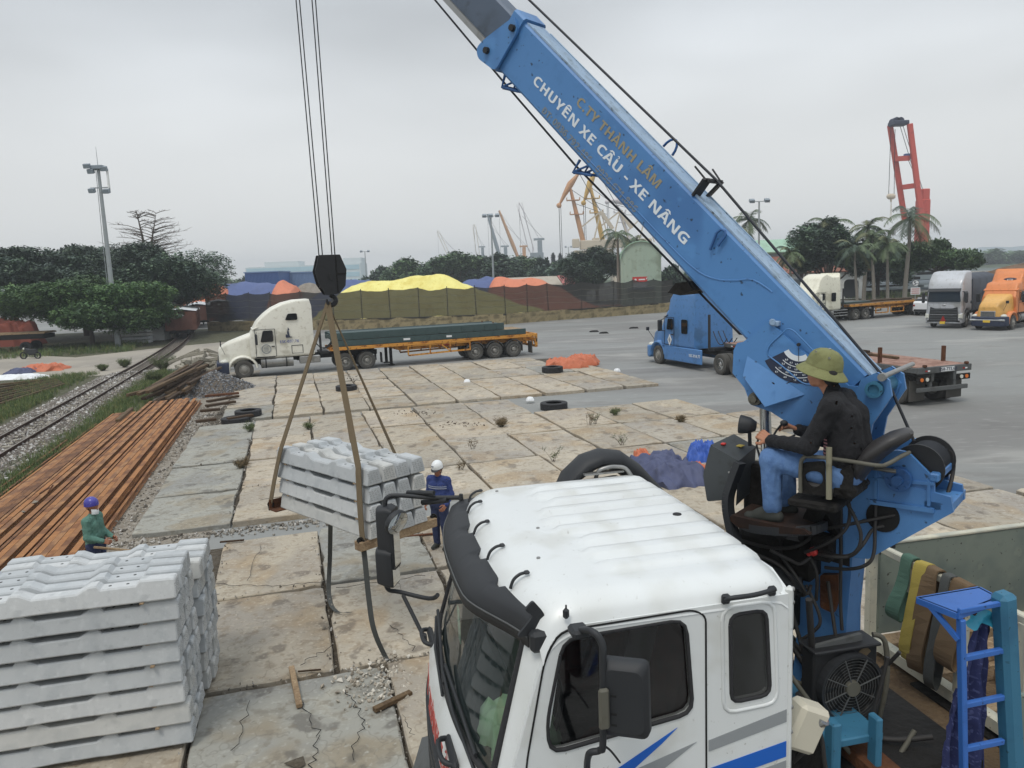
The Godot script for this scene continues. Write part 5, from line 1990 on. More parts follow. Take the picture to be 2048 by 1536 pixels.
		for i in 9: b.box(Vector3(0.1+i*(fl - 0.2)/8,0.16,0),Vector3(0.14,0.24,2.26))
		obj("cross_beam",b,M.flat_rack,ft)
		for i in 8:
			b=MB.new()
			b.box(Vector3(fl/2,0.34,-1.0+i*0.286),Vector3(fl - 0.2,0.05,0.27),0.008)
			obj("floor_board",b,M.wood if k==0 else M.flat_rack,ft)
		if k==0:
			for s in [-1,1]:
				b=MB.new()
				b.box(Vector3(2.2,0.62,s*1.1),Vector3(0.08,0.55,0.08))
				obj("stake",b,M.old_rust,ft)
			for q in [[7.9,0.42],[5.2,0.35]]:
				b=MB.new()
				b.box(Vector3(q[0],0.2,-1.225),Vector3(q[1],0.12,0.012))
				obj("marking_plate",b,M.plate_white,ft)
	# --- blue tractor and its red decked trailer
	var hb:=Vector3(-0.338,0,-0.941)
	var pro_shell:=[[-0.42,2.06],[-0.6,2.4,1.1,1.06],[-0.84,2.72,1.08,1.06],[-0.95,3.0,1.08,1.06],[-1.15,3.42,1.08,1.05],[-1.5,3.76,1.08,1.05],[-2.0,3.95,1.08,1.06],[-2.7,4.0,1.08,1.08],[-3.5,4.0,1.08,1.1],[-3.62,3.98,1.1,1.08]]
	var pro:={"hood_front": 1.42,"shell": pro_shell,"windscreen": [-0.46,2.1,-0.83,2.66],
		"windows": [[-0.98,2.0,-1.6,2.0,-1.6,2.6,-1.12,2.6],[-2.45,1.85,-3.0,1.85,-3.0,2.6,-2.45,2.6]],"door": [-1.72,-0.72,2.68]}
	var ob:=pro.duplicate()
	ob.merge({"paint": M.truck_blue,"skirt": true,"rear_rim": M.chrome,"visor_mat": M.black_plastic})
	t=tractor("tractor_unit","blue long nosed tractor with chrome rear rims under the crane boom",Vector3(9.4,YARD,-43.1),hb,ob)
	var sideL:=func(x,y): return Transform3D(Basis(Vector3(-1,0,0),Vector3(0,1,0),Vector3(0,0,-1)),Vector3(x,y,-1.235))
	lettering("15C-014.77",0.15,M.lettering_white,t,sideL.call(-3.7,0.75),"number_lettering")
	b=MB.new()
	b.prism(P2([-1.3,1.75,-1.1,1.45,-1.3,1.12,-1.5,1.45]),Transform3D(Basis(),Vector3(0,0,-1.2)),-0.03)
	obj("diamond_sticker",b,M.plate_white,t)
	b=MB.new()
	b.prism(P2([-1.3,1.62,-1.2,1.45,-1.3,1.27,-1.4,1.45]),Transform3D(Basis(),Vector3(0,0,-1.23)),-0.006)
	obj("diamond_print",b,M.stripe_grey,t)
	var ht:=Vector3(-0.29,0,-0.957).normalized()
	var rear:=Vector3(15.6,YARD,-27.2)
	t=flatbed("semi_trailer","flatbed semi-trailer with a dusty red deck behind the crane operator",rear,ht,{"length": 12.3,"paint": M.frame_grey,"rail": M.frame_grey,"planks": 9,"deck": M.deck_red,"axles": 2,"axle0": 1.0})
	b=MB.new()
	b.box(Vector3(-0.055,1.33,0.12),Vector3(0.012,0.16,0.62))
	obj("number_plate",b,M.plate_white,t)
	lettering("15R-773.63",0.115,M.lettering_dark,t,Transform3D(Basis(Vector3(0,0,1),Vector3(0,1,0),Vector3(-1,0,0)),Vector3(-0.063,1.33,0.12)),"number_lettering")
	for z in [-0.85,0.85]:
		for k in 2:
			b=MB.new()
			b.box(Vector3(-0.055,1.31,z+k*0.11),Vector3(0.01,0.05,0.1))
			obj("reflector",b,M.lamp_red if k==0 else M.plate_white,t)
	for i in 9:
		for k in 2:
			b=MB.new()
			b.box(Vector3(0.6+i*1.35+0.16*k,1.33,-1.245),Vector3(0.15,0.05,0.01))
			obj("reflector",b,M.lamp_red if k==0 else M.plate_white,t)
	for q in [[1.9,-1.1],[1.0,1.0],[9.6,-1.05],[9.6,1.05]]:
		b=MB.new()
		b.box(Vector3(q[0],1.72,q[1]),Vector3(0.12,0.62,0.12),0.01)
		obj("stake",b,M.old_rust,t)
	b=MB.new()
	for k in 2: b.box(Vector3(-0.02,1.49,[-0.9,1.0][k]),Vector3(0.14,0.1,0.14),0.03)
	obj("twist_lock",b,M.old_rust,t)
	for i in 7:
		b=MB.new()
		b.box(Vector3.ZERO,Vector3(3.2,0.09,0.13),0.01)
		var p:=item("timber",b,M.dark_wood if i % 2 else M.old_wood,"weathered timber on the red trailer deck, %s of the loose bundle" % ["front outer one","second one","third one","upper left one","upper right one","cross lying one","lone one nearest the stake"][i],"timber","timbers on the red trailer deck")
		p.transform=Transform3D(turn(ht.rotated(Vector3.UP,rng.randf_range(-0.12,0.12))),rear+ht*(5.6 - (1.8 if i==6 else 0.0)+rng.randf_range(-0.2,0.2))+Vector3(0,1.51+(0.1 if i in [3,4,5] else 0.0),0)+ht.cross(Vector3.UP)*(-0.15+0.17*(i % 4)))
	# --- white tractor with yellow flatbed on the right
	var hw:=Vector3(-0.888,0,0.46)
	var ow:=pro.duplicate()
	ow.merge({"paint": M.truck_cream,"rails": true,"bumper": M.frame_grey,"mirror_mat": M.truck_white})
	t=tractor("tractor_unit","cream white tractor with tall wind deflector, parked before the palms",Vector3(25.5,YARD,-66.8),hw,ow)
	for s in [-1,1]:
		b=MB.new()
		b.lathe([Vector2(0.16,0),Vector2(0.16,-0.02),Vector2(0.1,-0.02),Vector2(0.1,0)],Transform3D(Basis(),Vector3(-1.2,1.5,s*1.2+0.01)),14,-1)
		obj("round_emblem",b,M.stripe_blue,t)
	b=MB.new()
	b.tri(Vector3(-1.02,3.1,-0.18),Vector3(-1.02,3.1,0.18),Vector3(-1.1,3.36,0))
	obj("hazard_sticker",b,M.lamp_red,t)
	var wr:=Vector3(25.5,YARD,-66.8) - hw*16.6
	t=flatbed("semi_trailer","yellow flatbed semi-trailer behind the cream white tractor",wr,hw,{"length": 11.8,"paint": M.trailer_yellow,"planks": 7,"deck": M.old_wood,"axles": 2,"axle0": 1.2})
	for s in [-1,1]:
		b=MB.new()
		for q in [[4.4,6.2],[6.6,8.3]]:
			b.box(Vector3((q[0]+q[1])/2,0.95,s*1.2),Vector3(q[1] - q[0],0.1,0.06))
			b.box(Vector3((q[0]+q[1])/2,0.5,s*1.2),Vector3(q[1] - q[0],0.1,0.06))
			for x in q: b.box(Vector3(x,0.72,s*1.2),Vector3(0.1,0.5,0.06))
		obj("side_guard",b,M.trailer_yellow,t)
	for i in 3:
		b=MB.new()
		b.box(Vector3.ZERO,Vector3([3.4,4.6,2.2][i],0.16,0.7),0.03)
		var p:=item("timber_bundle",b,[M.flat_rack,M.dark_wood,M.dark_wood][i],["green bundle on the yellow flatbed behind the cream cab","long brown timber bundle midway on the yellow flatbed","short brown timber bundle toward the rear of the yellow flatbed"][i],"bundle")
		p.transform=Transform3D(turn(hw),wr+hw*[9.6,6.0,3.4][i]+Vector3(0,1.53,0)+hw.cross(Vector3.UP)*[0.0,0.3,-0.2][i])
	# --- orange tractor
	var ho:=Vector3(-0.80,0,0.60).normalized()
	var or_shell:=[[-0.42,2.02],[-0.6,2.35,1.1,1.06],[-0.86,2.82,1.08,1.04],[-1.0,2.98,1.08,1.06],[-1.5,3.05,1.08,1.06],[-1.7,3.12,1.08,1.0],[-1.86,3.75,1.08,0.98],[-2.3,3.95,1.08,1.0],[-3.2,4.0,1.08,1.02],[-4.0,4.0,1.12,1.02]]
	t=tractor("tractor_unit","orange long nosed tractor with a chrome grille at the right edge",Vector3(35.1,YARD,-55.0),ho,{
		"paint": M.truck_orange,"hood_paint": M.truck_yellow,"hood_front": 1.52,"shell": or_shell,"windscreen": [-0.46,2.06,-0.85,2.78],"bumper": M.lettering_dark,"chrome_bumper": true,"screen": M.glass_far,
		"windows": [[-1.0,2.02,-1.72,2.02,-1.72,2.68,-1.18,2.68]],"door": [-1.85,-0.72,2.76]})
	b=MB.new()
	b.ball(Vector3(-1.76,3.47,-0.2),Vector3(0.06,0.16,0.5),14,8)
	var em:=obj("oval_emblem",b,M.lettering_dark,t)
	lettering("KTP",0.17,M.lettering_white,em,Transform3D(Basis(Vector3(0,0,-1),Vector3(0,1,0),Vector3(1,0,0)),Vector3(-1.695,3.46,-0.2)),"lettering","Droid Sans",true,true)
	for i in 5:
		b=MB.new()
		b.box(Vector3(-0.9,2.95,-0.8+i*0.4),Vector3(0.12,0.06,0.12),0.02)
		obj("marker_lamp",b,M.lamp_orange,t)
	b=MB.new()
	b.box(Vector3(1.49,0.66,0),Vector3(0.02,0.16,0.46),0.0)
	obj("number_plate",b,M.plate_yellow,t)
	cabover()
	suv()
	# speed sign
	var sp:=at_x(1829,72)
	t=thing("speed_sign","round white 5 kilometre speed sign over a small notice board","sign",sp,turn(Vector3(0.92,0,0.4)))
	b=MB.new()
	b.cyl(Vector3.ZERO,Vector3(0,3.05,0),0.035,0.035,8)
	obj("post",b,M.galv,t)
	b=MB.new()
	b.cyl(Vector3(0,3.0,0.05),Vector3(0,3.0,0.08),0.3,0.3,24)
	var dd:=obj("disc",b,M.plate_white,t)
	b=MB.new()
	b.lathe([Vector2(0.3,0.0),Vector2(0.3,0.012),Vector2(0.26,0.012),Vector2(0.26,0)],Transform3D(Basis(),Vector3(0,3.0,0.081)),24,-1)
	obj("rim_ring",b,M.frame_grey,dd)
	lettering("5",0.32,M.lettering_dark,dd,Transform3D(Basis(),Vector3(-0.06,3.0,0.09)),"numeral")
	lettering("km/h",0.08,M.lettering_dark,dd,Transform3D(Basis(),Vector3(0.14,2.95,0.09)),"unit")
	b=MB.new()
	b.box(Vector3(0,2.25,0.07),Vector3(0.8,0.66,0.03))
	var nb:=obj("notice_board",b,M.plate_white,t)
	b=MB.new()
	for k in 3: b.box(Vector3(0,2.06+k*0.19,0.09),Vector3(0.66,0.07,0.012))
	obj("notice_print",b,M.lettering_red,nb)
func cabover():
	var h:=Vector3(-0.70,0,0.714).normalized()
	var t:=thing("cab_over_truck","silver cab-over truck with a dark tarpaulin load and warning triangle","truck",Vector3(33.6,YARD,-58.2),turn(h),"articulated lorries on the yard")
	var pm=M.truck_silver
	var b:=MB.new()
	b.loft([rr_ring(1.45,1.05,3.0,1.12,0.98,0.14),rr_ring(1.36,0.98,3.12,1.23,1.12,0.16),rr_ring(1.0,0.98,3.42,1.25,1.16,0.16),rr_ring(0.5,1.35,3.8,1.25,1.16,0.16),rr_ring(0.2,1.45,3.88,1.25,1.16,0.16),rr_ring(-0.6,1.3,3.92,1.25,1.16,0.16),rr_ring(-0.95,1.2,3.9,1.25,1.16,0.16)])
	obj("cab_shell",b,pm,t)
	b=MB.new()
	b.prism(round_poly(P2([-1.12,1.98,1.12,1.98,1.03,2.78,-1.03,2.78]),0.1),Transform3D(Basis(Vector3(0,0,1),Vector3(0,1,0),Vector3(-1,0,0)),Vector3(1.49,0,0)),-0.03)
	obj("windscreen",b,M.truck_glass,t)
	b=MB.new()
	b.bar(Vector3(1.62,2.74,0),Vector3(1.42,2.98,0),2.2,0.05,0.02)
	obj("sun_visor",b,M.black_plastic,t)
	b=MB.new()
	b.prism(round_poly(P2([-1.0,0.5,1.0,0.5,0.92,1.62,0.6,1.5,-0.6,1.5,-0.92,1.62]),0.06),Transform3D(Basis(Vector3(0,0,1),Vector3(0,1,0),Vector3(-1,0,0)),Vector3(1.50,0,0)),-0.05)
	var g:=obj("grille",b,M.black_plastic,t)
	for i in 5:
		b=MB.new()
		b.box(Vector3(1.56,0.66+i*0.19,0),Vector3(0.03,0.035,1.8))
		obj("grille_bar",b,M.frame_grey if i!=2 else M.chrome,g)
	b=MB.new()
	b.loft([rr_ring(1.52,0.42,0.62,1.0,1.0,0.08),rr_ring(1.42,0.36,0.98,1.22,1.22,0.1),rr_ring(0.75,0.4,1.02,1.25,1.25,0.1)])
	obj("bumper",b,pm,t)
	for s in [-1,1]:
		b=MB.new()
		b.prism(round_poly(P2([1.34,0.72,1.5,0.74,1.44,1.12,1.1,1.16]),0.05),Transform3D(Basis(),Vector3(0,0,s*1.2)),s*0.05)
		b.box(Vector3(1.5,0.92,s*1.08),Vector3(0.06,0.3,0.22),0.03)
		obj("headlight",b,M.lamp_glass,t)
		b=MB.new()
		b.prism(round_poly(P2([1.2,1.98,0.35,1.98,0.3,2.3,0.32,2.75,1.1,2.75]),0.08),Transform3D(Basis(),Vector3(0,0,s*1.22)),s*0.04)
		obj("side_window",b,M.dark_glass,t)
		b=MB.new()
		b.box(Vector3(1.4,2.3,s*1.45),Vector3(0.18,0.8,0.22),0.06)
		b.bar(Vector3(1.4,2.65,s*1.4),Vector3(1.3,2.75,s*1.15),0.05,0.05)
		obj("mirror",b,M.black_plastic,t)
		b=MB.new()
		b.prism(arch(0,0.54,0.62,0.74,-5,185,12),Transform3D(Basis(),Vector3(0,0,s*1.2)),s*0.06)
		obj("wheel_arch",b,M.frame_grey,t)
		b=MB.new()
		b.box(Vector3(1.53,0.55,s*0.98),Vector3(0.06,0.12,0.26),0.02)
		obj("fog_lamp",b,M.hole,t)
		wheel(t,0.0,s*1.05,0.54,0.3,true,M.rim_steel,M.rubber_dusty)
		for x in [-3.4,-7.4,-8.7]: wheel(t,x,s*1.0,0.54,0.32,false,M.rim_steel,M.rubber_dusty)
	b=MB.new()
	for s in [-1,1]: b.box(Vector3(-4.5,0.95,s*0.42),Vector3(10.5,0.28,0.1))
	obj("chassis",b,M.dark_grime,t)
	b=MB.new()
	b.tri(Vector3(1.6,0.62,-0.16),Vector3(1.6,0.62,0.16),Vector3(1.6,0.98,0))
	b.box(Vector3(1.59,0.58,0),Vector3(0.03,0.06,0.4))
	obj("warning_triangle",b,M.lamp_red,t)
	b=MB.new()
	b.box(Vector3(1.58,0.45,0.04),Vector3(0.02,0.2,0.36))
	obj("number_plate",b,M.plate_yellow,t)
	b=MB.new()
	b.ball(Vector3(1.46,1.75,0),Vector3(0.03,0.07,0.14),10,6)
	obj("badge",b,M.chrome,t)
	lettering("CHENGLONG",0.2,M.lettering_blue,t,Transform3D(Basis(Vector3(0,0,-1),Vector3(-0.64,0.77,0),Vector3(0.77,0.64,0)),Vector3(1.22,3.285,0.0)),"roof_lettering","Droid Sans",true,true)
	# body under tarpaulin
	var tp:=thing("tarpaulin","dark tarpaulin stretched over the silver truck's load","tarpaulin",Vector3(33.6,YARD,-58.2),turn(h))
	b=MB.new()
	var rows:=[]
	for i in 15:
		var x:=-1.25 - i*0.6
		var k:=0.06*sin(i*1.7)
		rows.append([Vector3(x,1.2,-1.26 - k),Vector3(x,2.4,-1.24+k),Vector3(x,3.55+k,-1.2),Vector3(x,3.86+k,-0.6),Vector3(x,3.95 - k*0.5,0),Vector3(x,3.86 - k,0.6),Vector3(x,3.55+k,1.2),Vector3(x,2.4,1.24+k),Vector3(x,1.2,1.26 - k)])
	b.grid(rows)
	for e in [0,14]:
		for i in 8: b.tri(Vector3(rows[e][0].x,1.2,0),rows[e][i],rows[e][i+1])
	obj("cover",b,mat("tarp_dark",S(62,68,78),0.75,0,tex_cache["grime"],0.5),tp)
func suv():
	var h:=Vector3(0.86,0,-0.5)
	var t:=thing("parked_car","small white car half hidden behind the silver truck","car",Vector3(39.9,YARD,-71.6),turn(h))
	var b:=MB.new()
	b.loft([rr_ring(-2.1,0.5,0.95,0.75,0.75,0.1),rr_ring(-2.05,0.38,1.05,0.85,0.8,0.14),rr_ring(-1.2,0.3,1.08,0.9,0.86,0.16),rr_ring(1.2,0.3,1.05,0.9,0.86,0.16),rr_ring(2.0,0.35,0.95,0.84,0.78,0.16),rr_ring(2.15,0.45,0.8,0.7,0.66,0.1)])
	obj("body",b,M.car_white,t)
	b=MB.new()
	b.loft([rr_ring(-2.0,1.0,1.1,0.8,0.78,0.06),rr_ring(-1.6,1.0,1.55,0.84,0.64,0.1),rr_ring(-0.3,1.0,1.62,0.86,0.66,0.1),rr_ring(0.3,1.0,1.58,0.86,0.66,0.1),rr_ring(1.1,1.0,1.08,0.84,0.78,0.06)])
	obj("glasshouse",b,M.dark_glass,t)
	b=MB.new()
	b.loft([rr_ring(-1.72,1.54,1.6,0.62,0.6,0.03),rr_ring(-0.3,1.6,1.67,0.64,0.62,0.03),rr_ring(0.35,1.56,1.63,0.64,0.62,0.03)])
	obj("roof",b,M.car_white,t)
	for s in [-1,1]:
		b=MB.new()
		b.box(Vector3(-2.06,0.95,s*0.68),Vector3(0.12,0.2,0.22),0.04)
		obj("tail_light",b,M.lamp_red,t)
		for x in [-1.3,1.3]: wheel(t,x,s*0.78,0.33,0.2,true,M.rim_steel,M.rubber)
	b=MB.new()
	b.box(Vector3(-2.1,0.5,0),Vector3(0.12,0.22,1.4),0.05)
	obj("bumper",b,M.black_plastic,t)
# ---------------------------------------------------------------- the crane truck
var truck_at:=Vector3(1.291,0,-5.423)
var truck_b:=Basis(Vector3(0.978,0,-0.21).normalized(),Vector3.UP,Vector3(0.21,0,0.978).normalized())
const BZ := 0.11   # middle of the boom across its width
var crane_at:=Vector3(2.4,0,-5.7)
var crane_b:=Basis(Vector3(0.7507,0,0.6606),Vector3.UP,Vector3(-0.6606,0,0.7507))
func on_plane(px: float,py: float,at: Vector3,B: Basis,z: float) -> Vector3:
	var d:=ray(px,py)
	var o:=Vector3(0,CAM_H,0)
	var t:=(z - (o - at).dot(B.z))/d.dot(B.z)
	return B.transposed()*(o+d*t - at)
func K(px: float,py: float,z:=0.0) -> Vector3:
	return on_plane(px,py,crane_at,crane_b,z)
func Q(px: float,py: float,z:=0.0) -> Vector3:
	return on_plane(px,py,truck_at,truck_b,z)
func Kp(a: Array,z: float) -> PackedVector2Array:
	var p:=PackedVector2Array()
	for i in range(0,a.size(),2):
		var v:=K(a[i],a[i+1],z)
		p.append(Vector2(v.x,v.y))
	return p
func zt(z: float) -> Transform3D:
	return Transform3D(Basis(),Vector3(0,0,z))
func strap(path: Array,across: Array,w: float,th: float) -> MB:
	# a flat band along path; across holds the width direction at each point (or one for all)
	var b:=MB.new()
	var prev:=[]
	for i in path.size():
		var a: Vector3=across[mini(i,across.size() - 1)].normalized()*w*0.5
		var d: Vector3=path[mini(i+1,path.size() - 1)] - path[maxi(i - 1,0)]
		var n:=d.normalized().cross(a.normalized())*th*0.5
		var r:=[path[i] - a - n,path[i]+a - n,path[i]+a+n,path[i] - a+n]
		if i > 0:
			for k in 4: b.quad(prev[k],r[k],r[(k+1) % 4],prev[(k+1) % 4])
		else: b.quad(r[0],r[1],r[2],r[3])
		prev=r
	b.quad(prev[3],prev[2],prev[1],prev[0])
	return b
func curve(pts: Array,n:=6) -> Array:
	var c:=Curve3D.new()
	for i in pts.size():
		var tan:=Vector3.ZERO
		if i > 0 and i < pts.size() - 1: tan=(pts[i+1] - pts[i - 1])*0.18
		c.add_point(pts[i],-tan,tan)
	var out:=[]
	for i in pts.size() - 1:
		for k in n: out.append(c.sample(i,float(k)/n))
	out.append(pts[-1])
	return out
func roof_y(x: float,z: float) -> float:
	# crown of the cab roof; x runs from the rear wall (0) to the front (negative)
	var y:=3.455
	var e:=clampf((absf(z) - 1.02)/0.24,0,1)
	y -= 0.17*(1 - sqrt(maxf(0,1 - e*e*0.999)))
	y -= 0.02*z*z
	var f:=clampf((-x - 1.30)/0.32,0,1)
	y -= 0.20*(1 - sqrt(maxf(0,1 - f*f*0.98)))
	var r:=clampf((x+0.10)/0.10,0,1)
	y -= 0.05*r*r
	# pressed ribs
	if absf(z) < 1.0:
		var start:=-1.12+0.12*absf(z)+(0.1 if absf(z) > 0.35 and absf(z) < 0.5 else 0.0)
		var m:=smoothstep(start - 0.03,start+0.04,x)*(1 - smoothstep(0.95,1.0,absf(z)))
		var q:=fposmod(z/0.218+0.5,1.0)
		y+=m*(0.036*smoothstep(0.12,0.26,q)*(1 - smoothstep(0.74,0.88,q)) - 0.006)
	return y
func build_crane_truck():
	var t:=thing("crane_truck","white cab-over crane truck with ribbed roof and blue side stripe","truck",truck_at,truck_b)
	build_cab(t)
	build_chassis(t)
	build_crane()
	build_truck_loose()
func front_x(y: float,z: float) -> float:
	# cab front face: slopes forward toward the bottom and curves back at the corners
	var x:=-1.62 - (3.24 - clampf(y,2.3,3.3))*0.30 - (0.03 if y < 2.3 else 0.0)
	return x+0.16*pow(absf(z)/1.25,2.6)
func build_cab(t: Node3D):
	var b:=MB.new()
	# roof skin
	var rows:=[]
	for j in 79:
		var z:=-1.26+2.52*j/78.0
		var row:=[]
		for i in 33:
			var x:=lerpf(0.0,-1.62,i/32.0)
			var xx:=x+0.14*pow(absf(z)/1.26,3.0)*clampf(-x/1.62,0,1)
			row.append(Vector3(xx,roof_y(x,z),z))
		rows.append(row)
	b.grid(rows,3,true)
	obj("roof",b,M.cab_white,t)
	# side walls with their openings
	for s in [1,-1]:
		b=MB.new()
		var outer:=P2([0.0,1.05,0.0,3.30,-1.30,3.29,-1.42,3.22,-1.50,3.05,-1.70,2.4,-1.75,2.2,-1.78,1.05])
		var dw:=round_poly(P2([-1.36,3.22,-0.64,3.235,-0.60,2.66,-1.46,2.56,-1.47,2.75]),0.09)
		var qw:=round_poly(P2([-0.37,3.22,-0.14,3.22,-0.11,2.69,-0.36,2.68]),0.06)
		holed(b,outer,[dw,qw],zt(s*1.255),-0.05*s)
		obj("side_wall",b,M.cab_white,t)
		b=MB.new()
		b.prism(dw,zt(s*1.225),0.006*s)
		obj("door_window",b,M.tinted_glass,t)
		b=MB.new()
		b.prism(qw,zt(s*1.235),0.006*s)
		obj("quarter_window",b,M.tinted_glass,t)
		for q in [dw,qw]:
			b=MB.new()
			var ring:=[]
			for p in q: ring.append(Vector3(p.x,p.y,s*1.252))
			ring.append(ring[0])
			b.tube(ring,0.013,5,false)
			obj("window_gasket",b,M.rubber,t)
		# raised surround of the rear quarter window
		b=MB.new()
		var ring2:=[]
		for p in round_poly(P2([-0.42,3.27,-0.09,3.27,-0.06,2.63,-0.41,2.62]),0.08): ring2.append(Vector3(p.x,p.y,s*1.25))
		ring2.append(ring2[0])
		b.tube(ring2,0.014,6,false)
		obj("window_surround",b,M.cab_white,t)
		# door seam and a small step along the door
		b=MB.new()
		var seam:=[]
		for p in round_poly(P2([-0.52,1.1,-0.52,3.24,-0.60,3.285,-1.38,3.27,-1.47,3.12,-1.60,2.5,-1.62,1.1]),0.10,4): seam.append(Vector3(p.x,p.y,s*1.2545))
		b.tube(seam,0.007,5,false)
		obj("door_seam",b,M.hole,t)
		# stripes
		b=MB.new()
		b.prism(P2([-1.5,2.06,-1.14,2.36,-0.70,2.585,-0.80,2.5,-1.02,2.34,-1.26,2.06]),zt(s*1.2555),0.003*s)
		b.prism(P2([-0.505,2.29,-0.003,2.375,-0.003,2.275,-0.505,2.19]),zt(s*1.2555),0.003*s)
		b.prism(P2([-1.10,2.08,-0.54,2.28,-0.54,2.18,-1.0,2.0]),zt(s*1.2555),0.003*s)
		obj("blue_stripe",b,M.stripe_blue,t)
		b=MB.new()
		b.prism(P2([-1.0,2.36,-0.58,2.475,-0.76,2.36,-1.22,2.08,-1.24,2.065]),zt(s*1.2555),0.003*s)
		b.prism(P2([-0.505,2.47,-0.003,2.58,-0.003,2.50,-0.505,2.40]),zt(s*1.2555),0.003*s)
		b.prism(P2([-0.505,2.16,-0.003,2.25,-0.003,2.2,-0.505,2.09]),zt(s*1.2555),0.003*s)
		obj("grey_stripe",b,M.stripe_grey,t)
		# grab handle by the quarter window
		b=MB.new()
		b.tube(curve([Vector3(-0.40,3.31,s*1.25),Vector3(-0.39,3.345,s*1.30),Vector3(-0.25,3.35,s*1.31),Vector3(-0.12,3.36,s*1.30),Vector3(-0.11,3.33,s*1.25)],4),0.014,6)
		b.box(Vector3(-0.40,3.325,s*1.26),Vector3(0.05,0.06,0.03),0.01); b.box(Vector3(-0.11,3.335,s*1.26),Vector3(0.05,0.06,0.03),0.01)
		obj("grab_handle",b,M.black_plastic,t)
		b=MB.new()
		b.box(Vector3(-1.25,2.35,s*1.27),Vector3(0.2,0.06,0.03),0.012)
		obj("door_handle",b,M.black_plastic,t)
	# rear wall
	b=MB.new()
	b.prism(P2([-1.25,1.05,1.25,1.05,1.25,3.3,1.05,3.38,-1.05,3.38,-1.25,3.3]),Transform3D(Basis(Vector3(0,0,1),Vector3(0,1,0),Vector3(-1,0,0)),Vector3(0.02,0,0)),0.06)
	b.box(Vector3(0.02,3.2,1.235),Vector3(0.05,0.28,0.05),0.02); b.box(Vector3(0.02,2.1,1.24),Vector3(0.04,2.0,0.04),0.015)
	obj("rear_wall",b,M.cab_white,t)
	b=MB.new()
	for y in [3.32,3.24,2.58,2.42]: b.ball(Vector3(0.035,y,1.24),Vector3(0.016,0.016,0.016),8,6)
	obj("bolt_heads",b,M.steel,t)
	# windscreen,its frame and the lower front
	b=MB.new()
	rows=[]
	for j in 9:
		var row:=[]
		for i in 25:
			var z:=lerpf(-1.12,1.12,i/24.0)
			var y:=lerpf(2.36,3.2,j/8.0)
			row.append(Vector3(front_x(y,z),y,z*(1.0 - 0.06*j/8.0)))
		rows.append(row)
	b.grid(rows,3,true)
	obj("windscreen",b,M.clear_glass,t)
	b=MB.new()
	for s in [-1,1]:
		var pr:=[]
		for j in 10:
			var y:=lerpf(2.3,3.26,j/9.0)
			var zz:=1.12*(1 - 0.06*j/9.0)
			pr.append([Vector3(front_x(y,zz) - 0.002,y,s*zz),Vector3(front_x(y,1.22)+0.02,y,s*(1.225 - 0.03*j/9.0)),Vector3(-1.35 - 0.02*(9 - j),y,s*1.25)])
		b.grid(pr,3,s > 0)
	obj("pillar",b,M.cab_white,t)
	b=MB.new()
	var wr:=[]
	for i in 25:
		var z:=lerpf(-1.12,1.12,i/24.0)
		wr.append(Vector3(front_x(2.36,z) - 0.01,2.36,z))
	for j in range(1,9):
		var y:=lerpf(2.36,3.2,j/8.0)
		wr.append(Vector3(front_x(y,1.12) - 0.01,y,1.12*(1.0 - 0.06*j/8.0)))
	b.tube(wr,0.022,6)
	wr=[]
	for j in 9:
		var y:=lerpf(2.36,3.2,j/8.0)
		wr.append(Vector3(front_x(y,1.12) - 0.01,y,-1.12*(1.0 - 0.06*j/8.0)))
	b.tube(wr,0.022,6)
	obj("windscreen_gasket",b,M.rubber,t)
	b=MB.new()
	rows=[]
	for j in 7:
		var y: float=[1.0,1.3,1.7,2.05,2.22,2.3,2.36][j]
		var row:=[]
		for i in 21:
			var z:=lerpf(-1.25,1.25,i/20.0)
			var x: float=front_x(y,z) - [0.05,0.07,0.06,0.05,0.035,0.01,0.0][j]
			if absf(z) > 1.24: x=-1.62
			row.append(Vector3(x,y,z))
		rows.append(row)
	b.grid(rows,3,true)
	obj("front_panel",b,M.cab_white,t)
	b=MB.new()
	for q in [[1.74,0.10],[1.90,0.05],[1.55,0.10],[1.38,0.10]]:
		var pp:=[]
		for i in 15:
			var z:=lerpf(-1.0,1.0,i/14.0)
			pp.append(Vector3(front_x(q[0],z) - 0.065,q[0],z))
		b.X=Transform3D()
		for i in 14: b.bar(pp[i],pp[i+1],0.03,q[1])
	obj("grille",b,M.black_plastic,t)
	b=MB.new()
	b.loft([rr_ring(-2.12,0.45,0.9,1.0,1.0,0.08),rr_ring(-2.0,0.4,1.06,1.2,1.2,0.1),rr_ring(-1.5,0.42,1.08,1.26,1.26,0.1)])
	obj("bumper",b,M.frame_grey,t)
	var front:="C.TY THÀNH LÂM-HP"
	for i in front.length():
		if front[i]==" ": continue
		var z:=-0.92+i*0.118
		var n:=Vector3(-1,0.12,(front_x(2.06,z+0.05) - front_x(2.06,z - 0.05))/0.1).normalized()
		var ux:=(Vector3.UP.cross(n)).normalized()
		lettering(front[i],0.15,M.lettering_red,t,Transform3D(Basis(ux,n.cross(ux),n),Vector3(front_x(2.06,z) - 0.052,2.06,z)),"front_letter","Droid Serif",true)
	# sun visor over the windscreen
	b=MB.new()
	rows=[]
	var notch:=[0.62,0.12,-0.42,-0.95]
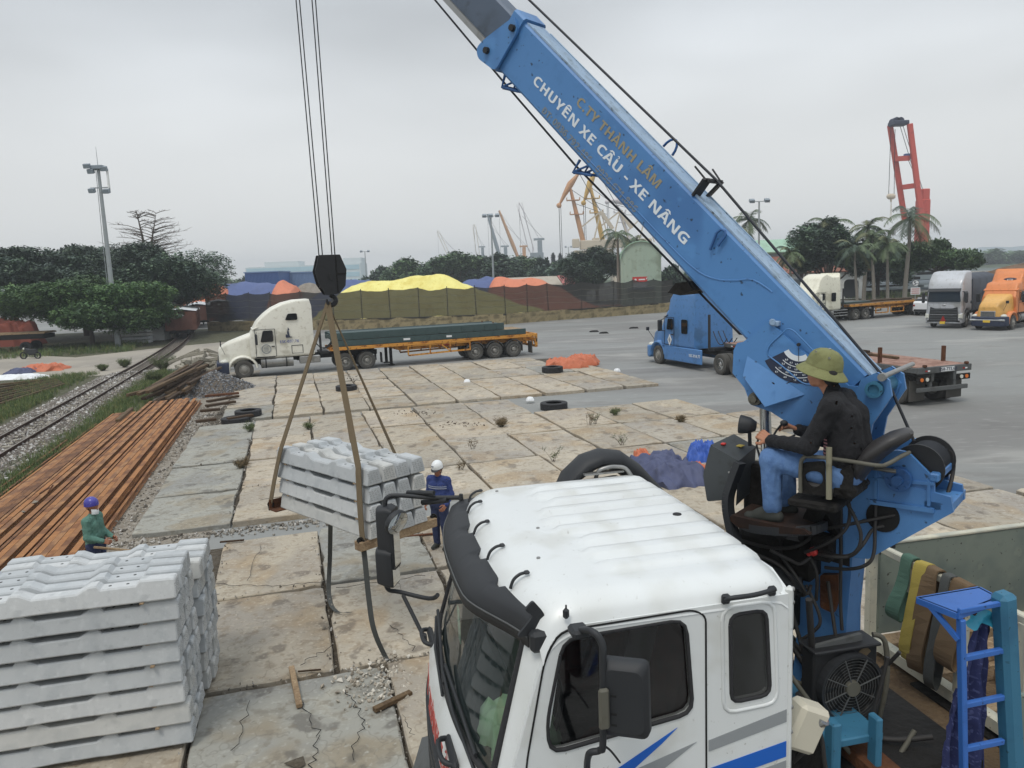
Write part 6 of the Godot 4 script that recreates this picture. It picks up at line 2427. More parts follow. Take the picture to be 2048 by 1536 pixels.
	for i in 49:
		var z:=lerpf(-1.2,1.14,i/48.0)
		var x0:=front_x(3.2,z)+0.03
		var up:=0.0
		var tp:=1.0 - 0.72*smoothstep(0.45,1.1,z)
		for q in notch: up=maxf(up,0.05*(1 - smoothstep(0.05,0.07,absf(z - q))))
		var row:=[Vector3(x0+0.03 - up,3.33 - up*0.5,z),Vector3(x0 - 0.09*tp,3.32,z),Vector3(x0 - 0.17*tp,3.275,z),Vector3(x0 - 0.20*tp,3.20,z),Vector3(x0 - 0.205*tp,3.14,z)]
		row.append(Vector3(x0 - 0.19*tp,3.14,z)); row.append(Vector3(x0 - 0.185*tp,3.2,z)); row.append(Vector3(x0 - 0.155*tp,3.26,z)); row.append(Vector3(x0+0.03 - up,3.318 - up*0.5,z))
		rows.append(row)
	b.grid(rows,3,true)
	for e in [0,48]:
		for k in range(1,8): b.tri(rows[e][0],rows[e][k],rows[e][mini(k+1,8)])
	obj("sun_visor",b,M.black_plastic,t)
	b=MB.new()
	var le:=[]
	for i in 25:
		var z:=lerpf(-1.2,1.14,i/24.0)
		le.append(Vector3(front_x(3.2,z)+0.03 - 0.203*(1.0 - 0.72*smoothstep(0.45,1.1,z)),3.2,z))
	b.tube(le,0.006,5)
	obj("visor_lip",b,M.frame_grey,t)
	for q in [[-1.02,0.0],[-0.72,0.03],[-0.22,0.0],[0.30,0.0],[0.80,0.0]]:
		b=MB.new()
		var z: float=q[0]
		var x0:=front_x(3.2,z)
		b.tube(curve([Vector3(x0+0.03,3.35,z),Vector3(x0+0.05,3.40,z),Vector3(x0+0.09,3.428,z - 0.005),Vector3(x0+0.125,3.432,z - 0.01)],4),0.010,6)
		b.box(Vector3(x0+0.135,3.434,z - 0.01),Vector3(0.036,0.02,0.036),0.008)
		obj("visor_hook",b,M.black_plastic,t)
	# corner bracket,stub aerial,screws in the roof
	b=MB.new()
	b.box(Vector3(-1.47,3.20,1.19),Vector3(0.13,0.12,0.08),0.02)
	b.prism(round_poly(P2([-1.60,3.22,-1.50,3.33,-1.55,3.37,-1.50,3.42,-1.44,3.34,-1.42,3.22]),0.02),zt(1.14),0.02)
	obj("corner_bracket",b,M.black_plastic,t)
	b=MB.new()
	b.box(Q(1132,1227,1.25),Vector3(0.035,0.06,0.03),0.012)
	b.cyl(Q(1132,1222,1.25),Q(1132,1210,1.25),0.006,0.005,6)
	obj("aerial",b,M.black_plastic,t)
	b=MB.new()
	for q in [[-1.33,0.62],[-1.2,0.1],[-0.95,-0.3],[-0.3,-0.1],[-1.28,-0.95]]:
		var y:=roof_y(q[0],q[1])
		b.cyl(Vector3(q[0],y - 0.01,q[1]),Vector3(q[0],y+0.006,q[1]),0.014,0.012,8)
	obj("roof_screws",b,M.steel,t)
	b=MB.new()
	var yh:=roof_y(-0.22,-0.02)
	b.cyl(Vector3(-0.22,yh - 0.01,0.22),Vector3(-0.22,roof_y(-0.22,0.22)+0.006,0.22),0.034,0.03,14)
	obj("rubber_plug",b,M.rubber,t)
	b=MB.new()
	b.tube(curve([Vector3(-0.36,3.38,-1.16),Vector3(-0.34,3.47,-1.13),Vector3(-0.26,3.5,-1.12),Vector3(-0.18,3.5,-1.12),Vector3(-0.1,3.48,-1.1),Vector3(-0.06,3.41,-1.06)],4),0.02,6)
	b.box(Vector3(-0.3,3.46,-1.12),Vector3(0.36,0.014,0.07))
	obj("duct_bracket",b,M.steel,t)
	# mirrors
	b=MB.new()
	var c0:=Q(1158,1262,1.36)
	b.box(c0,Vector3(0.1,0.05,0.12),0.015)
	b.tube(curve([c0,Q(1182,1262,1.5),Q(1203,1285,1.55),Q(1206,1330,1.56),Q(1206,1480,1.55),Q(1200,1500,1.52),Q(1178,1508,1.48),Q(1174,1540,1.3)],5),0.019,8)
	obj("mirror_arm",b,M.black_plastic,t)
	var m0:=Q(1240,1408,1.56)
	b=MB.new()
	b.loft([rr_ring(-0.045,-0.17,0.155,0.11,0.105,0.03),rr_ring(-0.02,-0.18,0.165,0.13,0.125,0.035),rr_ring(0.04,-0.175,0.155,0.125,0.118,0.04),rr_ring(0.065,-0.14,0.12,0.10,0.095,0.04)])
	var mh:=obj("mirror_housing",b,M.black_plastic,t)
	mh.transform=Transform3D(Basis(Vector3.UP,-PI/2 - 0.5),m0+Vector3(0.03,0.01,0))
	b=MB.new()
	b.box(Vector3(-0.05,0,0),Vector3(0.006,0.36,0.2))
	obj("mirror_glass",b,M.mirror,mh)
	b=MB.new()
	for y in [-0.1,-0.04,0.06]: b.box(Vector3(0.062,y,0.05),Vector3(0.012,0.012,0.03))
	obj("housing_slots",b,M.hole,mh)
	b=MB.new()
	b.box(Q(1208,1418,1.60),Vector3(0.055,0.22,0.03),0.01)
	obj("mirror_clamp",b,M.olive_steel,t)
	b=MB.new()
	b.tube(curve([Q(1206,1490,1.55),Q(1222,1502,1.53),Q(1240,1525,1.5)],4),0.006,5)
	obj("mirror_cable",b,M.rubber,t)
	# far side mirrors
	b=MB.new()
	var z1:=-1.5
	b.tube(curve([Q(770,1052,z1),Q(770,1010,z1),Q(776,994,z1),Q(800,991,z1+0.02),Q(860,995,z1+0.15),Q(922,995,-1.2)],5),0.02,8)
	b.tube([Q(815,985,z1),Q(868,986,-1.3)],0.022,6); b.tube([Q(845,1005,z1+0.05),Q(895,1000,-1.25)],0.026,6)
	b.cyl(Q(922,1000,-1.18),Q(922,988,-1.18),0.022,0.016,8)
	obj("mirror_arm",b,M.black_plastic,t)
	b=MB.new()
	b.tube(curve([Q(772,1168,z1),Q(778,1180,z1),Q(800,1184,z1),Q(858,1197,-1.35),Q(875,1190,-1.2)],4),0.02,8)
	b.tube([Q(806,1190,z1+0.03),Q(845,1268,-1.25)],0.018,7)
	b.box(Q(848,1275,-1.24),Vector3(0.05,0.07,0.05),0.01)
	obj("mirror_arm",b,M.black_plastic,t)
	for q in [[782,1082,0.24,0.085,0.5],[781,1140,0.13,0.10,0.5]]:
		b=MB.new()
		var hh: float=q[2]
		var w: float=q[3]
		b.loft([rr_ring(0.05,-hh,hh,w,w,0.03),rr_ring(0.0,-hh*1.02,hh*1.02,w*1.1,w*1.1,0.04),rr_ring(-0.1,-hh*0.9,hh*0.9,w*0.8,w*0.8,0.05)])
		mh=obj("mirror_housing",b,M.black_plastic,t)
		mh.transform=Transform3D(Basis(Vector3.UP,-0.42),Q(q[0],q[1],z1))
		b=MB.new()
		b.box(Vector3(0.052,0,0),Vector3(0.006,hh*1.8,w*1.7))
		obj("mirror_glass",b,M.mirror,mh)
	b=MB.new()
	b.lathe([Vector2(0.11,0),Vector2(0.118,0.02),Vector2(0.11,0.05),Vector2(0.05,0.09),Vector2(0.001,0.1)],Transform3D(),20)
	mh=obj("round_mirror",b,M.black_plastic,t)
	mh.transform=Transform3D(MB.frame(Vector3(-0.55,0.35,-0.7)),Q(796,1047,z1+0.12))
	b=MB.new()
	b.lathe([Vector2(0.001,-0.012),Vector2(0.06,-0.009),Vector2(0.108,0.0)],Transform3D(),20)
	obj("mirror_glass",b,M.mirror,mh)
	b=MB.new()
	b.tube([Q(796,1047,z1+0.1),Q(775,1030,z1),Q(770,1020,z1)],0.014,6)
	obj("mirror_arm",b,M.black_plastic,t)
	# wipers and grab loops below the windscreen
	for q in [[-0.85,0.1],[0.05,0.95]]:
		b=MB.new()
		b.tube([Vector3(front_x(2.4,q[1]) - 0.05,2.33,q[1]),Vector3(front_x(2.45,(q[0]+q[1])/2) - 0.06,2.44,(q[0]+q[1])/2),Vector3(front_x(2.46,q[0]) - 0.05,2.47,q[0])],0.012,5)
		b.tube([Vector3(front_x(2.42,q[1]) - 0.04,2.41,q[1] - 0.02),Vector3(front_x(2.5,q[0]) - 0.04,2.5,q[0] - 0.05)],0.014,5)
		obj("wiper",b,M.black_plastic,t)
	for z in [-0.95,0.62]:
		b=MB.new()
		b.box(Vector3(front_x(2.26,z) - 0.03,2.24,z),Vector3(0.05,0.07,0.34),0.02)
		b.tube(curve([Vector3(front_x(2.26,z) - 0.03,2.25,z - 0.14),Vector3(front_x(2.26,z) - 0.1,2.27,z - 0.1),Vector3(front_x(2.26,z) - 0.1,2.27,z+0.1),Vector3(front_x(2.26,z) - 0.03,2.25,z+0.14)],4),0.018,6)
		obj("grab_loop",b,M.black_plastic,t)
	# what shows inside through the glass
	b=MB.new()
	b.box(Vector3(-0.9,1.6,0),Vector3(1.6,0.1,2.4))
	obj("cab_floor",b,M.dark_grime,t)
	b=MB.new()
	b.box(Vector3(-1.6,2.2,0),Vector3(0.42,0.26,2.2),0.08); b.box(Vector3(-1.45,2.36,0.55),Vector3(0.25,0.12,0.5),0.05)
	obj("dashboard",b,M.black_plastic,t)
	b=MB.new()
	b.tube(curve([Vector3(-1.22,2.62,0.55),Vector3(-1.26,2.55,0.78),Vector3(-1.36,2.37,0.86),Vector3(-1.46,2.2,0.78),Vector3(-1.5,2.12,0.55),Vector3(-1.46,2.2,0.32),Vector3(-1.36,2.37,0.24),Vector3(-1.26,2.55,0.32),Vector3(-1.22,2.62,0.55)],4),0.018,6)
	b.tube([Vector3(-1.36,2.37,0.24),Vector3(-1.42,2.35,0.55),Vector3(-1.36,2.37,0.86)],0.02,6)
	b.tube([Vector3(-1.42,2.35,0.55),Vector3(-1.6,2.1,0.55)],0.04,6)
	obj("steering_wheel",b,M.black_plastic,t)
	var seatm:=mat("seat_cover",S(112,62,52),0.95,0,tex_cache["rust"],3)
	for z in [0.62,-0.62]:
		b=MB.new()
		b.box(Vector3(-0.75,2.0,z),Vector3(0.55,0.2,0.6),0.07)
		b.box(Vector3(-0.42,2.48,z),Vector3(0.2,0.85,0.6),0.08,Basis(Vector3(0,0,1),-0.25))
		obj("seat",b,seatm,t)
	b=crumple(Vector3(0.42,0.26,0.42),16,61,1.4)
	var cl:=item("cloth",b,mat("green_cloth",S(150,186,150),0.9),"pale green cloth lying crumpled on the dashboard behind the windscreen","cloth")
	cl.transform=Transform3D(truck_b,truck_at+truck_b*Vector3(-1.52,2.34,0.72))
	b=MB.new()
	b.box(Vector3(-1.7,2.52,-0.55),Vector3(0.006,0.28,0.1)); b.box(Vector3(-1.62,2.84,-0.3),Vector3(0.006,0.14,0.2))
	obj("paper_sticker",b,mat("green_paper",S(140,190,168),0.8),t)
	b=MB.new()
	b.box(Vector3(-1.58,3.1,0.45),Vector3(0.02,0.13,0.36),0.02,Basis(Vector3(0,0,1),0.3))
	obj("inner_visor",b,M.webbing_brown,t)
	# curved intake duct behind the far rear corner
	b=MB.new()
	var ring:=[]
	var top:=[[-0.66,3.30,0.06],[-0.60,3.44,0.12],[-0.44,3.575,0.15],[-0.26,3.62,0.16],[-0.08,3.59,0.17],[0.10,3.45,0.18],[0.30,3.22,0.18],[0.42,3.02,0.16],[0.48,2.7,0.15]]
	for q in top:
		var rr:=[]
		for k in 12:
			var a:=TAU*k/12
			rr.append(Vector3(q[0],q[1],-1.30)+Vector3(0,0,1)*cos(a)*0.17+Vector3(0.35 if q[0] > -0.3 else -0.35,0.9,0).normalized()*(sin(a)*q[2]*0.55 - q[2]*0.5))
		ring.append(rr)
	b.loft(ring)
	obj("air_duct",b,M.black_plastic,t)
func build_chassis(t: Node3D):
	var b:=MB.new()
	for z in [-0.42,0.42]: b.box(Vector3(3.6,0.98,z),Vector3(9.5,0.3,0.09),0.01)
	for x in [0.4,1.6,3.0,5.0,7.5]: b.box(Vector3(x,0.98,0),Vector3(0.12,0.22,0.8))
	obj("chassis_rail",b,M.dark_grime,t)
	for s in [-1,1]:
		for q in [[-0.75,true],[4.6,false],[5.95,false]]:
			wheel(t,q[0],s*1.02,0.52,0.32,q[1],M.rim_steel,M.rubber)
		b=MB.new()
		b.prism(arch(-0.75,0.52,0.6,0.72,0,180,12),zt(s*1.0),s*0.25)
		obj("wheel_arch",b,M.black_plastic,t)
	# body: headboard,sides,floor
	b=MB.new()
	b.bar(Vector3(2.45,2.47,-1.2),Vector3(2.45,2.47,1.15),0.07,0.07,0.01)
	for z in [-1.18,-0.66,-0.05,0.55,1.12]: b.box(Vector3(2.45,1.95,z),Vector3(0.08,1.0,0.09),0.01)
	b.bar(Vector3(2.45,1.5,-1.2),Vector3(2.45,1.5,1.2),0.1,0.1)
	obj("headboard",b,mat("cream_paint",S(206,200,178),0.8,0,tex_cache["worn"],0.8),t)
	for s in [-1,1]:
		for k in 3:
			b=MB.new()
			b.box(Vector3(3.5+k*2.05,1.97+(0.0 if s < 0 else -0.12),s*1.22),Vector3(1.9,0.92 if s < 0 else 0.7,0.05),0.01)
			obj("side_board",b,mat("board_grey",S(126,134,122),0.8,0,tex_cache["worn"],0.5),t)
			b=MB.new()
			b.box(Vector3(4.52+k*2.05,1.97,s*1.23),Vector3(0.14,0.95,0.09),0.01)
			obj("side_post",b,mat("post_brown",S(84,74,66),0.85,0,tex_cache["worn"],0.6),t)
		b=MB.new()
		b.box(Vector3(5.5,2.445,s*1.22),Vector3(6.1,0.03,0.07),0.008)
		if s < 0: obj("top_rail",b,M.cream_paint,t)
	for i in 12:
		b=MB.new()
		b.box(Vector3(5.6,1.48,-1.1+i*0.2),Vector3(6.3,0.05,0.19),0.006)
		obj("floor_board",b,M.old_wood if i % 3 else M.wood,t)
	b=MB.new()
	b.box(Vector3(2.2,1.36,-0.1),Vector3(0.9,0.06,2.0),0.01)
	obj("deck_plate",b,M.old_wood,t)
	b=MB.new()
	b.box(Vector3(5.5,1.3,0),Vector3(6.3,0.22,1.0))
	obj("subframe",b,M.dark_grime,t)
	# oil cooler with its fan
	b=MB.new()
	b.box(Vector3(0.95,2.17,0.42),Vector3(0.52,0.54,0.16),0.015)
	b.box(Vector3(0.95,2.45,0.42),Vector3(0.54,0.025,0.22),0.008)
	var oc:=obj("oil_cooler",b,M.black_steel,t)
	b=MB.new()
	b.lathe([Vector2(0.25,0.0),Vector2(0.25,0.07),Vector2(0.235,0.07),Vector2(0.235,0.0)],Transform3D(Basis(),Vector3(0.96,2.17,0.5)),28,-1)
	obj("fan_shroud",b,M.black_plastic,oc)
	b=MB.new()
	for i in 9: b.lathe([Vector2(0.05+i*0.022,0.068),Vector2(0.054+i*0.022,0.068)],Transform3D(Basis(),Vector3(0.96,2.17,0.503)),28,-1)
	for i in 8:
		var a:=TAU*i/8+0.3
		b.bar(Vector3(0.96,2.17,0.572),Vector3(0.96+cos(a)*0.235,2.17+sin(a)*0.235,0.572),0.008,0.006)
	obj("fan_guard",b,M.frame_grey,oc)
	b=MB.new()
	b.cyl(Vector3(0.96,2.17,0.55),Vector3(0.96,2.17,0.58),0.06,0.055,18)
	obj("fan_hub",b,M.olive_steel,oc)
	b=MB.new()
	for i in 7:
		var a:=TAU*i/7
		var d:=Vector3(cos(a),sin(a),0)
		var s:=Vector3(-sin(a),cos(a),0)
		b.quad(Vector3(0.96,2.17,0.53)+d*0.05 - s*0.03,Vector3(0.96,2.17,0.53)+d*0.22 - s*0.06,Vector3(0.96,2.17,0.545)+d*0.22+s*0.06,Vector3(0.96,2.17,0.545)+d*0.05+s*0.03)
	obj("fan_blade",b,M.dark_grime,oc)
	b=MB.new()
	b.box(Vector3(1.1,2.4,0.502),Vector3(0.07,0.07,0.004),0,Basis(Vector3(0,0,1),0.7))
	obj("cooler_label",b,M.webbing,oc)
	b=MB.new()
	b.bar(Q(1628,1297,0.45),Q(1722,1272,0.45),0.03,0.05)
	obj("cooler_flange",b,M.frame_grey,oc)
	b=MB.new()
	b.tube(curve([Vector3(1.24,2.46,0.4),Vector3(1.33,2.4,0.42),Vector3(1.34,2.1,0.44),Vector3(1.28,1.8,0.44)],5),0.02,7)
	obj("cooler_hose",b,M.olive_steel,t)
	# coolant reservoir
	b=MB.new()
	b.box(Q(1606,1450,1.08),Vector3(0.22,0.30,0.16),0.028,Basis(Vector3(0,0,1),-0.45))
	var rs:=obj("coolant_tank",b,mat("tank_cream",S(196,190,172),0.55),t)
	b=MB.new()
	var rc:=Q(1637,1442,1.12)
	b.cyl(rc,rc+Vector3(0.02,0.03,0.025),0.045,0.045,16)
	obj("filler_cap",b,M.chrome,rs)
	b=MB.new()
	b.cyl(rc+Vector3(0.02,0.03,0.025),rc+Vector3(0.021,0.0315,0.027),0.034,0.034,16)
	obj("cap_label",b,M.red_paint,rs)
	b=MB.new()
	b.tube(curve([rc+Vector3(0.0,-0.05,0),rc+Vector3(0.03,-0.15,0.0),rc+Vector3(0.05,-0.3,0.0),rc+Vector3(0.1,-0.5,0)],4),0.014,6)
	obj("tank_hose",b,M.hose,t)
	# blue crossmember and outrigger beam
	b=MB.new()
	b.box(Q(1700,1470,0.75)+Vector3(0,0,-0.3),Vector3(0.42,0.06,0.75),0.01)
	b.box(Q(1665,1500,0.85),Vector3(0.07,0.42,0.1),0.01); b.box(Q(1750,1480,0.85),Vector3(0.05,0.36,0.1),0.01)
	b.box(Vector3(0.95,1.3,0.0),Vector3(0.6,0.4,1.6),0.02)
	obj("outrigger_housing",b,M.teal_paint,t)
	b=MB.new()
	b.bar(Vector3(0.92,1.72,0.2),Vector3(1.0,1.66,1.3),0.2,0.22,0.015)
	obj("outrigger_beam",b,M.old_rust,t)
	# dark clutter behind the cab
	b=MB.new()
	b.box(Vector3(0.5,1.5,-0.2),Vector3(0.7,0.9,1.7),0.04)
	b.box(Vector3(0.35,2.3,-0.55),Vector3(0.4,0.9,0.8),0.05)
	b.box(Vector3(1.3,1.55,0.1),Vector3(1.0,0.3,1.6),0.03)
	obj("gearbox_housing",b,M.dark_grime,t)
	for i in 30:
		b=MB.new()
		rng.seed=500+i
		var a:=Vector3(rng.randf_range(0.15,1.0),rng.randf_range(1.8,2.9),rng.randf_range(-0.5,0.7))
		var e:=Vector3(rng.randf_range(0.2,1.7),rng.randf_range(1.5,2.5),rng.randf_range(-0.4,0.8))
		var m:=(a+e)/2+Vector3(rng.randf_range(-0.15,0.15),-rng.randf_range(0.15,0.5),rng.randf_range(0,0.2))
		b.tube(curve([a,a.lerp(m,0.6)+Vector3(0,-0.08,0),m,e.lerp(m,0.6)+Vector3(0,-0.08,0),e],4),rng.randf_range(0.014,0.026),6)
		obj("hose",b,M.hose if i % 4 else M.olive_steel,t)
func build_crane():
	var t:=thing("loader_crane","blue telescopic loader crane mounted behind the white cab","crane",crane_at,crane_b)
	var bl: Material=M.crane_blue
	# column and turntable
	var b:=MB.new()
	b.loft([[Vector3(-0.22,1.1,0.24),Vector3(0.22,1.1,0.24),Vector3(0.22,1.1,-0.24),Vector3(-0.22,1.1,-0.24)],[Vector3(-0.14,2.5,0.17),Vector3(0.22,2.5,0.17),Vector3(0.22,2.5,-0.17),Vector3(-0.14,2.5,-0.17)],[Vector3(-0.06,3.15,0.17),Vector3(0.26,3.15,0.17),Vector3(0.26,3.15,-0.17),Vector3(-0.06,3.15,-0.17)]],true,true,-1)
	obj("column",b,bl,t)
	b=MB.new()
	b.cyl(Vector3(0,0.95,0),Vector3(0,1.25,0),0.45,0.45,28)
	b.cyl(Vector3(0,1.25,0),Vector3(0,1.4,0),0.36,0.33,28)
	obj("slewing_base",b,M.crane_blue_dark,t)
	# side plates of the upper frame: rise to the boom pivot and carry the winch
	for s in [1,-1]:
		b=MB.new()
		b.prism(P2([-0.06,3.1,0.16,3.05,0.40,3.08,0.92,3.52,0.90,3.62,0.5,3.68,0.36,3.8,0.40,4.06,0.52,4.27,0.50,4.38,0.42,4.43,0.32,4.38,0.22,4.1,0.10,3.7,-0.04,3.4]),zt(BZ+s*0.16),s*0.03)
		obj("frame_plate",b,bl,t)
	b=MB.new()
	b.bar(Vector3(0.3,3.62,-0.13),Vector3(0.3,3.62,0.27),0.1,0.16); b.bar(Vector3(0.85,3.54,-0.13),Vector3(0.85,3.54,0.27),0.12,0.06)
	obj("cross_brace",b,bl,t)
	# pivot pin
	b=MB.new()
	var pv:=K(1751,778,0.3)
	b.cyl(pv - Vector3(0,0,0.38),pv+Vector3(0,0,0.03),0.058,0.058,20)
	b.lathe([Vector2(0.058,0.0),Vector2(0.058,0.05),Vector2(0.038,0.05),Vector2(0.038,-0.02)],Transform3D(Basis(),pv),20,-1)
	obj("pivot_pin",b,M.teal_paint,t)
	# boom: own axes,A along it and B at right angles
	var o:=Vector2(0.38,4.37)
	var A:=Vector2(-0.702,0.712).normalized()
	var Bv:=Vector2(0.712,0.702).normalized()
	var L:=func(a: float,bb: float): return o+A*a+Bv*bb
	var sec:=func(mb: MB,a0: float,a1: float,lo: float,hi: float,w: float,ch: float):
		var rings:=[]
		for a in [a0,a1]:
			var ring:=[]
			for q in [[lo,w - ch],[lo+ch,w],[hi - ch,w],[hi,w - ch],[hi,-w+ch],[hi - ch,-w],[lo+ch,-w],[lo,-w+ch]]:
				var p: Vector2=L.call(a,q[0])
				ring.append(Vector3(p.x,p.y,q[1]+BZ))
			rings.append(ring)
		mb.loft(rings,true,true,-1)
	b=MB.new()
	sec.call(b,0.05,4.45,-0.485,0.0,0.14,0.022)
	var bo:=obj("boom_section",b,bl,t)
	b=MB.new()
	b.X=Transform3D()
	var p0: Vector2=L.call(0.0,0.004)
	var p1: Vector2=L.call(4.3,0.004)
	b.bar(Vector3(p0.x,p0.y,BZ),Vector3(p1.x,p1.y,BZ),0.245,0.012)
	for s in [-1,1]:
		p0=L.call(0.04,0.012); p1=L.call(4.2,0.012)
		b.bar(Vector3(p0.x,p0.y,BZ+s*0.118),Vector3(p1.x,p1.y,BZ+s*0.118),0.016,0.012)
	obj("boom_top_plate",b,M.crane_blue_top,bo)
	# weld line and stiffener along the side
	b=MB.new()
	for s in [-1,1]:
		var wl:=[]
		for q in [[3.1,-0.43],[2.0,-0.42],[1.55,-0.40],[1.35,-0.33],[1.22,-0.22],[1.12,-0.12],[0.95,-0.08]]:
			var v: Vector2=L.call(q[0],q[1])
			wl.append(Vector3(v.x,v.y,BZ+s*0.141))
		b.tube(curve(wl,4),0.006,5)
	obj("weld_seam",b,bl,bo)
	# boom foot: deep side cheeks down to the pivot and the cylinder lug
	for s in [1,-1]:
		b=MB.new()
		var ck:=Kp([1745,762,1768,762,1779,778,1770,800,1748,824,1733,830,1690,850,1601,858,1545,822,1525,815,1505,808,1493,775,1469,745,1471,700,1478,685,1490,683,1510,668,1540,640,1600,695,1700,770,1720,772],0.25)
		b.prism(ck,zt(BZ+s*0.145),s*0.03)
		obj("boom_cheek",b,bl,bo)
	b=MB.new()
	b.prism(Kp([1560,740,1690,800,1690,848,1601,856,1540,822,1515,800,1500,760],0.25),zt(-0.03),0.28)
	obj("boom_foot",b,M.crane_blue_dark,bo)
	for s in [1,-1]:
		b=MB.new()
		var f0:=K(1494,712,0.29)
		var f1:=K(1610,789,0.29)
		var f2:=K(1484,753,0.36)
		var f3:=K(1526,815,0.42)
		var f4:=K(1555,806,0.42)
		var pts:=[f0,f1,f4,f3,f2]
		var ed:=(f1 - f0)
		var far:=absf(Vector2(ed.x,ed.y).normalized().cross(Vector2(f3.x - f0.x,f3.y - f0.y)))
		for i in 5: pts[i].z=0.285+0.10*absf(Vector2(ed.x,ed.y).normalized().cross(Vector2(pts[i].x - f0.x,pts[i].y - f0.y)))/far
		for i in pts.size(): pts[i].z=BZ+s*(pts[i].z - BZ)
		for i in range(1,4): b.tri(pts[0],pts[i+1],pts[i]); b.tri(pts[0] - Vector3(0,0.012,0.008*s),pts[i] - Vector3(0,0.012,0.008*s),pts[i+1] - Vector3(0,0.012,0.008*s))
		for i in 5:
			var q0: Vector3=pts[i]
			var q1: Vector3=pts[(i+1) % 5]
			b.quad(q0,q1,q1 - Vector3(0,0.012,0.008*s),q0 - Vector3(0,0.012,0.008*s))
		obj("pin_guard",b,bl,bo)
		b=MB.new()
		var lp:=K(1512,797,0.3)
		lp.z=BZ+s*0.175
		b.cyl(lp,lp+Vector3(0,0,s*0.05),0.055,0.05,18); b.cyl(lp+Vector3(0,0,s*0.05),lp+Vector3(0,0,s*0.07),0.03,0.026,6)
		obj("lug_boss",b,M.olive_steel,bo)
	# recessed cover and load chart
	b=MB.new()
	var rec:=[]
	for p in round_poly(Kp([1536,708,1541,690,1578,656,1590,660,1660,732,1640,768,1610,768,1560,725],0.26),0.06): rec.append(Vector3(p.x,p.y,0.288))
	rec.append(rec[0])
	b.tube(rec,0.006,5)
	obj("cover_edge",b,bl,bo)
	var cc:=K(1598,689,0.288)
	b=MB.new()
	for k in 5:
		var r0: float=0.105+k*0.034
		var pl:=arch(cc.x,cc.y,r0+0.006,r0+0.028,207,305,16)
		b.prism(pl,zt(0.2865),0.003)
	var base:=MB.new()
	base.prism(arch(cc.x,cc.y,0.09,0.29,207,305,16),zt(0.2858),0.0015)
	var ch:=obj("load_chart",base,M.lettering_dark,bo)
	b=MB.new()
	b.prism(arch(cc.x,cc.y,0.085,0.125,207,305,16),zt(0.2872),0.002)
	for r in [0.165,0.205,0.245]: b.prism(arch(cc.x,cc.y,r,r+0.005,225,300,16),zt(0.2872),0.002)
	obj("chart_arc",b,M.lettering_white,ch)
	for k in 4:
		for i in 5:
			var a:=deg_to_rad(232+i*16)
			var r: float=0.147+k*0.04
			lettering(["8.0","6.1","4.5","3.2","2.4","1.9","1.2","0.8"][(k*3+i) % 8],0.012,M.lettering_white,ch,Transform3D(Basis(),Vector3(cc.x+cos(a)*r,cc.y+sin(a)*r,0.2885)),"chart_figure")
	b=MB.new()
	b.cyl(cc,cc+Vector3(0,0,0.02),0.014,0.012,10); b.bar(cc+Vector3(0,0,0.006),cc+Vector3(0,-0.12,0.006),0.004,0.003)
	obj("angle_pointer",b,M.black_steel,ch)
	b=MB.new()
	b.box(K(1552,647,0.27),Vector3(0.06,0.04,0.05),0.008); b.cyl(K(1545,645,0.25),K(1545,645,0.31),0.03,0.02,10)
	obj("grease_fitting",b,M.crane_blue_top,bo)
	# end collar
	b=MB.new()
	sec.call(b,4.32,4.47,-0.51,0.03,0.16,0.02)
	for s in [-1,1]:
		var q0: Vector2=L.call(4.60,-0.30)
		var poly:=PackedVector2Array([L.call(4.3,-0.08),L.call(4.3,-0.5),L.call(4.56,-0.54),L.call(4.64,-0.48),L.call(4.60,-0.36),L.call(4.42,-0.02)])
		b.prism(round_poly(poly,0.05),zt(BZ+s*0.155),s*0.03)
	obj("boom_collar",b,bl,bo)
	b=MB.new()
	for q in [[4.50,-0.42],[4.36,-0.1]]:
		var v: Vector2=L.call(q[0],q[1])
		b.cyl(Vector3(v.x,v.y,0.27),Vector3(v.x,v.y,0.33),0.035,0.03,8)
	obj("collar_bolt",b,M.black_steel,bo)
	# inner sections and head
	b=MB.new()
	sec.call(b,4.3,7.6,-0.43,-0.04,0.11,0.02)
	obj("boom_section",b,M.boom_grey,t).set_meta("label","grey inner boom section sliding out of the blue one")
	b=MB.new()
	sec.call(b,7.4,10.6,-0.38,-0.08,0.09,0.02)
	obj("boom_section",b,M.boom_grey,t)
	b=MB.new()
	var v0: Vector2=L.call(4.6,-0.40)
	var v1: Vector2=L.call(8.5,-0.40)
	b.bar(Vector3(v0.x,v0.y,0.23),Vector3(v1.x,v1.y,0.23),0.03,0.05)
	obj("extension_rod",b,M.steel,t)
	b=MB.new()
	var hd: Vector2=L.call(10.65,-0.2)
	for s in [-1,1]: b.prism(PackedVector2Array([L.call(10.2,0.0),L.call(10.2,-0.45),L.call(10.75,-0.5),L.call(10.9,-0.2),L.call(10.7,0.06)]),zt(s*0.16),s*0.03)
	b.cyl(Vector3(hd.x,hd.y,-0.15),Vector3(hd.x,hd.y,0.15),0.18,0.18,24)
	obj("boom_head",b,bl,t)
	# cable guides on the boom
	for q in [[1010,150,1004,174,1042,184,1030,168],[1160,320,1146,344,1184,351,1172,336]]:
		b=MB.new()
		for s in [0.03,0.2]:
			b.tube([K(q[0],q[1],0.2)*Vector3(1,1,0)+Vector3(0,0,s),K(q[2],q[3],0.2)*Vector3(1,1,0)+Vector3(0,0,s),K(q[4],q[5],0.2)*Vector3(1,1,0)+Vector3(0,0,s)],0.014,6)
			b.tube([K((q[0]+q[4])/2.0+4,(q[1]+q[5])/2.0 - 4,0.2)*Vector3(1,1,0)+Vector3(0,0,s),K(q[2],q[3],0.2)*Vector3(1,1,0)+Vector3(0,0,s)],0.01,6)
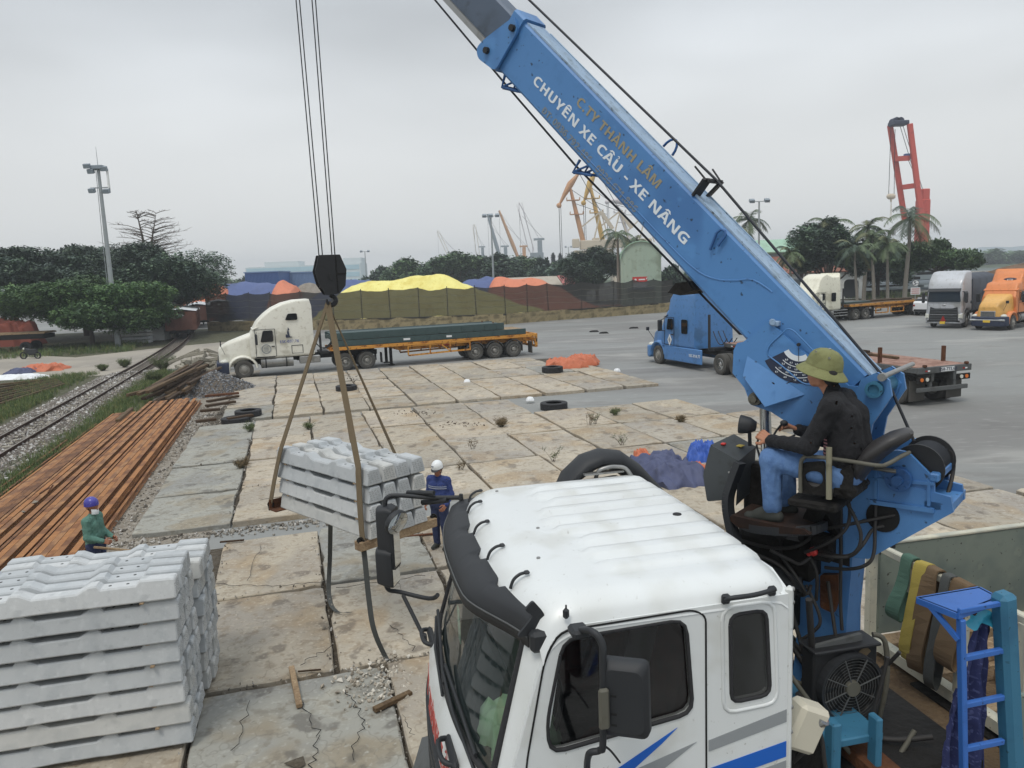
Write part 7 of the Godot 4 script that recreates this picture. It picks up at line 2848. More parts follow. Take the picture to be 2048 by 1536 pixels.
		b.bar(K(q[2],q[3],0.2)*Vector3(1,1,0)+Vector3(0,0,-0.05),K(q[2],q[3],0.2)*Vector3(1,1,0)+Vector3(0,0,0.18),0.03,0.03)
		obj("cable_guide",b,M.crane_blue_dark,bo)
	for q in [[1.0,0.25],[2.55,-0.1]]:
		b=MB.new()
		var hb:=[]
		for k in 9:
			var a:=PI*k/8
			var v: Vector2=L.call(q[0]+0.06*cos(a),0.0+0.11*sin(a))
			hb.append(Vector3(v.x,v.y,q[1]))
		if q[1] > 0.2:
			hb=[]
			for v2 in [[1420,500],[1433,466],[1442,459],[1450,462],[1451,470],[1436,492]]: hb.append(K(v2[0],v2[1],0.275))
		b.tube(hb,0.011,6)
		obj("lifting_eye",b,M.crane_blue_dark,bo)
	b=MB.new()
	var rg: Vector2=L.call(1.95,0.0)
	for s in [-1,1]:
		var g0:=Vector3(rg.x,rg.y,BZ+s*0.10)
		b.bar(g0,g0+Vector3(Bv.x*0.16,Bv.y*0.16,s*0.03),0.09,0.02)
		b.tube([g0+Vector3(Bv.x*0.15,Bv.y*0.15,s*0.03),g0+Vector3(0.02,0.22,s*0.05)],0.008,5)
	b.bar(Vector3(rg.x+Bv.x*0.15,rg.y+Bv.y*0.15,-0.02),Vector3(rg.x+Bv.x*0.15,rg.y+Bv.y*0.15,0.25),0.03,0.03)
	obj("rope_roller",b,M.black_steel,bo)
	# lettering on the boom side
	var W:=Basis(Vector3(-A.x,-A.y,0),Vector3(Bv.x,Bv.y,0),Vector3(0,0,1))
	var TT:=func(a,bb): return Transform3D(W,Vector3(L.call(a,bb).x,L.call(a,bb).y,0.2515))
	lettering("CHUYÊN XE CÂU - XE NÂNG",0.082,M.lettering_white,bo,TT.call(2.81,-0.29),"boom_lettering","Droid Sans",true,false,1.47)
	b=MB.new()
	var hv: Transform3D=TT.call(2.71,-0.235)
	b.tube([hv*Vector3(0.0,0.012,0.002),hv*Vector3(0.016,0.018,0.002),hv*Vector3(0.022,0.006,0.002),hv*Vector3(0.010,-0.004,0.002)],0.004,5)
	obj("letter_hook",b,M.lettering_white,bo)
	lettering("C.TY THÀNH LÂM",0.078,M.lettering_gold,bo,TT.call(2.80,-0.14),"boom_lettering","Droid Sans",true,false,1.3)
	lettering("ĐT: 0936.792.486 - 0936.671.886",0.058,M.lettering_faded,bo,TT.call(2.95,-0.425),"boom_lettering","Droid Sans",true,false,1.15)
	# scuffs
	b=MB.new()
	for q in [[1573,767,1588,760],[1545,765,1548,768]]: b.bar(K(q[0],q[1],0.40),K(q[2],q[3],0.36),0.012,0.004)
	obj("scuff",b,M.black_steel,bo)
	# luffing cylinder
	b=MB.new()
	var c1:=Vector3(K(1519,800,0.1).x,4.12,0.0)
	var c2:=Vector3(c1.x+0.06,2.75,0.0)
	b.cyl(c1,c1.lerp(c2,0.42),0.045,0.045,20)
	obj("cylinder_rod",b,M.chrome,t)
	b=MB.new()
	b.cyl(c1.lerp(c2,0.40),c2,0.085,0.085,20)
	b.bar(c2,Vector3(0,2.6,0),0.1,0.2)
	obj("cylinder_barrel",b,M.crane_blue_dark,t)
	# winch
	b=MB.new()
	for s in [1,-1]:
		b.prism(round_poly(Kp([1742,965,1745,925,1790,900,1815,905,1845,935,1868,958,1868,1015,1745,1000],0.3),0.03),zt(0.065+s*0.195),s*0.035)
	var wn:=obj("winch_frame",b,bl,t)
	b=MB.new()
	var r0:=K(1867,962,0.3)
	b.bar(r0+Vector3(0.0,0.02,0.0),r0+Vector3(0,0.02,-0.44),0.06,0.06,0.01); b.bar(r0+Vector3(0,-0.17,0),r0+Vector3(0,-0.17,-0.44),0.1,0.05)
	b.bar(K(1745,985,0.3)+Vector3(0,0,-0.02),K(1745,985,0.3)+Vector3(0,0,-0.44),0.06,0.2)
	b.bar(K(1740,1003,0.31),K(1868,1021,0.31),0.03,0.03)
	b.bar(K(1752,935,0.3),K(1752,1000,0.3),0.02,0.02); b.bar(K(1858,962,0.3),K(1858,1012,0.3),0.02,0.02)
	b.bar(K(1745,957,0.3),K(1868,968,0.3),0.02,0.02)
	obj("winch_beam",b,bl,wn)
	b=MB.new()
	var dc:=K(1846,928,0.1)
	dc.z=0.065
	b.lathe([Vector2(0.001,-0.17),Vector2(0.165,-0.17),Vector2(0.165,-0.155),Vector2(0.12,-0.15),Vector2(0.12,0.15),Vector2(0.165,0.155),Vector2(0.165,0.17),Vector2(0.001,0.17)],Transform3D(Basis(),dc),32,-1)
	obj("winch_drum",b,M.black_steel,wn)
	b=MB.new()
	for i in 12: b.lathe([Vector2(0.125,-0.15+i*0.025),Vector2(0.138,-0.1375+i*0.025),Vector2(0.125,-0.125+i*0.025)],Transform3D(Basis(),dc),28)
	obj("wound_rope",b,M.cable,wn)
	b=MB.new()
	var mc:=K(1799,957,0.3)
	b.cyl(mc,mc+Vector3(0,0,0.05),0.085,0.085,24); b.cyl(mc+Vector3(0,0,0.05),mc+Vector3(0,0,0.08),0.04,0.035,12)
	for i in 8: b.cyl(mc+Vector3(cos(TAU*i/8)*0.066,sin(TAU*i/8)*0.066,0.05),mc+Vector3(cos(TAU*i/8)*0.066,sin(TAU*i/8)*0.066,0.062),0.01,0.01,6)
	obj("winch_motor",b,M.crane_blue_dark,wn)
	b=MB.new()
	b.tube([mc+Vector3(-0.01,0.06,0.05),mc+Vector3(-0.12,0.065,0.06),mc+Vector3(-0.2,0.06,0.04)],0.016,7)
	obj("motor_fitting",b,M.steel,wn)
	b=MB.new()
	b.cyl(K(1885,915,-0.1),K(1885,900,-0.1),0.02,0.02,8); b.box(K(1887,900,-0.1),Vector3(0.05,0.04,0.05),0.01)
	obj("hose_fitting",b,M.crane_blue_top,wn)
	b=MB.new()
	b.tube(curve([K(1888,899,-0.1),K(1902,902,-0.1),K(1907,915,-0.1),K(1906,945,-0.1),K(1896,985,0.0),K(1880,1010,0.1)],5),0.014,7)
	obj("winch_hose",b,M.hose,wn)
	# hoist ropes: drum to head above the boom,and the lower rope beneath it
	b=MB.new()
	var rp:=[K(1828,882,0.1),K(1776,764,0.1),Vector3(L.call(1.95,0.17).x,L.call(1.95,0.17).y,BZ),Vector3(L.call(10.6,0.02).x,L.call(10.6,0.02).y,BZ)]
	b.tube(rp,0.011,6)
	obj("hoist_rope",b,M.cable,t)
	b=MB.new()
	b.tube([K(1502,668,0.0),K(1480,668,0.0),K(1150,330,0.0),K(1008,165,0.0),K(870,0,0.0),K(720,-180,0.0)],0.010,6)
	obj("hoist_rope",b,M.cable,t)
	b=MB.new()
	b.cyl(pv+Vector3(0.05,0.09,-0.02),pv+Vector3(0.05,0.09,-0.75),0.018,0.018,10)
	b.cyl(pv+Vector3(0.05,0.09,0.0),pv+Vector3(0.05,0.09,0.05),0.028,0.028,12)
	obj("rope_guide_bar",b,M.steel,t)
	# dark bracket under the boom
	b=MB.new()
	b.prism(Kp([1360,566,1385,562,1395,580,1370,590,1345,585],0.1),zt(-0.18),0.36)
	obj("hook_rest",b,M.dark_grime,bo)
	# seat
	var st:=Node3D.new()
	st.name="operator_seat"
	t.add_child(st)
	b=MB.new()
	var rings:=[]
	for q in [[1703,960,0.02,0.2],[1706,950,0.12,0.8],[1722,918,0.19,1.15],[1752,888,0.20,1.2],[1785,867,0.18,1.0],[1808,857,0.13,0.75],[1817,855,0.04,0.2]]:
		var c:=K(q[0],q[1],0.5)
		var rr:=[]
		for k in 12:
			var a:=TAU*k/12
			rr.append(c+Vector3(0.6,-0.75,0).normalized()*(-sin(a)*0.055*q[3])+Vector3(0,0,cos(a)*q[2])+Vector3(0.02,-0.03,0))
		rings.append(rr)
	b.loft(rings)
	obj("backrest",b,mat("vinyl",S(52,50,50),0.5,0,tex_cache["grime"],2),st)
	b=MB.new()
	b.box(K(1672,968,0.5),Vector3(0.36,0.09,0.38),0.035)
	obj("seat_cushion",b,M.vinyl,st)
	b=MB.new()
	var av:=0.72
	b.tube(curve([K(1601,985,av),K(1601,935,av),K(1606,917,av),K(1622,913,av),K(1690,921,av),K(1755,931,av),K(1775,928,av),K(1800,914,av - 0.1),K(1818,905,av - 0.25)],5),0.014,8)
	obj("arm_rail",b,M.olive_steel,st)
	b=MB.new()
	b.cyl(K(1658,895,av+0.02),K(1658,998,av+0.02),0.020,0.020,12)
	obj("post",b,mat("post_olive",S(128,124,104),0.7,0,tex_cache["grime"],2),st)
	b=MB.new()
	holed(b,round_poly(Kp([1597,980,1606,925,1650,922,1652,992,1600,985],av - 0.02),0.02),[round_poly(Kp([1608,950,1625,940,1645,945,1648,962,1635,975,1618,972],av - 0.02),0.03)],zt(av - 0.03),0.02)
	b.prism(round_poly(Kp([1680,940,1700,930,1706,945,1702,985,1690,995,1680,988],av - 0.02),0.02),zt(av - 0.05),0.03)
	b.box(K(1640,1000,0.55),Vector3(0.34,0.06,0.34),0.015)
	b.box(K(1700,975,0.55),Vector3(0.16,0.1,0.3),0.03)
	obj("seat_frame",b,M.dark_grime,st)
	b=MB.new()
	b.bar(K(1640,1005,0.5),K(1615,1062,0.45),0.08,0.1); b.bar(K(1650,1010,0.4),K(1690,1080,0.2),0.1,0.12)
	b.bar(K(1600,1080,0.3),K(1700,1110,0.1),0.14,0.14)
	obj("seat_post",b,M.dark_grime,st)
	# control console
	b=MB.new()
	var k0:=0.62
	var fr:=[K(1421,890,k0),K(1406,950,k0),K(1414,1003,k0),K(1450,1000,k0),K(1462,960,k0),K(1477,922,k0)]
	for e in 1:
		var poly:=PackedVector2Array()
		for v in fr: poly.append(Vector2(v.x,v.y))
		b.prism(round_poly(poly,0.02),zt(k0 - 0.02),0.02)
	var tq:=[K(1421,890,k0),K(1477,922,k0),K(1512,893,k0 - 0.32),K(1468,868,k0 - 0.32)]
	b.quad(tq[0],tq[1],tq[2],tq[3])
	b.quad(tq[0] - Vector3(0,0.01,0),tq[3] - Vector3(0,0.01,0),tq[2] - Vector3(0,0.01,0),tq[1] - Vector3(0,0.01,0))
	b.quad(tq[1],tq[1] - Vector3(0.02,0.35,0),tq[2] - Vector3(0.02,0.35,0),tq[2])
	b.quad(tq[3],tq[3] - Vector3(0,0.3,0),fr[2] - Vector3(0,0,0.3),fr[0])
	var cs:=obj("control_console",b,M.grey_panel,t)
	b=MB.new()
	b.box(tq[0].lerp(tq[2],0.28)+Vector3(0,0.012,0),Vector3(0.035,0.016,0.035),0.005)
	obj("push_button",b,M.red_paint,cs)
	b=MB.new()
	var tn: Vector3=(tq[1] - tq[0]).cross(tq[3] - tq[0]).normalized()
	b.box(tq[0].lerp(tq[2],0.62)+tn*0.004*signf(tn.y),Vector3(0.07,0.004,0.05),0,MB.frame((tq[3] - tq[0])))
	obj("data_plate",b,M.webbing_yellow,cs)
	b=MB.new()
	for q in [[1458,945],[1465,935],[1450,985]]: b.ball(K(q[0],q[1],k0),Vector3(0.009,0.009,0.009),8,6)
	obj("bolt_heads",b,M.steel,cs)
	b=MB.new()
	var fl:=K(1494,850,0.55)
	var fd:=Vector3(-0.93,0.1,0.25).normalized()
	b.lathe([Vector2(0.001,-0.07),Vector2(0.035,-0.065),Vector2(0.06,-0.02),Vector2(0.068,0.03),Vector2(0.07,0.05),Vector2(0.066,0.055),Vector2(0.062,0.05),Vector2(0.001,0.045)],Transform3D(MB.frame(fd),fl),24)
	b.bar(fl+Vector3(0.02,-0.05,0),K(1500,890,0.5),0.025,0.025)
	obj("work_lamp",b,M.black_plastic,cs)
	b=MB.new()
	for q in [[1517,905,1516,880,0.52],[1545,880,1562,850,0.42],[1555,890,1590,870,0.36]]:
		b.tube(curve([K(q[0]+5,q[1]+20,q[4]),K(q[0],q[1],q[4]),K((q[0]+q[2])/2.0 - 3,(q[1]+q[3])/2.0,q[4]),K(q[2],q[3],q[4])],4),0.008,6)
	b.ball(K(1568,846,0.42),Vector3(0.03,0.022,0.025),10,8)
	obj("control_lever",b,M.black_plastic,cs)
	# foot platform and its bent frame
	b=MB.new()
	b.prism(Kp([1478,1022,1510,1030,1560,1040,1620,1050,1632,1060,1560,1058,1490,1046,1470,1030],0.6),zt(0.22),0.5)
	obj("foot_plate",b,mat("tread_brown",S(72,58,48),0.9,0,tex_cache["rust"],2),t)
	b=MB.new()
	var fp:=curve([K(1480,925,0.62),K(1465,965,0.64),K(1456,1000,0.66),K(1460,1040,0.68),K(1472,1082,0.7),K(1490,1110,0.7),K(1530,1140,0.6),K(1600,1170,0.4)],5)
	for i in fp.size() - 1: b.bar(fp[i],fp[i+1],0.10,0.05,0.0,Vector3(0.9,0.4,0))
	var fp2:=curve([K(1462,1035,0.68),K(1500,1055,0.7),K(1560,1062,0.7),K(1620,1060,0.66),K(1650,1050,0.5)],5)
	for i in fp2.size() - 1: b.bar(fp2[i],fp2[i+1],0.04,0.06)
	obj("platform_frame",b,M.black_plastic,t)
	b=MB.new()
	b.box(K(1530,990,0.3),Vector3(0.3,0.5,0.14),0.02); b.box(K(1530,1090,0.25),Vector3(0.36,0.3,0.4),0.03)
	b.box(K(1600,1110,0.2),Vector3(0.3,0.3,0.3),0.03); b.box(K(1570,1180,0.1),Vector3(0.3,0.5,0.4),0.03)
	b.box(K(1650,1090,0.3),Vector3(0.16,0.2,0.2),0.02)
	obj("valve_block",b,M.dark_grime,t)
	b=MB.new()
	b.prism(round_poly(Kp([1640,1150,1676,1150,1676,1200,1668,1228,1640,1215],0.25),0.02),zt(0.2),0.05)
	obj("rusty_bracket",b,M.old_rust,t)
	# hose loops
	for q in [[[1690,1000,.45],[1712,1040,.5],[1722,1075,.5],[1710,1105,.5],[1680,1112,.45],[1640,1100,.4]],[[1610,1105,.45],[1650,1088,.5],[1690,1060,.5],[1700,1020,.45],[1690,985,.4]],
			[[1632,1105,.42],[1660,1113,.48],[1700,1112,.48],[1725,1090,.45],[1745,1060,.35],[1768,1052,.3]],[[1650,1135,.35],[1700,1138,.4],[1735,1128,.42],[1748,1105,.4],[1750,1060,.35],[1752,1000,.3]],
			[[1560,1110,.5],[1590,1150,.5],[1610,1185,.45],[1600,1190,.4],[1575,1180,.4]],[[1562,1130,.4],[1585,1165,.45],[1612,1188,.42],[1622,1170,.4]],[[1618,1112,.4],[1630,1135,.42],[1634,1160,.4],[1632,1200,.35]],
			[[1540,1100,.6],[1580,1120,.55],[1600,1128,.5],[1620,1115,.45]],[[1500,1105,.6],[1560,1132,.55],[1590,1180,.45],[1560,1230,.4]],[[1682,1000,.3],[1682,1100,.32],[1681,1200,.3],[1684,1260,.3]],
			[[1480,1080,.5],[1540,1095,.45],[1600,1090,.4],[1660,1040,.35]],[[1640,1060,.4],[1690,1050,.42],[1740,1040,.35],[1790,1030,.3]],[[1612,1170,.4],[1640,1235,.4],[1628,1262,.4],[1600,1280,.4]]]:
		b=MB.new()
		var pts:=[]
		for v in q: pts.append(K(v[0],v[1],v[2]))
		b.tube(curve(pts,6),0.013,7)
		obj("hose",b,M.hose,t)
	b=MB.new()
	b.box(K(1627,1103,0.45),Vector3(0.05,0.06,0.05),0.012,Basis(Vector3(0,0,1),0.5)); b.box(K(1618,1108,0.45),Vector3(0.03,0.03,0.03),0.008)
	obj("hose_clamp",b,M.red_paint,t)
	b=MB.new()
	b.lathe([Vector2(0.001,0),Vector2(0.11,0),Vector2(0.11,-0.05),Vector2(0.001,-0.05)],Transform3D(Basis(),K(1765,1034,0.31)),24,-1)
	obj("frame_opening",b,M.hole,t)
	b=MB.new()
	b.tube([K(1789,1065,0.2),K(1785,1095,0.2)],0.02,6); b.tube([K(1762,1070,0.25),K(1760,1110,0.25)],0.006,5)
	obj("hanging_strap",b,M.black_plastic,t)
func build_truck_loose():
	var w:=func(v: Vector3): return truck_at+truck_b*v
	# slings hung over the headboard
	var defs:=[
		["webbing_green","green webbing sling looped over the headboard, nearest the crane column",-0.66,0.15,0.52,0.35],
		["webbing_yellow","yellow webbing sling looped over the headboard beside the green one",-0.49,0.13,0.82,0.62],
		["webbing_brown","brown webbing sling hanging behind the yellow one",-0.37,0.17,0.86,0.3],
		["webbing_dark","narrow pale grey green sling over the headboard",-0.20,0.10,0.92,0.5],
		["webbing_brown","widest brown sling next to the blue platform",-0.05,0.20,0.66,0.4]]
	for i in defs.size():
		var d: Array=defs[i]
		var z: float=d[2]
		var dr: float=d[4]
		var pts:=[]
		for v in [Vector3(2.60,2.50 - d[5],z - 0.04),Vector3(2.54,2.3,z - 0.02),Vector3(2.50,2.5,z),Vector3(2.45,2.53,z),Vector3(2.40,2.50,z),Vector3(2.34,2.3,z+0.03),Vector3(2.24,2.5 - dr*0.8,z+0.04),Vector3(2.26,2.5 - dr,z+0.03),Vector3(2.33,2.5 - dr*1.02,z),Vector3(2.40,2.5 - dr*0.8,z - 0.03),Vector3(2.41,2.2,z - 0.03)]: pts.append(v)
		var cv:=curve(pts,5)
		var nz:=FastNoiseLite.new()
		nz.seed=i; nz.frequency=3.0
		var ac:=[]
		for v in cv: ac.append(Vector3(nz.get_noise_1d(v.y*0.5)*0.4,0.05,1))
		var o:=item("sling",strap(cv,ac,d[3],0.012),M[d[0]],d[1],"sling","slings over the headboard")
		o.transform=Transform3D(truck_b,truck_at)
	# timber on the body floor
	for q in [[3.25,-0.55,1.0,0.10,"thick squared timber lying across the truck body by the far side","wood",0.16],[3.7,-0.35,1.1,0.35,"thin pale timber beside the thick squared one","wood",0.07],[3.75,-0.15,0.9,0.25,"second thin pale timber in the truck body","old_wood",0.07],[3.55,0.25,1.5,-0.6,"long squared timber slanting behind the blue platform","wood",0.12],[4.2,-0.5,0.5,0.0,"short dark timber at the right edge of the truck body","dark_wood",0.13],
			[2.8,-0.75,0.6,0.9,"curved board offcut behind the headboard by the column","old_wood",0.05],[2.85,-0.5,0.5,-0.5,"broken board offcut on the truck floor behind the headboard","wood",0.05],[2.75,0.3,0.7,0.3,"pale board offcut low behind the slings","wood",0.06]]:
		var b:=MB.new()
		b.box(Vector3.ZERO,Vector3(q[2],q[6]*0.8,q[6]),0.006)
		var o:=item("timber",b,M[q[5]],q[4],"timber","timber in the truck body")
		o.transform=Transform3D(truck_b*Basis(Vector3.UP,q[3]),w.call(Vector3(q[0],1.51+q[6]*0.4,q[1])))
	# blue ladder with a platform and the teal post
	var t:=thing("access_ladder","bright blue steel ladder with a small step platform on top","ladder",truck_at,truck_b)
	var z:=0.98
	var b:=MB.new()
	var pf:=[Q(1835,1195,z+0.05),Q(1950,1176,z - 0.35),Q(2000,1196,z - 0.2),Q(1918,1222,z+0.2)]
	for i in 4: pf[i].y=pf[0].y*0.25+pf[1].y*0.25+pf[2].y*0.25+pf[3].y*0.25
	var py: float=pf[0].y
	var g:=[]
	for v in [[1835,1195],[1958,1174],[1998,1195],[1915,1226]]:
		var q:=G(v[0],v[1],py)
		g.append(truck_b.transposed()*(q - truck_at))
	b.quad(g[0],g[3],g[2],g[1])
	var dn:=Vector3(0,-0.012,0)
	b.quad(g[0]+dn,g[1]+dn,g[2]+dn,g[3]+dn)
	obj("step_plate",b,M.ladder_blue,t)
	b=MB.new()
	for i in 4: b.bar(g[i]+Vector3(0,-0.02,0),g[(i+1) % 4]+Vector3(0,-0.02,0),0.025,0.04)
	obj("plate_rim",b,M.ladder_blue,t)
	b=MB.new()
	var zl: float=g[3].z
	var pa:=Q(1922,1238,zl)
	var pb:=Q(1930,1700,zl)
	b.bar(pa,pb,0.05,0.04,0.006)
	obj("stile",b,M.ladder_blue,t)
	b=MB.new()
	b.bar(g[0].lerp(g[3],0.35)+Vector3(0,-0.03,0),Q(1917,1280,zl),0.025,0.03)
	obj("diagonal_brace",b,M.ladder_blue,t)
	for y in [1308,1402,1490]:
		b=MB.new()
		var ra:=Q(1928,y+8,zl)
		var rb:=Q(2006,y - 8,zl - 0.03)
		b.bar(ra,rb,0.035,0.04,0.006)
		obj("rung",b,M.ladder_blue,t)
	b=MB.new()
	b.bar(Q(1917,1222,zl),Q(2006,1206,zl - 0.03),0.03,0.035,0.005)
	obj("rung",b,M.ladder_blue,t)
	var tp:=thing("corner_post","worn teal corner post of the truck body behind the ladder","post",truck_at,truck_b)
	b=MB.new()
	b.bar(Q(2007,1185,zl - 0.05),Q(2030,1640,zl - 0.05),0.13,0.13,0.03)
	obj("post",b,M.teal_paint,tp)
	b=MB.new()
	b.box(Q(2022,1400,zl - 0.02),Vector3(0.06,0.16,0.05),0.012)
	obj("hinge",b,M.teal_paint,tp)
	b=MB.new()
	b.box(Q(2060,1450,zl - 0.1),Vector3(0.3,0.5,0.04),0.01)
	obj("side_board",b,M.board_grey,tp)
	# blue cloth hung on the ladder
	for q in [[[1945,1240],[1930,1340],[1925,1450],[1920,1640],0.10,0.24,"dark blue patterned raincoat hanging behind the ladder rungs"],[[1900,1380],[1893,1420],[1886,1480],[1878,1640],0.03,0.16,"second fold of dark blue patterned cloth left of the ladder stile"]]:
		b=MB.new()
		var rows:=[]
		var nz:=FastNoiseLite.new()
		nz.seed=5; nz.frequency=2.4
		for j in 25:
			var f:=j/24.0*3.0
			var k:=mini(2,int(f))
			var c: Vector2=Vector2(q[k][0],q[k][1]).lerp(Vector2(q[k+1][0],q[k+1][1]),f - k)
			var wd:=lerpf(q[4],q[5],sqrt(j/24.0))
			var row:=[]
			for i in 17:
				var s:=-1.0+i/8.0
				var p:=Q(c.x+20,c.y,zl - 0.16)
				row.append(p+Vector3(s*wd*0.55,0,0.035*sin(s*6.0+nz.get_noise_1d(j*0.03)*2.0)+0.02*nz.get_noise_2d(s*2.0,j*0.1)))
			rows.append(row)
		b.grid(rows,3,true)
		var cm:=mat("raincoat",Color.WHITE,0.75,0,ctex("coat",S(44,52,98),[[0.09,2,121,0.66,0.74,S(120,130,180),0.7],[0.03,3,122,0.5,0.9,S(34,40,80),0.8]]),1.3)
		item("raincoat",b,cm,q[6],"raincoat").transform=Transform3D(truck_b,truck_at)
	b=MB.new()
	var rows2:=[]
	for j in 7:
		var row:=[]
		for i in 9:
			var p:=Q(1936+i*8,1224+j*5+6*sin(i*1.1),zl - 0.1)
			row.append(p+Vector3(0,0,0.02*sin(i*1.4+j)))
		rows2.append(row)
	b.grid(rows2,3,true)
	item("plastic_sheet",b,mat("cyan_plastic",S(60,160,190),0.4),"small cyan plastic sheet hanging under the step platform","sheet").transform=Transform3D(truck_b,truck_at)
# ---------------------------------------------------------------- concrete sleepers
func sleeper_mesh() -> ArrayMesh:
	if tex_cache.has("sleeper"): return tex_cache["sleeper"]
	var b:=MB.new()
	var st:=[[-1.225,0.19,-0.012],[-1.21,0.205,0],[-0.86,0.216,0],[-0.82,0.174,0],[-0.46,0.174,0],[-0.42,0.216,0],[-0.34,0.212,0],[-0.22,0.155,0],[0.22,0.155,0],[0.34,0.212,0],[0.42,0.216,0],[0.46,0.174,0],[0.82,0.174,0],[0.86,0.216,0],[1.21,0.205,0],[1.225,0.19,-0.012]]
	var rings:=[]
	for q in st:
		var x: float=q[0]
		var y: float=q[1]
		var e: float=q[2]
		var wb:=0.128+e - (0.012 if absf(x) < 0.3 else 0.0)
		var wt:=lerpf(0.128,0.082,y/0.212)+e - (0.01 if absf(x) < 0.3 else 0.0)
		y*=1.09
		rings.append([Vector3(x,0.0 - e,wb - 0.008),Vector3(x,0.015,wb),Vector3(x,y - 0.018,wt+0.004),Vector3(x,y,wt - 0.012),Vector3(x,y,-wt+0.012),Vector3(x,y - 0.018,-wt - 0.004),Vector3(x,0.015,-wb),Vector3(x,0.0 - e,-wb+0.008)])
	b.loft(rings,true,true,-1)
	tex_cache["sleeper"]=b.mesh()
	return tex_cache["sleeper"]
func sleeper_marks(holes: bool) -> ArrayMesh:
	var key:="marks%s" % holes
	if tex_cache.has(key): return tex_cache[key]
	var b:=MB.new()
	if holes:
		for x in [-0.72,-0.54,0.54,0.72]: b.cyl(Vector3(x,0.17,0),Vector3(x,0.191,0),0.017,0.017,10)
	else:
		for s in [-1,1]:
			for k in 5:
				var y:=0.045+k*0.03
				for i in 4:
					b.box(Vector3(s*1.224,y+0.004*((i+k) % 2),-0.07+i*0.045+0.008*k),Vector3(0.006,0.009,0.018+0.012*((i*3+k) % 2)),0,Basis(Vector3(1,0,0),0.5*((i+k) % 3 - 1)))
	tex_cache[key]=b.mesh()
	return tex_cache[key]
func sleeper(label: String,X: Transform3D,group: String) -> Node3D:
	var t:=thing("concrete_sleeper",label,"railway sleeper",X.origin,X.basis,group)
	obj("sleeper_body",sleeper_mesh(),M["conc_%d" % (rng.randi() % 4)],t)
	obj("bolt_holes",sleeper_marks(true),M.hole,t)
	obj("cast_marks",sleeper_marks(false),M.conc_dark,t)
	return t
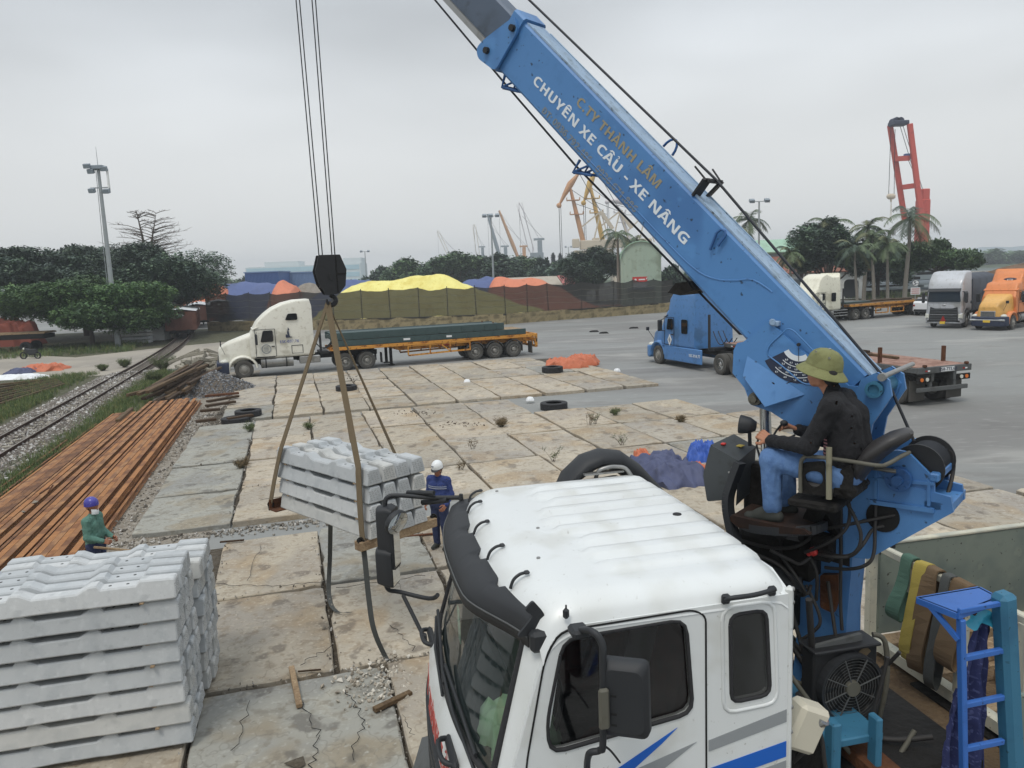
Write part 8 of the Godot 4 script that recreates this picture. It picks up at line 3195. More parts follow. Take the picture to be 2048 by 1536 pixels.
func build_load():
	var ords:=["bottom","second","third","fourth","fifth","sixth","seventh","top"]
	rng.seed=700
	# near stack,seen from its long side
	var dx:=Vector3(0.974,0,-0.225)
	var dz:=Vector3(-0.225,0,-0.974)
	var p0:=Vector3(-3.83,0,-8.05)
	var colw:=["front","second","third","back"]
	for k in 8:
		for c in 4:
			var X:=Transform3D(Basis(dx,Vector3.UP,-dz).rotated(Vector3.UP,rng.randf_range(-0.006,0.006)),p0+dx*(-1.225+rng.randf_range(-0.025,0.025))+dz*(0.135+c*0.262+rng.randf_range(-0.006,0.006))+Vector3(0,0.05+k*0.248,0))
			sleeper("concrete sleeper in the near left stack, %s layer, %s row" % [ords[k] if k < 7 else "top",colw[c]],X,"sleepers in the near left stack")
		for e in 2:
			var b:=MB.new()
			b.box(Vector3(0,0,0.0),Vector3(0.045,0.014,1.06 if e==0 and k in [1,4,7] else 0.98),0.003)
			var o:=item("spacer_batten",b,M.wood,"wooden batten under the %s layer of the near left stack, %s end" % [ords[k],["right","left"][e]],"batten","battens in the near left stack")
			o.transform=Transform3D(Basis(dx,Vector3.UP,-dz),p0+dx*[-0.34,-2.1][e]+dz*0.51+Vector3(rng.randf_range(-0.04,0.04),0.0425+k*0.248,0))
	# the stack right behind it
	var p1:=p0+dz*1.20+dx*0.04
	for k in 7:
		for c in 4:
			var X:=Transform3D(Basis(dx,Vector3.UP,-dz).rotated(Vector3.UP,rng.randf_range(-0.006,0.006)),p1+dx*(-1.225+rng.randf_range(-0.03,0.03))+dz*(0.135+c*0.262)+Vector3(0,0.04+k*0.248,0))
			sleeper("concrete sleeper in the stack behind the near left one, %s layer, %s row" % [ords[k] if k < 6 else "top",colw[c]],X,"sleepers in the stack behind")
	# the slung pack
	var h:=2.66
	var A:=G(547,893,h)
	var Bp:=G(734,941,h)
	var ux:=(Bp - A)
	ux.y=0
	ux=ux.normalized()
	var uz:=Vector3(-ux.z,0,ux.x)
	if uz.z > 0: uz=-uz
	var mid:=(A+Bp)*0.5
	mid.y=h
	var pack:=Transform3D(Basis(ux,Vector3.UP,-uz),mid)
	var layer:=["bottom","third","second","top"]
	for k in 4:
		for c in 4:
			var X:=Transform3D(Basis(ux,Vector3.UP,-uz).rotated(Vector3.UP,rng.randf_range(-0.008,0.008)),mid+ux*rng.randf_range(-0.012,0.012)+uz*(0.13+c*0.258)+Vector3(0,-0.235 - (3 - k)*0.252,0))
			sleeper("hanging concrete sleeper, %s layer of the slung pack, %s row" % [layer[k],["nearest","second","third","farthest"][c]],X,"sleepers in the slung pack")
	for k in 3:
		for e in 2:
			var b:=MB.new()
			b.box(Vector3.ZERO,Vector3(0.06,0.015,1.02),0.003)
			item("spacer_batten",b,M.wood,"wooden batten between the slung layers, %s gap, %s end" % [["lowest","middle","upper"][k],["left","right"][e]],"batten","battens in the slung pack").transform=Transform3D(pack.basis,mid+ux*[-0.95,0.92][e]+uz*0.51+Vector3(0,-0.235 - (2 - k)*0.252 - 0.0085,0))
	# bearing beams under the pack
	var bot:=-0.235 - 3*0.252
	for e in 2:
		var x: float=[-1.20,1.12][e]
		var t:=thing("lifting_beam",["rusty steel angle under the left end of the slung pack","timber bearer under the right end of the slung pack"][e],"beam",mid+ux*x+Vector3(0,bot,0),pack.basis)
		var b:=MB.new()
		if e==0:
			b.box(Vector3(0,-0.012,-0.54),Vector3(0.2,0.02,1.36),0.004); b.box(Vector3(-0.1,0.06,-0.54),Vector3(0.02,0.16,1.36),0.004)
			obj("angle",b,M.old_rust,t)
		else:
			b.box(Vector3(0,-0.07,-0.54),Vector3(0.16,0.13,1.36),0.01)
			obj("bearer",b,M.wood,t)
		for s in [0.10,-1.2]:
			b=MB.new()
			b.lathe([Vector2(0.035,-0.012),Vector2(0.055,-0.012),Vector2(0.055,0.012),Vector2(0.035,0.012),Vector2(0.035,-0.012)],Transform3D(Basis(Vector3.UP,0.6),Vector3(-0.12 if e==0 else 0.02,0.06 if e==0 else 0.0,s)),14,-1)
			b.bar(Vector3(-0.12 if e==0 else 0.02,0.0,s - 0.04),Vector3(-0.12 if e==0 else 0.02,0.0,s+0.04),0.03,0.06)
			obj("shackle",b,M.dark_grime,t)
	# hook block and its ropes
	var cen:=mid+uz*0.52
	var zc:=-cen.z
	var hp:=D(659,550,zc)
	var t:=thing("hook_block","black steel hook block hanging on four wire ropes","hook block",hp,Basis(Vector3.UP,0.42),"")
	var b:=MB.new()
	var s:=zc/FOCAL
	var prof:=round_poly(P2([-21*s,39*s,20*s,39*s,31*s,10*s,27*s,-22*s,14*s,-37*s,-12*s,-39*s,-25*s,-18*s,-30*s,8*s]),0.012)
	for q in [0.09,-0.115]: b.prism(prof,zt(q),0.028)
	obj("cheek_plate",b,M.black_steel,t)
	b=MB.new()
	b.prism(P2([-18*s,30*s,18*s,30*s,24*s,5*s,20*s,-25*s,-20*s,-25*s,-24*s,5*s]),zt(-0.085),0.175)
	b.cyl(Vector3(0,-0.02,-0.125),Vector3(0,-0.02,0.13),0.045,0.045,16)
	obj("sheave_box",b,M.black_steel,t)
	b=MB.new()
	b.bar(Vector3(11*s,37*s,0.122),Vector3(11*s,-34*s,0.122),0.012,0.012)
	b.bar(Vector3(11*s,2*s,0.122),Vector3(30*s,2*s,0.122),0.012,0.012)
	obj("plate_seam",b,M.dark_grime,t)
	b=MB.new()
	var hk:=[]
	for i in 12:
		var a:=deg_to_rad(lerpf(95,-200,i/11.0))
		hk.append(Vector3(cos(a)*0.065,-0.37+sin(a)*0.065,0))
	b.tube([Vector3(0,-0.24,0),Vector3(0,-0.3,0)]+hk,[0.032,0.03,0.03,0.032,0.034,0.036,0.038,0.038,0.038,0.036,0.03,0.024,0.018,0.012],8)
	obj("hook",b,M.black_steel,t)
	for q in [[638,592],[645,599],[664,624],[670,631]]:
		b=MB.new()
		var lo:=t.transform.affine_inverse()*D(q[0],512,zc)
		var hi:=D(q[1],0,zc)
		var up:=t.transform.affine_inverse()*(D(q[0],512,zc)+(hi - D(q[0],512,zc))*1.75)
		b.tube([lo,up],0.0085,6)
		obj("hoist_rope",b,M.cable,t)
	# four slings from hook to beams
	var hook:=D(655,606,zc)
	var ends:=[["webbing","olive webbing sling from the hook to the near left corner of the pack",mid+ux*-1.32 - uz*0.10+Vector3(0,bot+0.1,0),0.10],
		["webbing","olive webbing sling from the hook to the near right corner of the pack",mid+ux*1.14 - uz*0.07+Vector3(0,bot+0.02,0),0.11],
		["webbing","olive webbing sling going down behind the left part of the pack",mid+ux*-0.75+uz*1.2+Vector3(0,bot,0),0.07],
		["webbing","olive webbing sling going down to the far right corner of the pack",mid+ux*0.86+uz*1.2+Vector3(0,bot,0),0.08]]
	for i in 4:
		var e: Array=ends[i]
		var to: Vector3=e[2]
		var topc:=to
		topc.y=h+0.02
		# the sling bends over the edge of the pack
		var off:=Vector3(0,0,0)
		var edge: Vector3=mid+ux*[-1.0,1.08,0,0][i] - uz*0.012+Vector3(0,0.012,0)
		var path:=[hook,hook.lerp(to,0.33),hook.lerp(to,0.66)]
		if i < 2:
			path=[hook,hook.lerp(edge,0.4),hook.lerp(edge,0.8),edge,edge.lerp(to,0.08) - uz*0.006,edge.lerp(to,0.6) - uz*0.01,to]
		else:
			path.append(to)
		var side:=[(ux*0.9 - uz*0.6).normalized(),ux,ux,ux]
		var ac:=[]
		for k in path.size():
			var dd: Vector3=(path[mini(k+1,path.size() - 1)] - path[maxi(k - 1,0)]).normalized()
			ac.append(dd.cross(uz).normalized().rotated(dd,[0.2,-0.3,0.3,0.5][i]*(1.0 - k/float(path.size() - 1))))
		item("lifting_sling",strap(path,ac,e[3],0.012),M[e[0]],e[1],"sling","slings carrying the pack")
	# loose tails that hang to the slabs
	var q0:=D(661,1040,zc+0.5)
	var q1:=G(658,1190,0.02)
	item("sling_tail",strap(curve([q0,D(660,1110,-q1.z+0.2),q1,G(672,1222,0.02),G(700,1224,0.012)],6),[Vector3(1,0,0.1)],0.075,0.01),M.webbing_dark,"grey strap hanging straight down behind the pack to the slab","sling")
	q0=ends[1][2]
	q1=G(770,1312,0.015)
	var z0:=-q0.z
	item("sling_tail",strap(curve([q0,D(730,1120,z0),D(738,1200,z0 - 0.05),D(748,1260,z0 - 0.1),q1,G(778,1320,0.012)],6),[Vector3(0.4,0,1),Vector3(0.6,0,0.9),Vector3(1,0,0.5),Vector3(1,0,0.2)],0.075,0.01),M.webbing_dark,"grey strap hanging from the near right corner and curling on the slab","sling")
# ---------------------------------------------------------------- things lying in the yard
func rail_mesh(L: float,m: float) -> ArrayMesh:
	var key:="rail%.1f" % L
	if tex_cache.has(key): return tex_cache[key]
	var b:=MB.new()
	var p:=P2([-0.065,0,0.065,0,0.065,0.012,0.012,0.03,0.009,0.1,0.034,0.112,0.034,0.138,-0.034,0.138,-0.034,0.112,-0.009,0.1,-0.012,0.03,-0.065,0.012])
	b.prism(p,Transform3D(),L)
	tex_cache[key]=b.mesh()
	return tex_cache[key]
func tyre_thing(label: String,at: Vector3,r: float,w: float,tilt:=0.0):
	var o:=obj("tyre_casing",tyre_mesh(r,w,r*0.58),M.rubber)
	meta(o,label,"tyre","old tyres on the slabs")
	o.transform=Transform3D(Basis(Vector3.RIGHT,PI/2+tilt),at+Vector3(0,w/2,0))
func plank(called: String,label: String,cat: String,a: Vector3,b2: Vector3,w: float,h: float,m: Material,group:="",upv:=Vector3.UP):
	var b:=MB.new()
	b.bar(a,b2,w,h,minf(w,h)*0.12,upv)
	item(called,b,m,label,cat,group)
func bush(called: String,label: String,at: Vector3,h: float,n: int,cols: Array,sd: int,woody: bool):
	rng.seed=sd
	var t:=thing(called,label,"weed",at,Basis(),"weeds in the slab joints")
	var b:=MB.new()
	var xf:=[]
	var cc:=[]
	for i in n:
		var a:=rng.randf()*TAU
		var l:=rng.randf_range(0.2,0.75) if woody else rng.randf_range(0.5,1.2)
		var d:=Vector3(cos(a)*l,1,sin(a)*l).normalized()
		var hh:=h*rng.randf_range(0.5,1.0)
		var p0:=Vector3(rng.randf_range(-0.06,0.06),-0.02,rng.randf_range(-0.06,0.06))
		var p1:=p0+d*hh*0.6
		var p2:=p1+(d+Vector3(cos(a)*0.3,0.1,sin(a)*0.3)).normalized()*hh*0.4
		b.tube([p0,p1,p2],[0.006,0.004,0.0015],3,false)
		for k in (5 if woody else 3):
			var q:=p0.lerp(p1,rng.randf_range(0.4,1.0)) if k % 2 else p1.lerp(p2,rng.randf())
			var e:=q+Vector3(rng.randf_range(-1,1),rng.randf_range(0.1,0.8),rng.randf_range(-1,1))*hh*0.22
			b.tube([q,e],[0.004,0.0015],3,false)
			if not woody or k < 2:
				xf.append(Transform3D(Basis.from_euler(Vector3(rng.randf()*2,rng.randf()*6,0)).scaled_local(Vector3.ONE*0.16),e))
				cc.append(cols[rng.randi() % cols.size()])
	obj("stems",b,M.dark_wood if woody else M.verge,t)
	stuff(multi("leaves",blade_mesh(21,5,0.8),M.blades,xf,cc,t))
func build_yard_things():
	rng.seed=321
	var B:=Basis(-YT,Vector3.UP,YL)
	# rusty rails in two courses
	var side:=["right edge","left edge"]
	var count:=0
	for lay in 2:
		var n: int=[24,23][lay]
		for i in n:
			var u: float=-4.25 - i*0.137 - (0.0 if lay==0 else 0.02)
			if lay==1 and i in [0,2,9,14]: continue
			var v1:=37.3+rng.randf_range(-0.25,0.25) if i < 16 else 34.6+rng.randf_range(-0.2,0.2)
			var X:=Transform3D(B.rotated(Vector3.UP,rng.randf_range(-0.0012,0.0012)),yard(u+rng.randf_range(-0.012,0.012),v1 - 25.0,YARD+0.02+lay*0.14))
			if lay==1 and i % 5!=2: X=X*Transform3D(Basis(Vector3(0,0,1),PI),Vector3(0,0.138,0))
			var o:=obj("rusty_rail",rail_mesh(25.0,1),M["rust_%d" % (rng.randi() % 4)])
			o.transform=X
			meta(o,"long rust orange rail lying in the rail bed, %s course" % ["lower","upper"][lay],"rail","rusty rails beside the slabs")
			count+=1
	for q in [[-7.9,14.0,30.0,"single rusty rail lying alone in the grass left of the rail bed"],[-7.62,17.0,36.0,"second lone rusty rail at the left edge of the rail bed"]]:
		var o:=obj("rusty_rail",rail_mesh(16.0,1),M.rust_3)
		o.transform=Transform3D(B,yard(q[0],q[1],YARD+0.02))
		meta(o,q[3],"rail","rusty rails beside the slabs")
	plank("timber","short grey timber lying across the rusty rails","timber",G(235,842,0.2),G(263,818,0.2),0.16,0.14,M.old_wood)
	plank("scrap_stick","short rusty bar lying across the rails near the helmeted worker","bar",G(80,987,0.18),G(98,975,0.18),0.04,0.04,M.old_rust)
	plank("scrap_stick","second short rusty bar across the rails, tilted up","bar",G(96,985,0.18),G(106,970,0.3),0.03,0.03,M.old_rust)
	for q in [[70,1005],[47,1024],[165,1060]]:
		var o:=item("stone",rock(q[0],0.8),M.conc_old,"pale stone on the rusty rails, %s" % {70: "largest, near the rusty bars",47: "small, leftmost",165: "small, nearest the worker"}[q[0]],"stone")
		o.transform=Transform3D(Basis.from_scale(Vector3.ONE*(0.16 if q[0]==70 else 0.09)),G(q[0],q[1],0.22))
	# old timber and rails heaped before the white tractor
	rng.seed=55
	for i in 34:
		var a:=yard(-6.0+rng.randfn(0,0.55),37.6+rng.randf_range(-0.4,3.2),YARD+0.1+0.035*i*0.55)
		var b2:=yard(-4.9+rng.randfn(0,0.5),44.0+rng.randf_range(-1.5,4.5),YARD+0.1+0.035*i*0.6+rng.randf_range(0,0.25))
		plank("old_sleeper","weathered timber in the dark heap between track and gravel, %s" % ("visible end toward the camera" if i % 2 else "deeper in the heap"),"timber",a,b2,rng.randf_range(0.12,0.2),rng.randf_range(0.09,0.15),[M.dark_wood,M.old_wood,M.dark_wood][i % 3],"weathered timbers in the heap")
	for i in 26:
		var c:=yard(-5.6+rng.randfn(0,0.8),51.5+rng.randfn(0,1.7),YARD+0.15+1.0*pow(rng.randf(),1.3))
		var d:=Vector3(rng.randf_range(-1,1),rng.randf_range(-0.35,0.45),rng.randf_range(-1,1)).normalized()*rng.randf_range(0.6,1.15)
		var t:=thing("concrete_block_sleeper","old cream concrete sleeper thrown on the pile before the white tractor","sleeper",c,MB.frame(d),"old concrete sleepers on the pile")
		var b:=MB.new()
		b.box(Vector3.ZERO,Vector3(0.28,0.2,d.length()*2),0.02)
		obj("body",b,M.conc_old,t)
		b=MB.new()
		for k in [-0.06,0.06]: b.cyl(Vector3(k,0,d.length()),Vector3(k,0,d.length()+0.004),0.028,0.028,8)
		obj("bolt_hole",b,M.hole,t)
	# gravel heap
	var gp:=yard(-3.9,41.3,YARD)
	var b:=MB.new()
	var rows:=[]
	var nz:=FastNoiseLite.new()
	nz.seed=17; nz.frequency=0.9
	for j in 19:
		var row:=[]
		for i in 19:
			var s:=-1.0+i/9.0
			var q:=-1.0+j/9.0
			var rr:=sqrt(s*s+q*q)
			row.append(gp+Vector3(s*2.1,maxf(0,1.0 - rr)*1.05+0.12*nz.get_noise_2d(s*4,q*4)*clampf(1.2 - rr,0,1),q*2.1))
		rows.append(row)
	b.grid(rows,3,true)
	item("gravel_heap",b,M.gravel_base,"grey gravel heap before the front bumper of the white tractor","gravel heap")
	scatter("heap_gravel",2600,func():
		var a:=rng.randf()*TAU
		var rr:=sqrt(rng.randf())*1.15
		return gp+Vector3(cos(a)*rr*2.1,maxf(0,1 - rr)*1.05+0.04,sin(a)*rr*2.1),0.04,0.1,[lin(128,130,134),lin(106,108,112),lin(150,150,152),lin(90,92,96)],14)
	# dark boards at the far end of the rails
	for q in [[410,792,478,786,"reddish board at the end of the rails, farthest of the bunch"],[415,803,476,792,"brown board below the reddish one at the rail end"],[412,812,470,803,"dark board at the rail end, third down"],[400,822,440,818,"short dark board at the rail end, lowest"],[455,838,505,830,"dark board under the left pair of tyres"],[392,843,432,838,"dark flat board beside the rail ends"]]:
		plank("old_board",q[4],"board",G(q[0],q[1],0.12),G(q[2],q[3],0.12),0.24,0.1,M.dark_wood if q[1] > 800 else M.old_rust,"boards at the rail end")
	# tyres
	tyre_thing("worn black tyre lying on the slab near the rail ends",G(497,832),0.52,0.26)
	tyre_thing("second black tyre half under the first near the rail ends",G(472,846,YARD),0.54,0.24)
	tyre_thing("black tyre lying behind the sling in the middle of the slabs",G(693,781),0.5,0.26)
	tyre_thing("black tyre in front of the orange tarpaulin",G(1105,744),0.56,0.3)
	tyre_thing("black tyre lying in the dark asphalt wedge between the slabs",G(1108,818,YARD),0.54,0.28)
	# tarpaulins
	var tp:=func(label: String,at: Vector3,size: Vector3,rot: float,m: Material,sd: int,fold: float):
		var o:=item("tarpaulin",crumple(size,44,sd,fold),m,label,"tarpaulin","")
		o.transform=Transform3D(Basis(Vector3.UP,rot),at)
	tp.call("orange folded tarpaulin behind the black tyre on the slabs",G(1128,733),Vector3(1.9,0.55,2.0),0.3,M.tarp_orange,5,1.3)
	tp.call("second orange tarpaulin bundle, right part with a dark hem",G(1165,727),Vector3(1.7,0.6,1.8),-0.2,M.tarp_orange,6,1.4)
	tp.call("crumpled dark blue tarpaulin beyond the cab roof",G(1335,950),Vector3(1.35,0.55,2.2),0.25,M.tarp_blue,7,1.5)
	tp.call("orange corner of tarpaulin beside the control console",G(1395,957),Vector3(0.6,0.42,0.9),0.4,M.tarp_orange,8,1.4)
	tp.call("bright blue tarpaulin piece between the dark blue one and console",G(1405,915),Vector3(0.75,0.5,1.1),-0.3,M.tarp_bright,9,1.2)
	tp.call("orange hem of tarpaulin showing left of the dark blue one",G(1284,918),Vector3(0.4,0.3,0.6),0.0,M.tarp_orange,10,1.4)
	tp.call("blue grey tarpaulin bundle lying against the low wall, left one",G(1148,635,YARD),Vector3(2.6,0.5,1.6),0,M.far_tarp_blue,11,1.2)
	tp.call("blue tarpaulin bundle lying against the low wall, right one",G(1190,631,YARD),Vector3(2.4,0.55,1.6),0,M.tarp_bright,12,1.2)
	tp.call("orange tarpaulin scrap on the verge at the far left",G(88,741,YARD),Vector3(2.6,0.55,2.0),0.2,M.tarp_orange,13,1.3)
	tp.call("dark blue tarpaulin scrap left of the orange one on the verge",G(45,746,YARD),Vector3(1.8,0.4,1.6),0.2,M.tarp_blue,15,1.3)
	tp.call("white plastic sheet spread on the verge at the left edge",G(25,757,YARD),Vector3(3.6,0.25,1.8),0.1,M.white_sheet,16,1.2)
	# poles and planks at the left edge
	rng.seed=66
	for i in 9:
		var w: float=[0.16,0.1,0.14,0.12,0.1,0.18,0.12,0.1,0.12][i]
		var f:=i/8.0
		plank("timber_pole","weathered timber in the loose row on the left verge, %s" % ["farthest","second","third","fourth","fifth","sixth","seventh","eighth","nearest, slanting off"][i],"timber",G(lerpf(110,128,f),lerpf(757,768,f),0.02),G(-60,lerpf(776,826,f),0.02),w,0.1,[M.old_wood,M.dark_wood][i % 2],"timbers on the left verge")
	# scraps on the near slabs
	plank("timber_scrap","pale brown timber batten lying on the near slab","batten",G(583,1335,0.03),G(599,1412,0.03),0.075,0.06,M.wood)
	plank("timber_scrap","thin dark stick right of the pale batten","stick",G(596,1343,0.015),G(642,1339,0.015),0.02,0.02,M.dark_wood)
	plank("timber_scrap","dark weathered batten beside the slab crack left of the cab","batten",G(748,1420,0.03),G(822,1385,0.03),0.08,0.06,M.old_wood)
	plank("timber_scrap","dark stick on the edge of the asphalt strip","stick",G(440,1084,0.02),G(488,1080,0.02),0.05,0.03,M.dark_wood)
	plank("steel_bar","rusty flat bar lying between slung pack and cab","bar",G(800,1074,0.02),G(880,1066,0.02),0.07,0.03,M.old_rust)
	var rg:=rock(77,0.25)
	item("stone_plate",rg,M.dark_dirt,"flat dark stone at the bottom edge between stack and cab","stone").transform=Transform3D(Basis.from_scale(Vector3(0.24,0.12,0.2)),G(595,1525,0.01))
	for q in [[1565/2048.0*700+400,830/2048.0*700+480],[1003,792],[850,1475]]:
		pass
	for q in [[934,764,"white plastic bag on the far slabs right of the sling"],[1060,800,"crumpled white bag at the asphalt wedge"],[1234,742,"white bag on the asphalt right of the orange tarpaulin"]]:
		item("plastic_bag",crumple(Vector3(0.3,0.14,0.24),10,q[0],1.6),M.white_sheet,q[2],"bag").transform=Transform3D(Basis(),G(q[0],q[1]))
	for q in [[1188,664,"small dark scrap on the asphalt, nearest of three"],[1208,667,"small dark scrap on the asphalt, right of the nearest"],[1267,657,"small dark scrap on the asphalt, nearest the blue tractor"]]:
		item("dark_scrap",crumple(Vector3(0.8,0.16,0.3),8,q[0],1.2),M.dark_grime,q[2],"scrap").transform=Transform3D(Basis(),G(q[0],q[1],YARD))
	for q in [[690,757,1.9],[835,826,0.9],[920,848,1.1]]:
		scatter("debris",60,func():
			return G(q[0]+rng.randfn(0,28),q[1]+rng.randfn(0,3),0.015),0.02,0.06,[lin(66,56,46),lin(84,72,60)],19)
	# weeds
	var gr:=[lin(84,98,58),lin(104,112,70),lin(70,84,50)]
	var dry:=[lin(112,96,70),lin(96,84,60),lin(128,112,84)]
	bush("weed","dry grass clump in the joint right of the slings",G(1003,853),0.34,36,dry,31,false)
	bush("weed","leafless woody weed in the joint behind the white helmet",G(945,898),0.37,5,dry,32,true)
	bush("weed","dry bush right behind the worker in the white helmet",G(921,940),0.31,7,dry,33,true)
	bush("weed","thin tall weed standing near the cab roof",G(1105,925),0.50,5,gr,34,true)
	bush("weed","spreading weed left of the blue tarpaulin",G(1245,890),0.43,6,gr,35,true)
	bush("weed","weed with long stems beyond the cab roof",G(1178,850),0.62,6,dry,36,true)
	bush("weed","second long stemmed weed beside the first",G(1190,848),0.50,6,gr,37,true)
	bush("weed","green tuft on the joint left of the slings",G(500,862),0.31,24,gr,38,false)
	bush("weed","tan tuft on the joint by the left sling shackle",G(483,935),0.28,27,dry,39,false)
	bush("weed","small green tuft by the upper middle joint",G(1230,830),0.25,20,gr,40,false)
	bush("weed","low green tuft behind the slung sleepers",G(618,858),0.25,20,gr,41,false)
	bush("weed","dry tuft on the slab near the lamp of the crane",G(1362,843),0.19,24,dry,42,false)
	for q in [[250,735,0.7,"leafy roadside bush on the verge before the track"],[206,742,0.5,"lower roadside bush left of the leafy one"],[326,742,1.3,"tall green bush between track and timber heap"],[310,765,0.8,"low green bush below the tall one by the timber heap"]]:
		bush("roadside_bush",q[3],G(q[0],q[1],YARD),q[2],150,gr,int(q[0]),false)
	# under the left trees: sleepers,lorry bed,motorcycle
	rng.seed=12
	var base:=at_x(276,76)
	for k in 6:
		b=MB.new()
		b.box(Vector3(0,0.14,0),Vector3(2.5,0.24,1.3),0.03)
		for z in 4: b.box(Vector3(0,0.27,-0.48+z*0.32),Vector3(2.45,0.04,0.22),0.01)
		item("sleeper_layer",b,M["conc_%d" % (k % 4)],"layer of grey concrete sleepers stacked by the left trees, %s" % ["lowest","second","third","fourth","fifth","topmost"][k],"railway sleepers","sleeper stack by the left trees").transform=Transform3D(Basis(Vector3.UP,0.1),base+Vector3(0.03*(k % 2),k*0.36,0))
	b=MB.new()
	b.box(Vector3(0,0.55,0),Vector3(3.4,1.1,0.6),0.03)
	item("concrete_block",b,M.conc_old,"long pale concrete block right of the stacked sleepers by the trees","block").transform=Transform3D(Basis(Vector3.UP,0.1),at_x(318,82))
	var t:=thing("timber_trailer","old trailer with brown plank bed at the left edge under the trees","trailer",at_x(8,70),Basis(Vector3.UP,0.12))
	for i in 7:
		b=MB.new()
		b.box(Vector3(0,1.75+0.05*(i % 2),-1.0+i*0.34),Vector3(8.5,0.12,0.32),0.01)
		obj("bed_board",b,M.wood,t)
	b=MB.new()
	b.box(Vector3(0,1.45,0.2),Vector3(8.4,0.4,2.2),0.02)
	obj("bed_frame",b,M.dark_grime,t)
	for x in [-2.6,-1.3,2.4]:
		for s in [-1,1]: wheel(t,x,s*0.95,0.5,0.3,false,M.dark_grime,M.rubber)
	motorcycle()
	tp.call("rust red tarpaulin heap behind the old trailer at the left edge",at_x(15,80),Vector3(6,3.4,4),0.2,mat("tarp_rust",S(128,64,48),0.8),25,0.9)
	# white siding columns behind the left trees
	for q in [[322,79.5,"pale signal hut beside the wagons, partly behind the tree"]]:
		t=thing("hut",q[2],"hut",at_x(q[0],q[1]))
		gable(t,1.5,1.5,2.3,0.3,M.wall_white,M.roof_low,0.15)
	# stacked steel and stone under the palms
	rng.seed=44
	for i in 26:
		var px:=rng.randf_range(1668,1890)
		var z:=rng.randf_range(118,132)
		var lv:=rng.randi() % 6
		b=MB.new()
		b.box(Vector3.ZERO,Vector3(rng.randf_range(5,9),0.42,1.6),0.03)
		var o:=item("steel_bundle",b,[M.crane_grey,M.dark_grime,M.shed_grey,M.frame_grey][i % 4],"long steel bundle in the grey stacks behind the palms","steel bundle","steel bundles behind the palms")
		o.transform=Transform3D(Basis(Vector3.UP,rng.randf_range(-0.15,0.1)),at_x(px,z)+Vector3(0,0.3+lv*0.62,0))
	for i in 5:
		b=MB.new()
		b.box(Vector3(0,1.6,0),Vector3(9.5,3.2,2.4),0.05)
		item("steel_stack",b,M.shed_grey,"tall dark block of stacked steel behind the palms, %s" % ["leftmost","second","middle","fourth","rightmost"][i],"steel stack","steel stacks behind the palms").transform=Transform3D(Basis(Vector3.UP,-0.06),at_x(1670+i*52,134))
	b=MB.new()
	b.box(Vector3(0,1.9,-2),Vector3(3.2,3.6,7),0.05)
	item("dark_container",b,M.opening_dark,"dark box body parked left of the cream white tractor","container").transform=Transform3D(turn(Vector3(0.888,0,-0.46)),at_x(1612,78))
func motorcycle():
	var t:=thing("motorcycle","dark motorcycle parked under the left trees by the road","motorcycle",at_x(62,62.5),Basis(Vector3.UP,-0.1))
	for x in [-0.62,0.62]:
		var b:=MB.new()
		b.lathe([Vector2(0.22,-0.04),Vector2(0.3,-0.05),Vector2(0.3,0.05),Vector2(0.22,0.04),Vector2(0.22,-0.04)],Transform3D(Basis(),Vector3(x,0.3,0)),20)
		obj("wheel",b,M.rubber,t)
	var b:=MB.new()
	b.tube([Vector3(-0.62,0.3,0),Vector3(-0.48,0.75,0),Vector3(-0.42,0.98,0)],0.03,6)
	b.tube([Vector3(-0.45,0.8,0),Vector3(0.0,0.45,0),Vector3(0.62,0.3,0)],0.04,6)
	b.tube([Vector3(-0.4,0.98,-0.3),Vector3(-0.42,1.0,0),Vector3(-0.4,0.98,0.3)],0.02,6)
	obj("frame",b,M.black_steel,t)
	b=MB.new()
	b.box(Vector3(0.25,0.76,0),Vector3(0.75,0.12,0.24),0.05)
	obj("saddle",b,M.rubber,t)
	b=MB.new()
	b.loft([rr_ring(-0.35,0.55,0.8,0.1,0.1,0.05),rr_ring(0.0,0.3,0.7,0.14,0.12,0.05),rr_ring(0.6,0.45,0.72,0.1,0.1,0.05)])
	obj("body",b,M.black_plastic,t)
	b=MB.new()
	b.ball(Vector3(-0.52,0.85,0),Vector3(0.08,0.1,0.1),10,8)
	obj("headlight",b,M.lamp_glass,t)
# ---------------------------------------------------------------- people
func head_bones(c: Vector3,f: Vector3,up: Vector3) -> Array:
	# c is the middle of the skull,f the way the face looks
	f=(f - up*f.dot(up)).normalized()
	var s:=f.cross(up).normalized()
	var P:=func(a,b,d): return c+f*a+up*b+s*d
	var o:=[
		[P.call(-0.02,0.025,-0.012),P.call(-0.02,0.025,0.012),0.082,0.082],
		[P.call(0.025,0.03,-0.02),P.call(0.025,0.03,0.02),0.066,0.066],
		[P.call(0.035,-0.02,0.0),P.call(0.045,-0.065,0.0),0.06,0.048],
		[P.call(0.05,-0.085,-0.012),P.call(0.05,-0.085,0.012),0.032,0.032],
		[P.call(0.0,-0.075,-0.04),P.call(0.05,-0.085,-0.012),0.026,0.024],
		[P.call(0.0,-0.075,0.04),P.call(0.05,-0.085,0.012),0.026,0.024],
		[P.call(0.092,0.008,0.0),P.call(0.108,-0.032,0.0),0.010,0.015],
		[P.call(0.085,0.018,-0.035),P.call(0.085,0.018,0.035),0.013,0.013],
		[P.call(0.088,-0.062,-0.014),P.call(0.088,-0.062,0.014),0.011,0.011],
		[P.call(-0.01,0.01,-0.082),P.call(-0.014,-0.025,-0.078),0.017,0.012],
		[P.call(-0.01,0.01,0.082),P.call(-0.014,-0.025,0.078),0.017,0.012]]
	return o
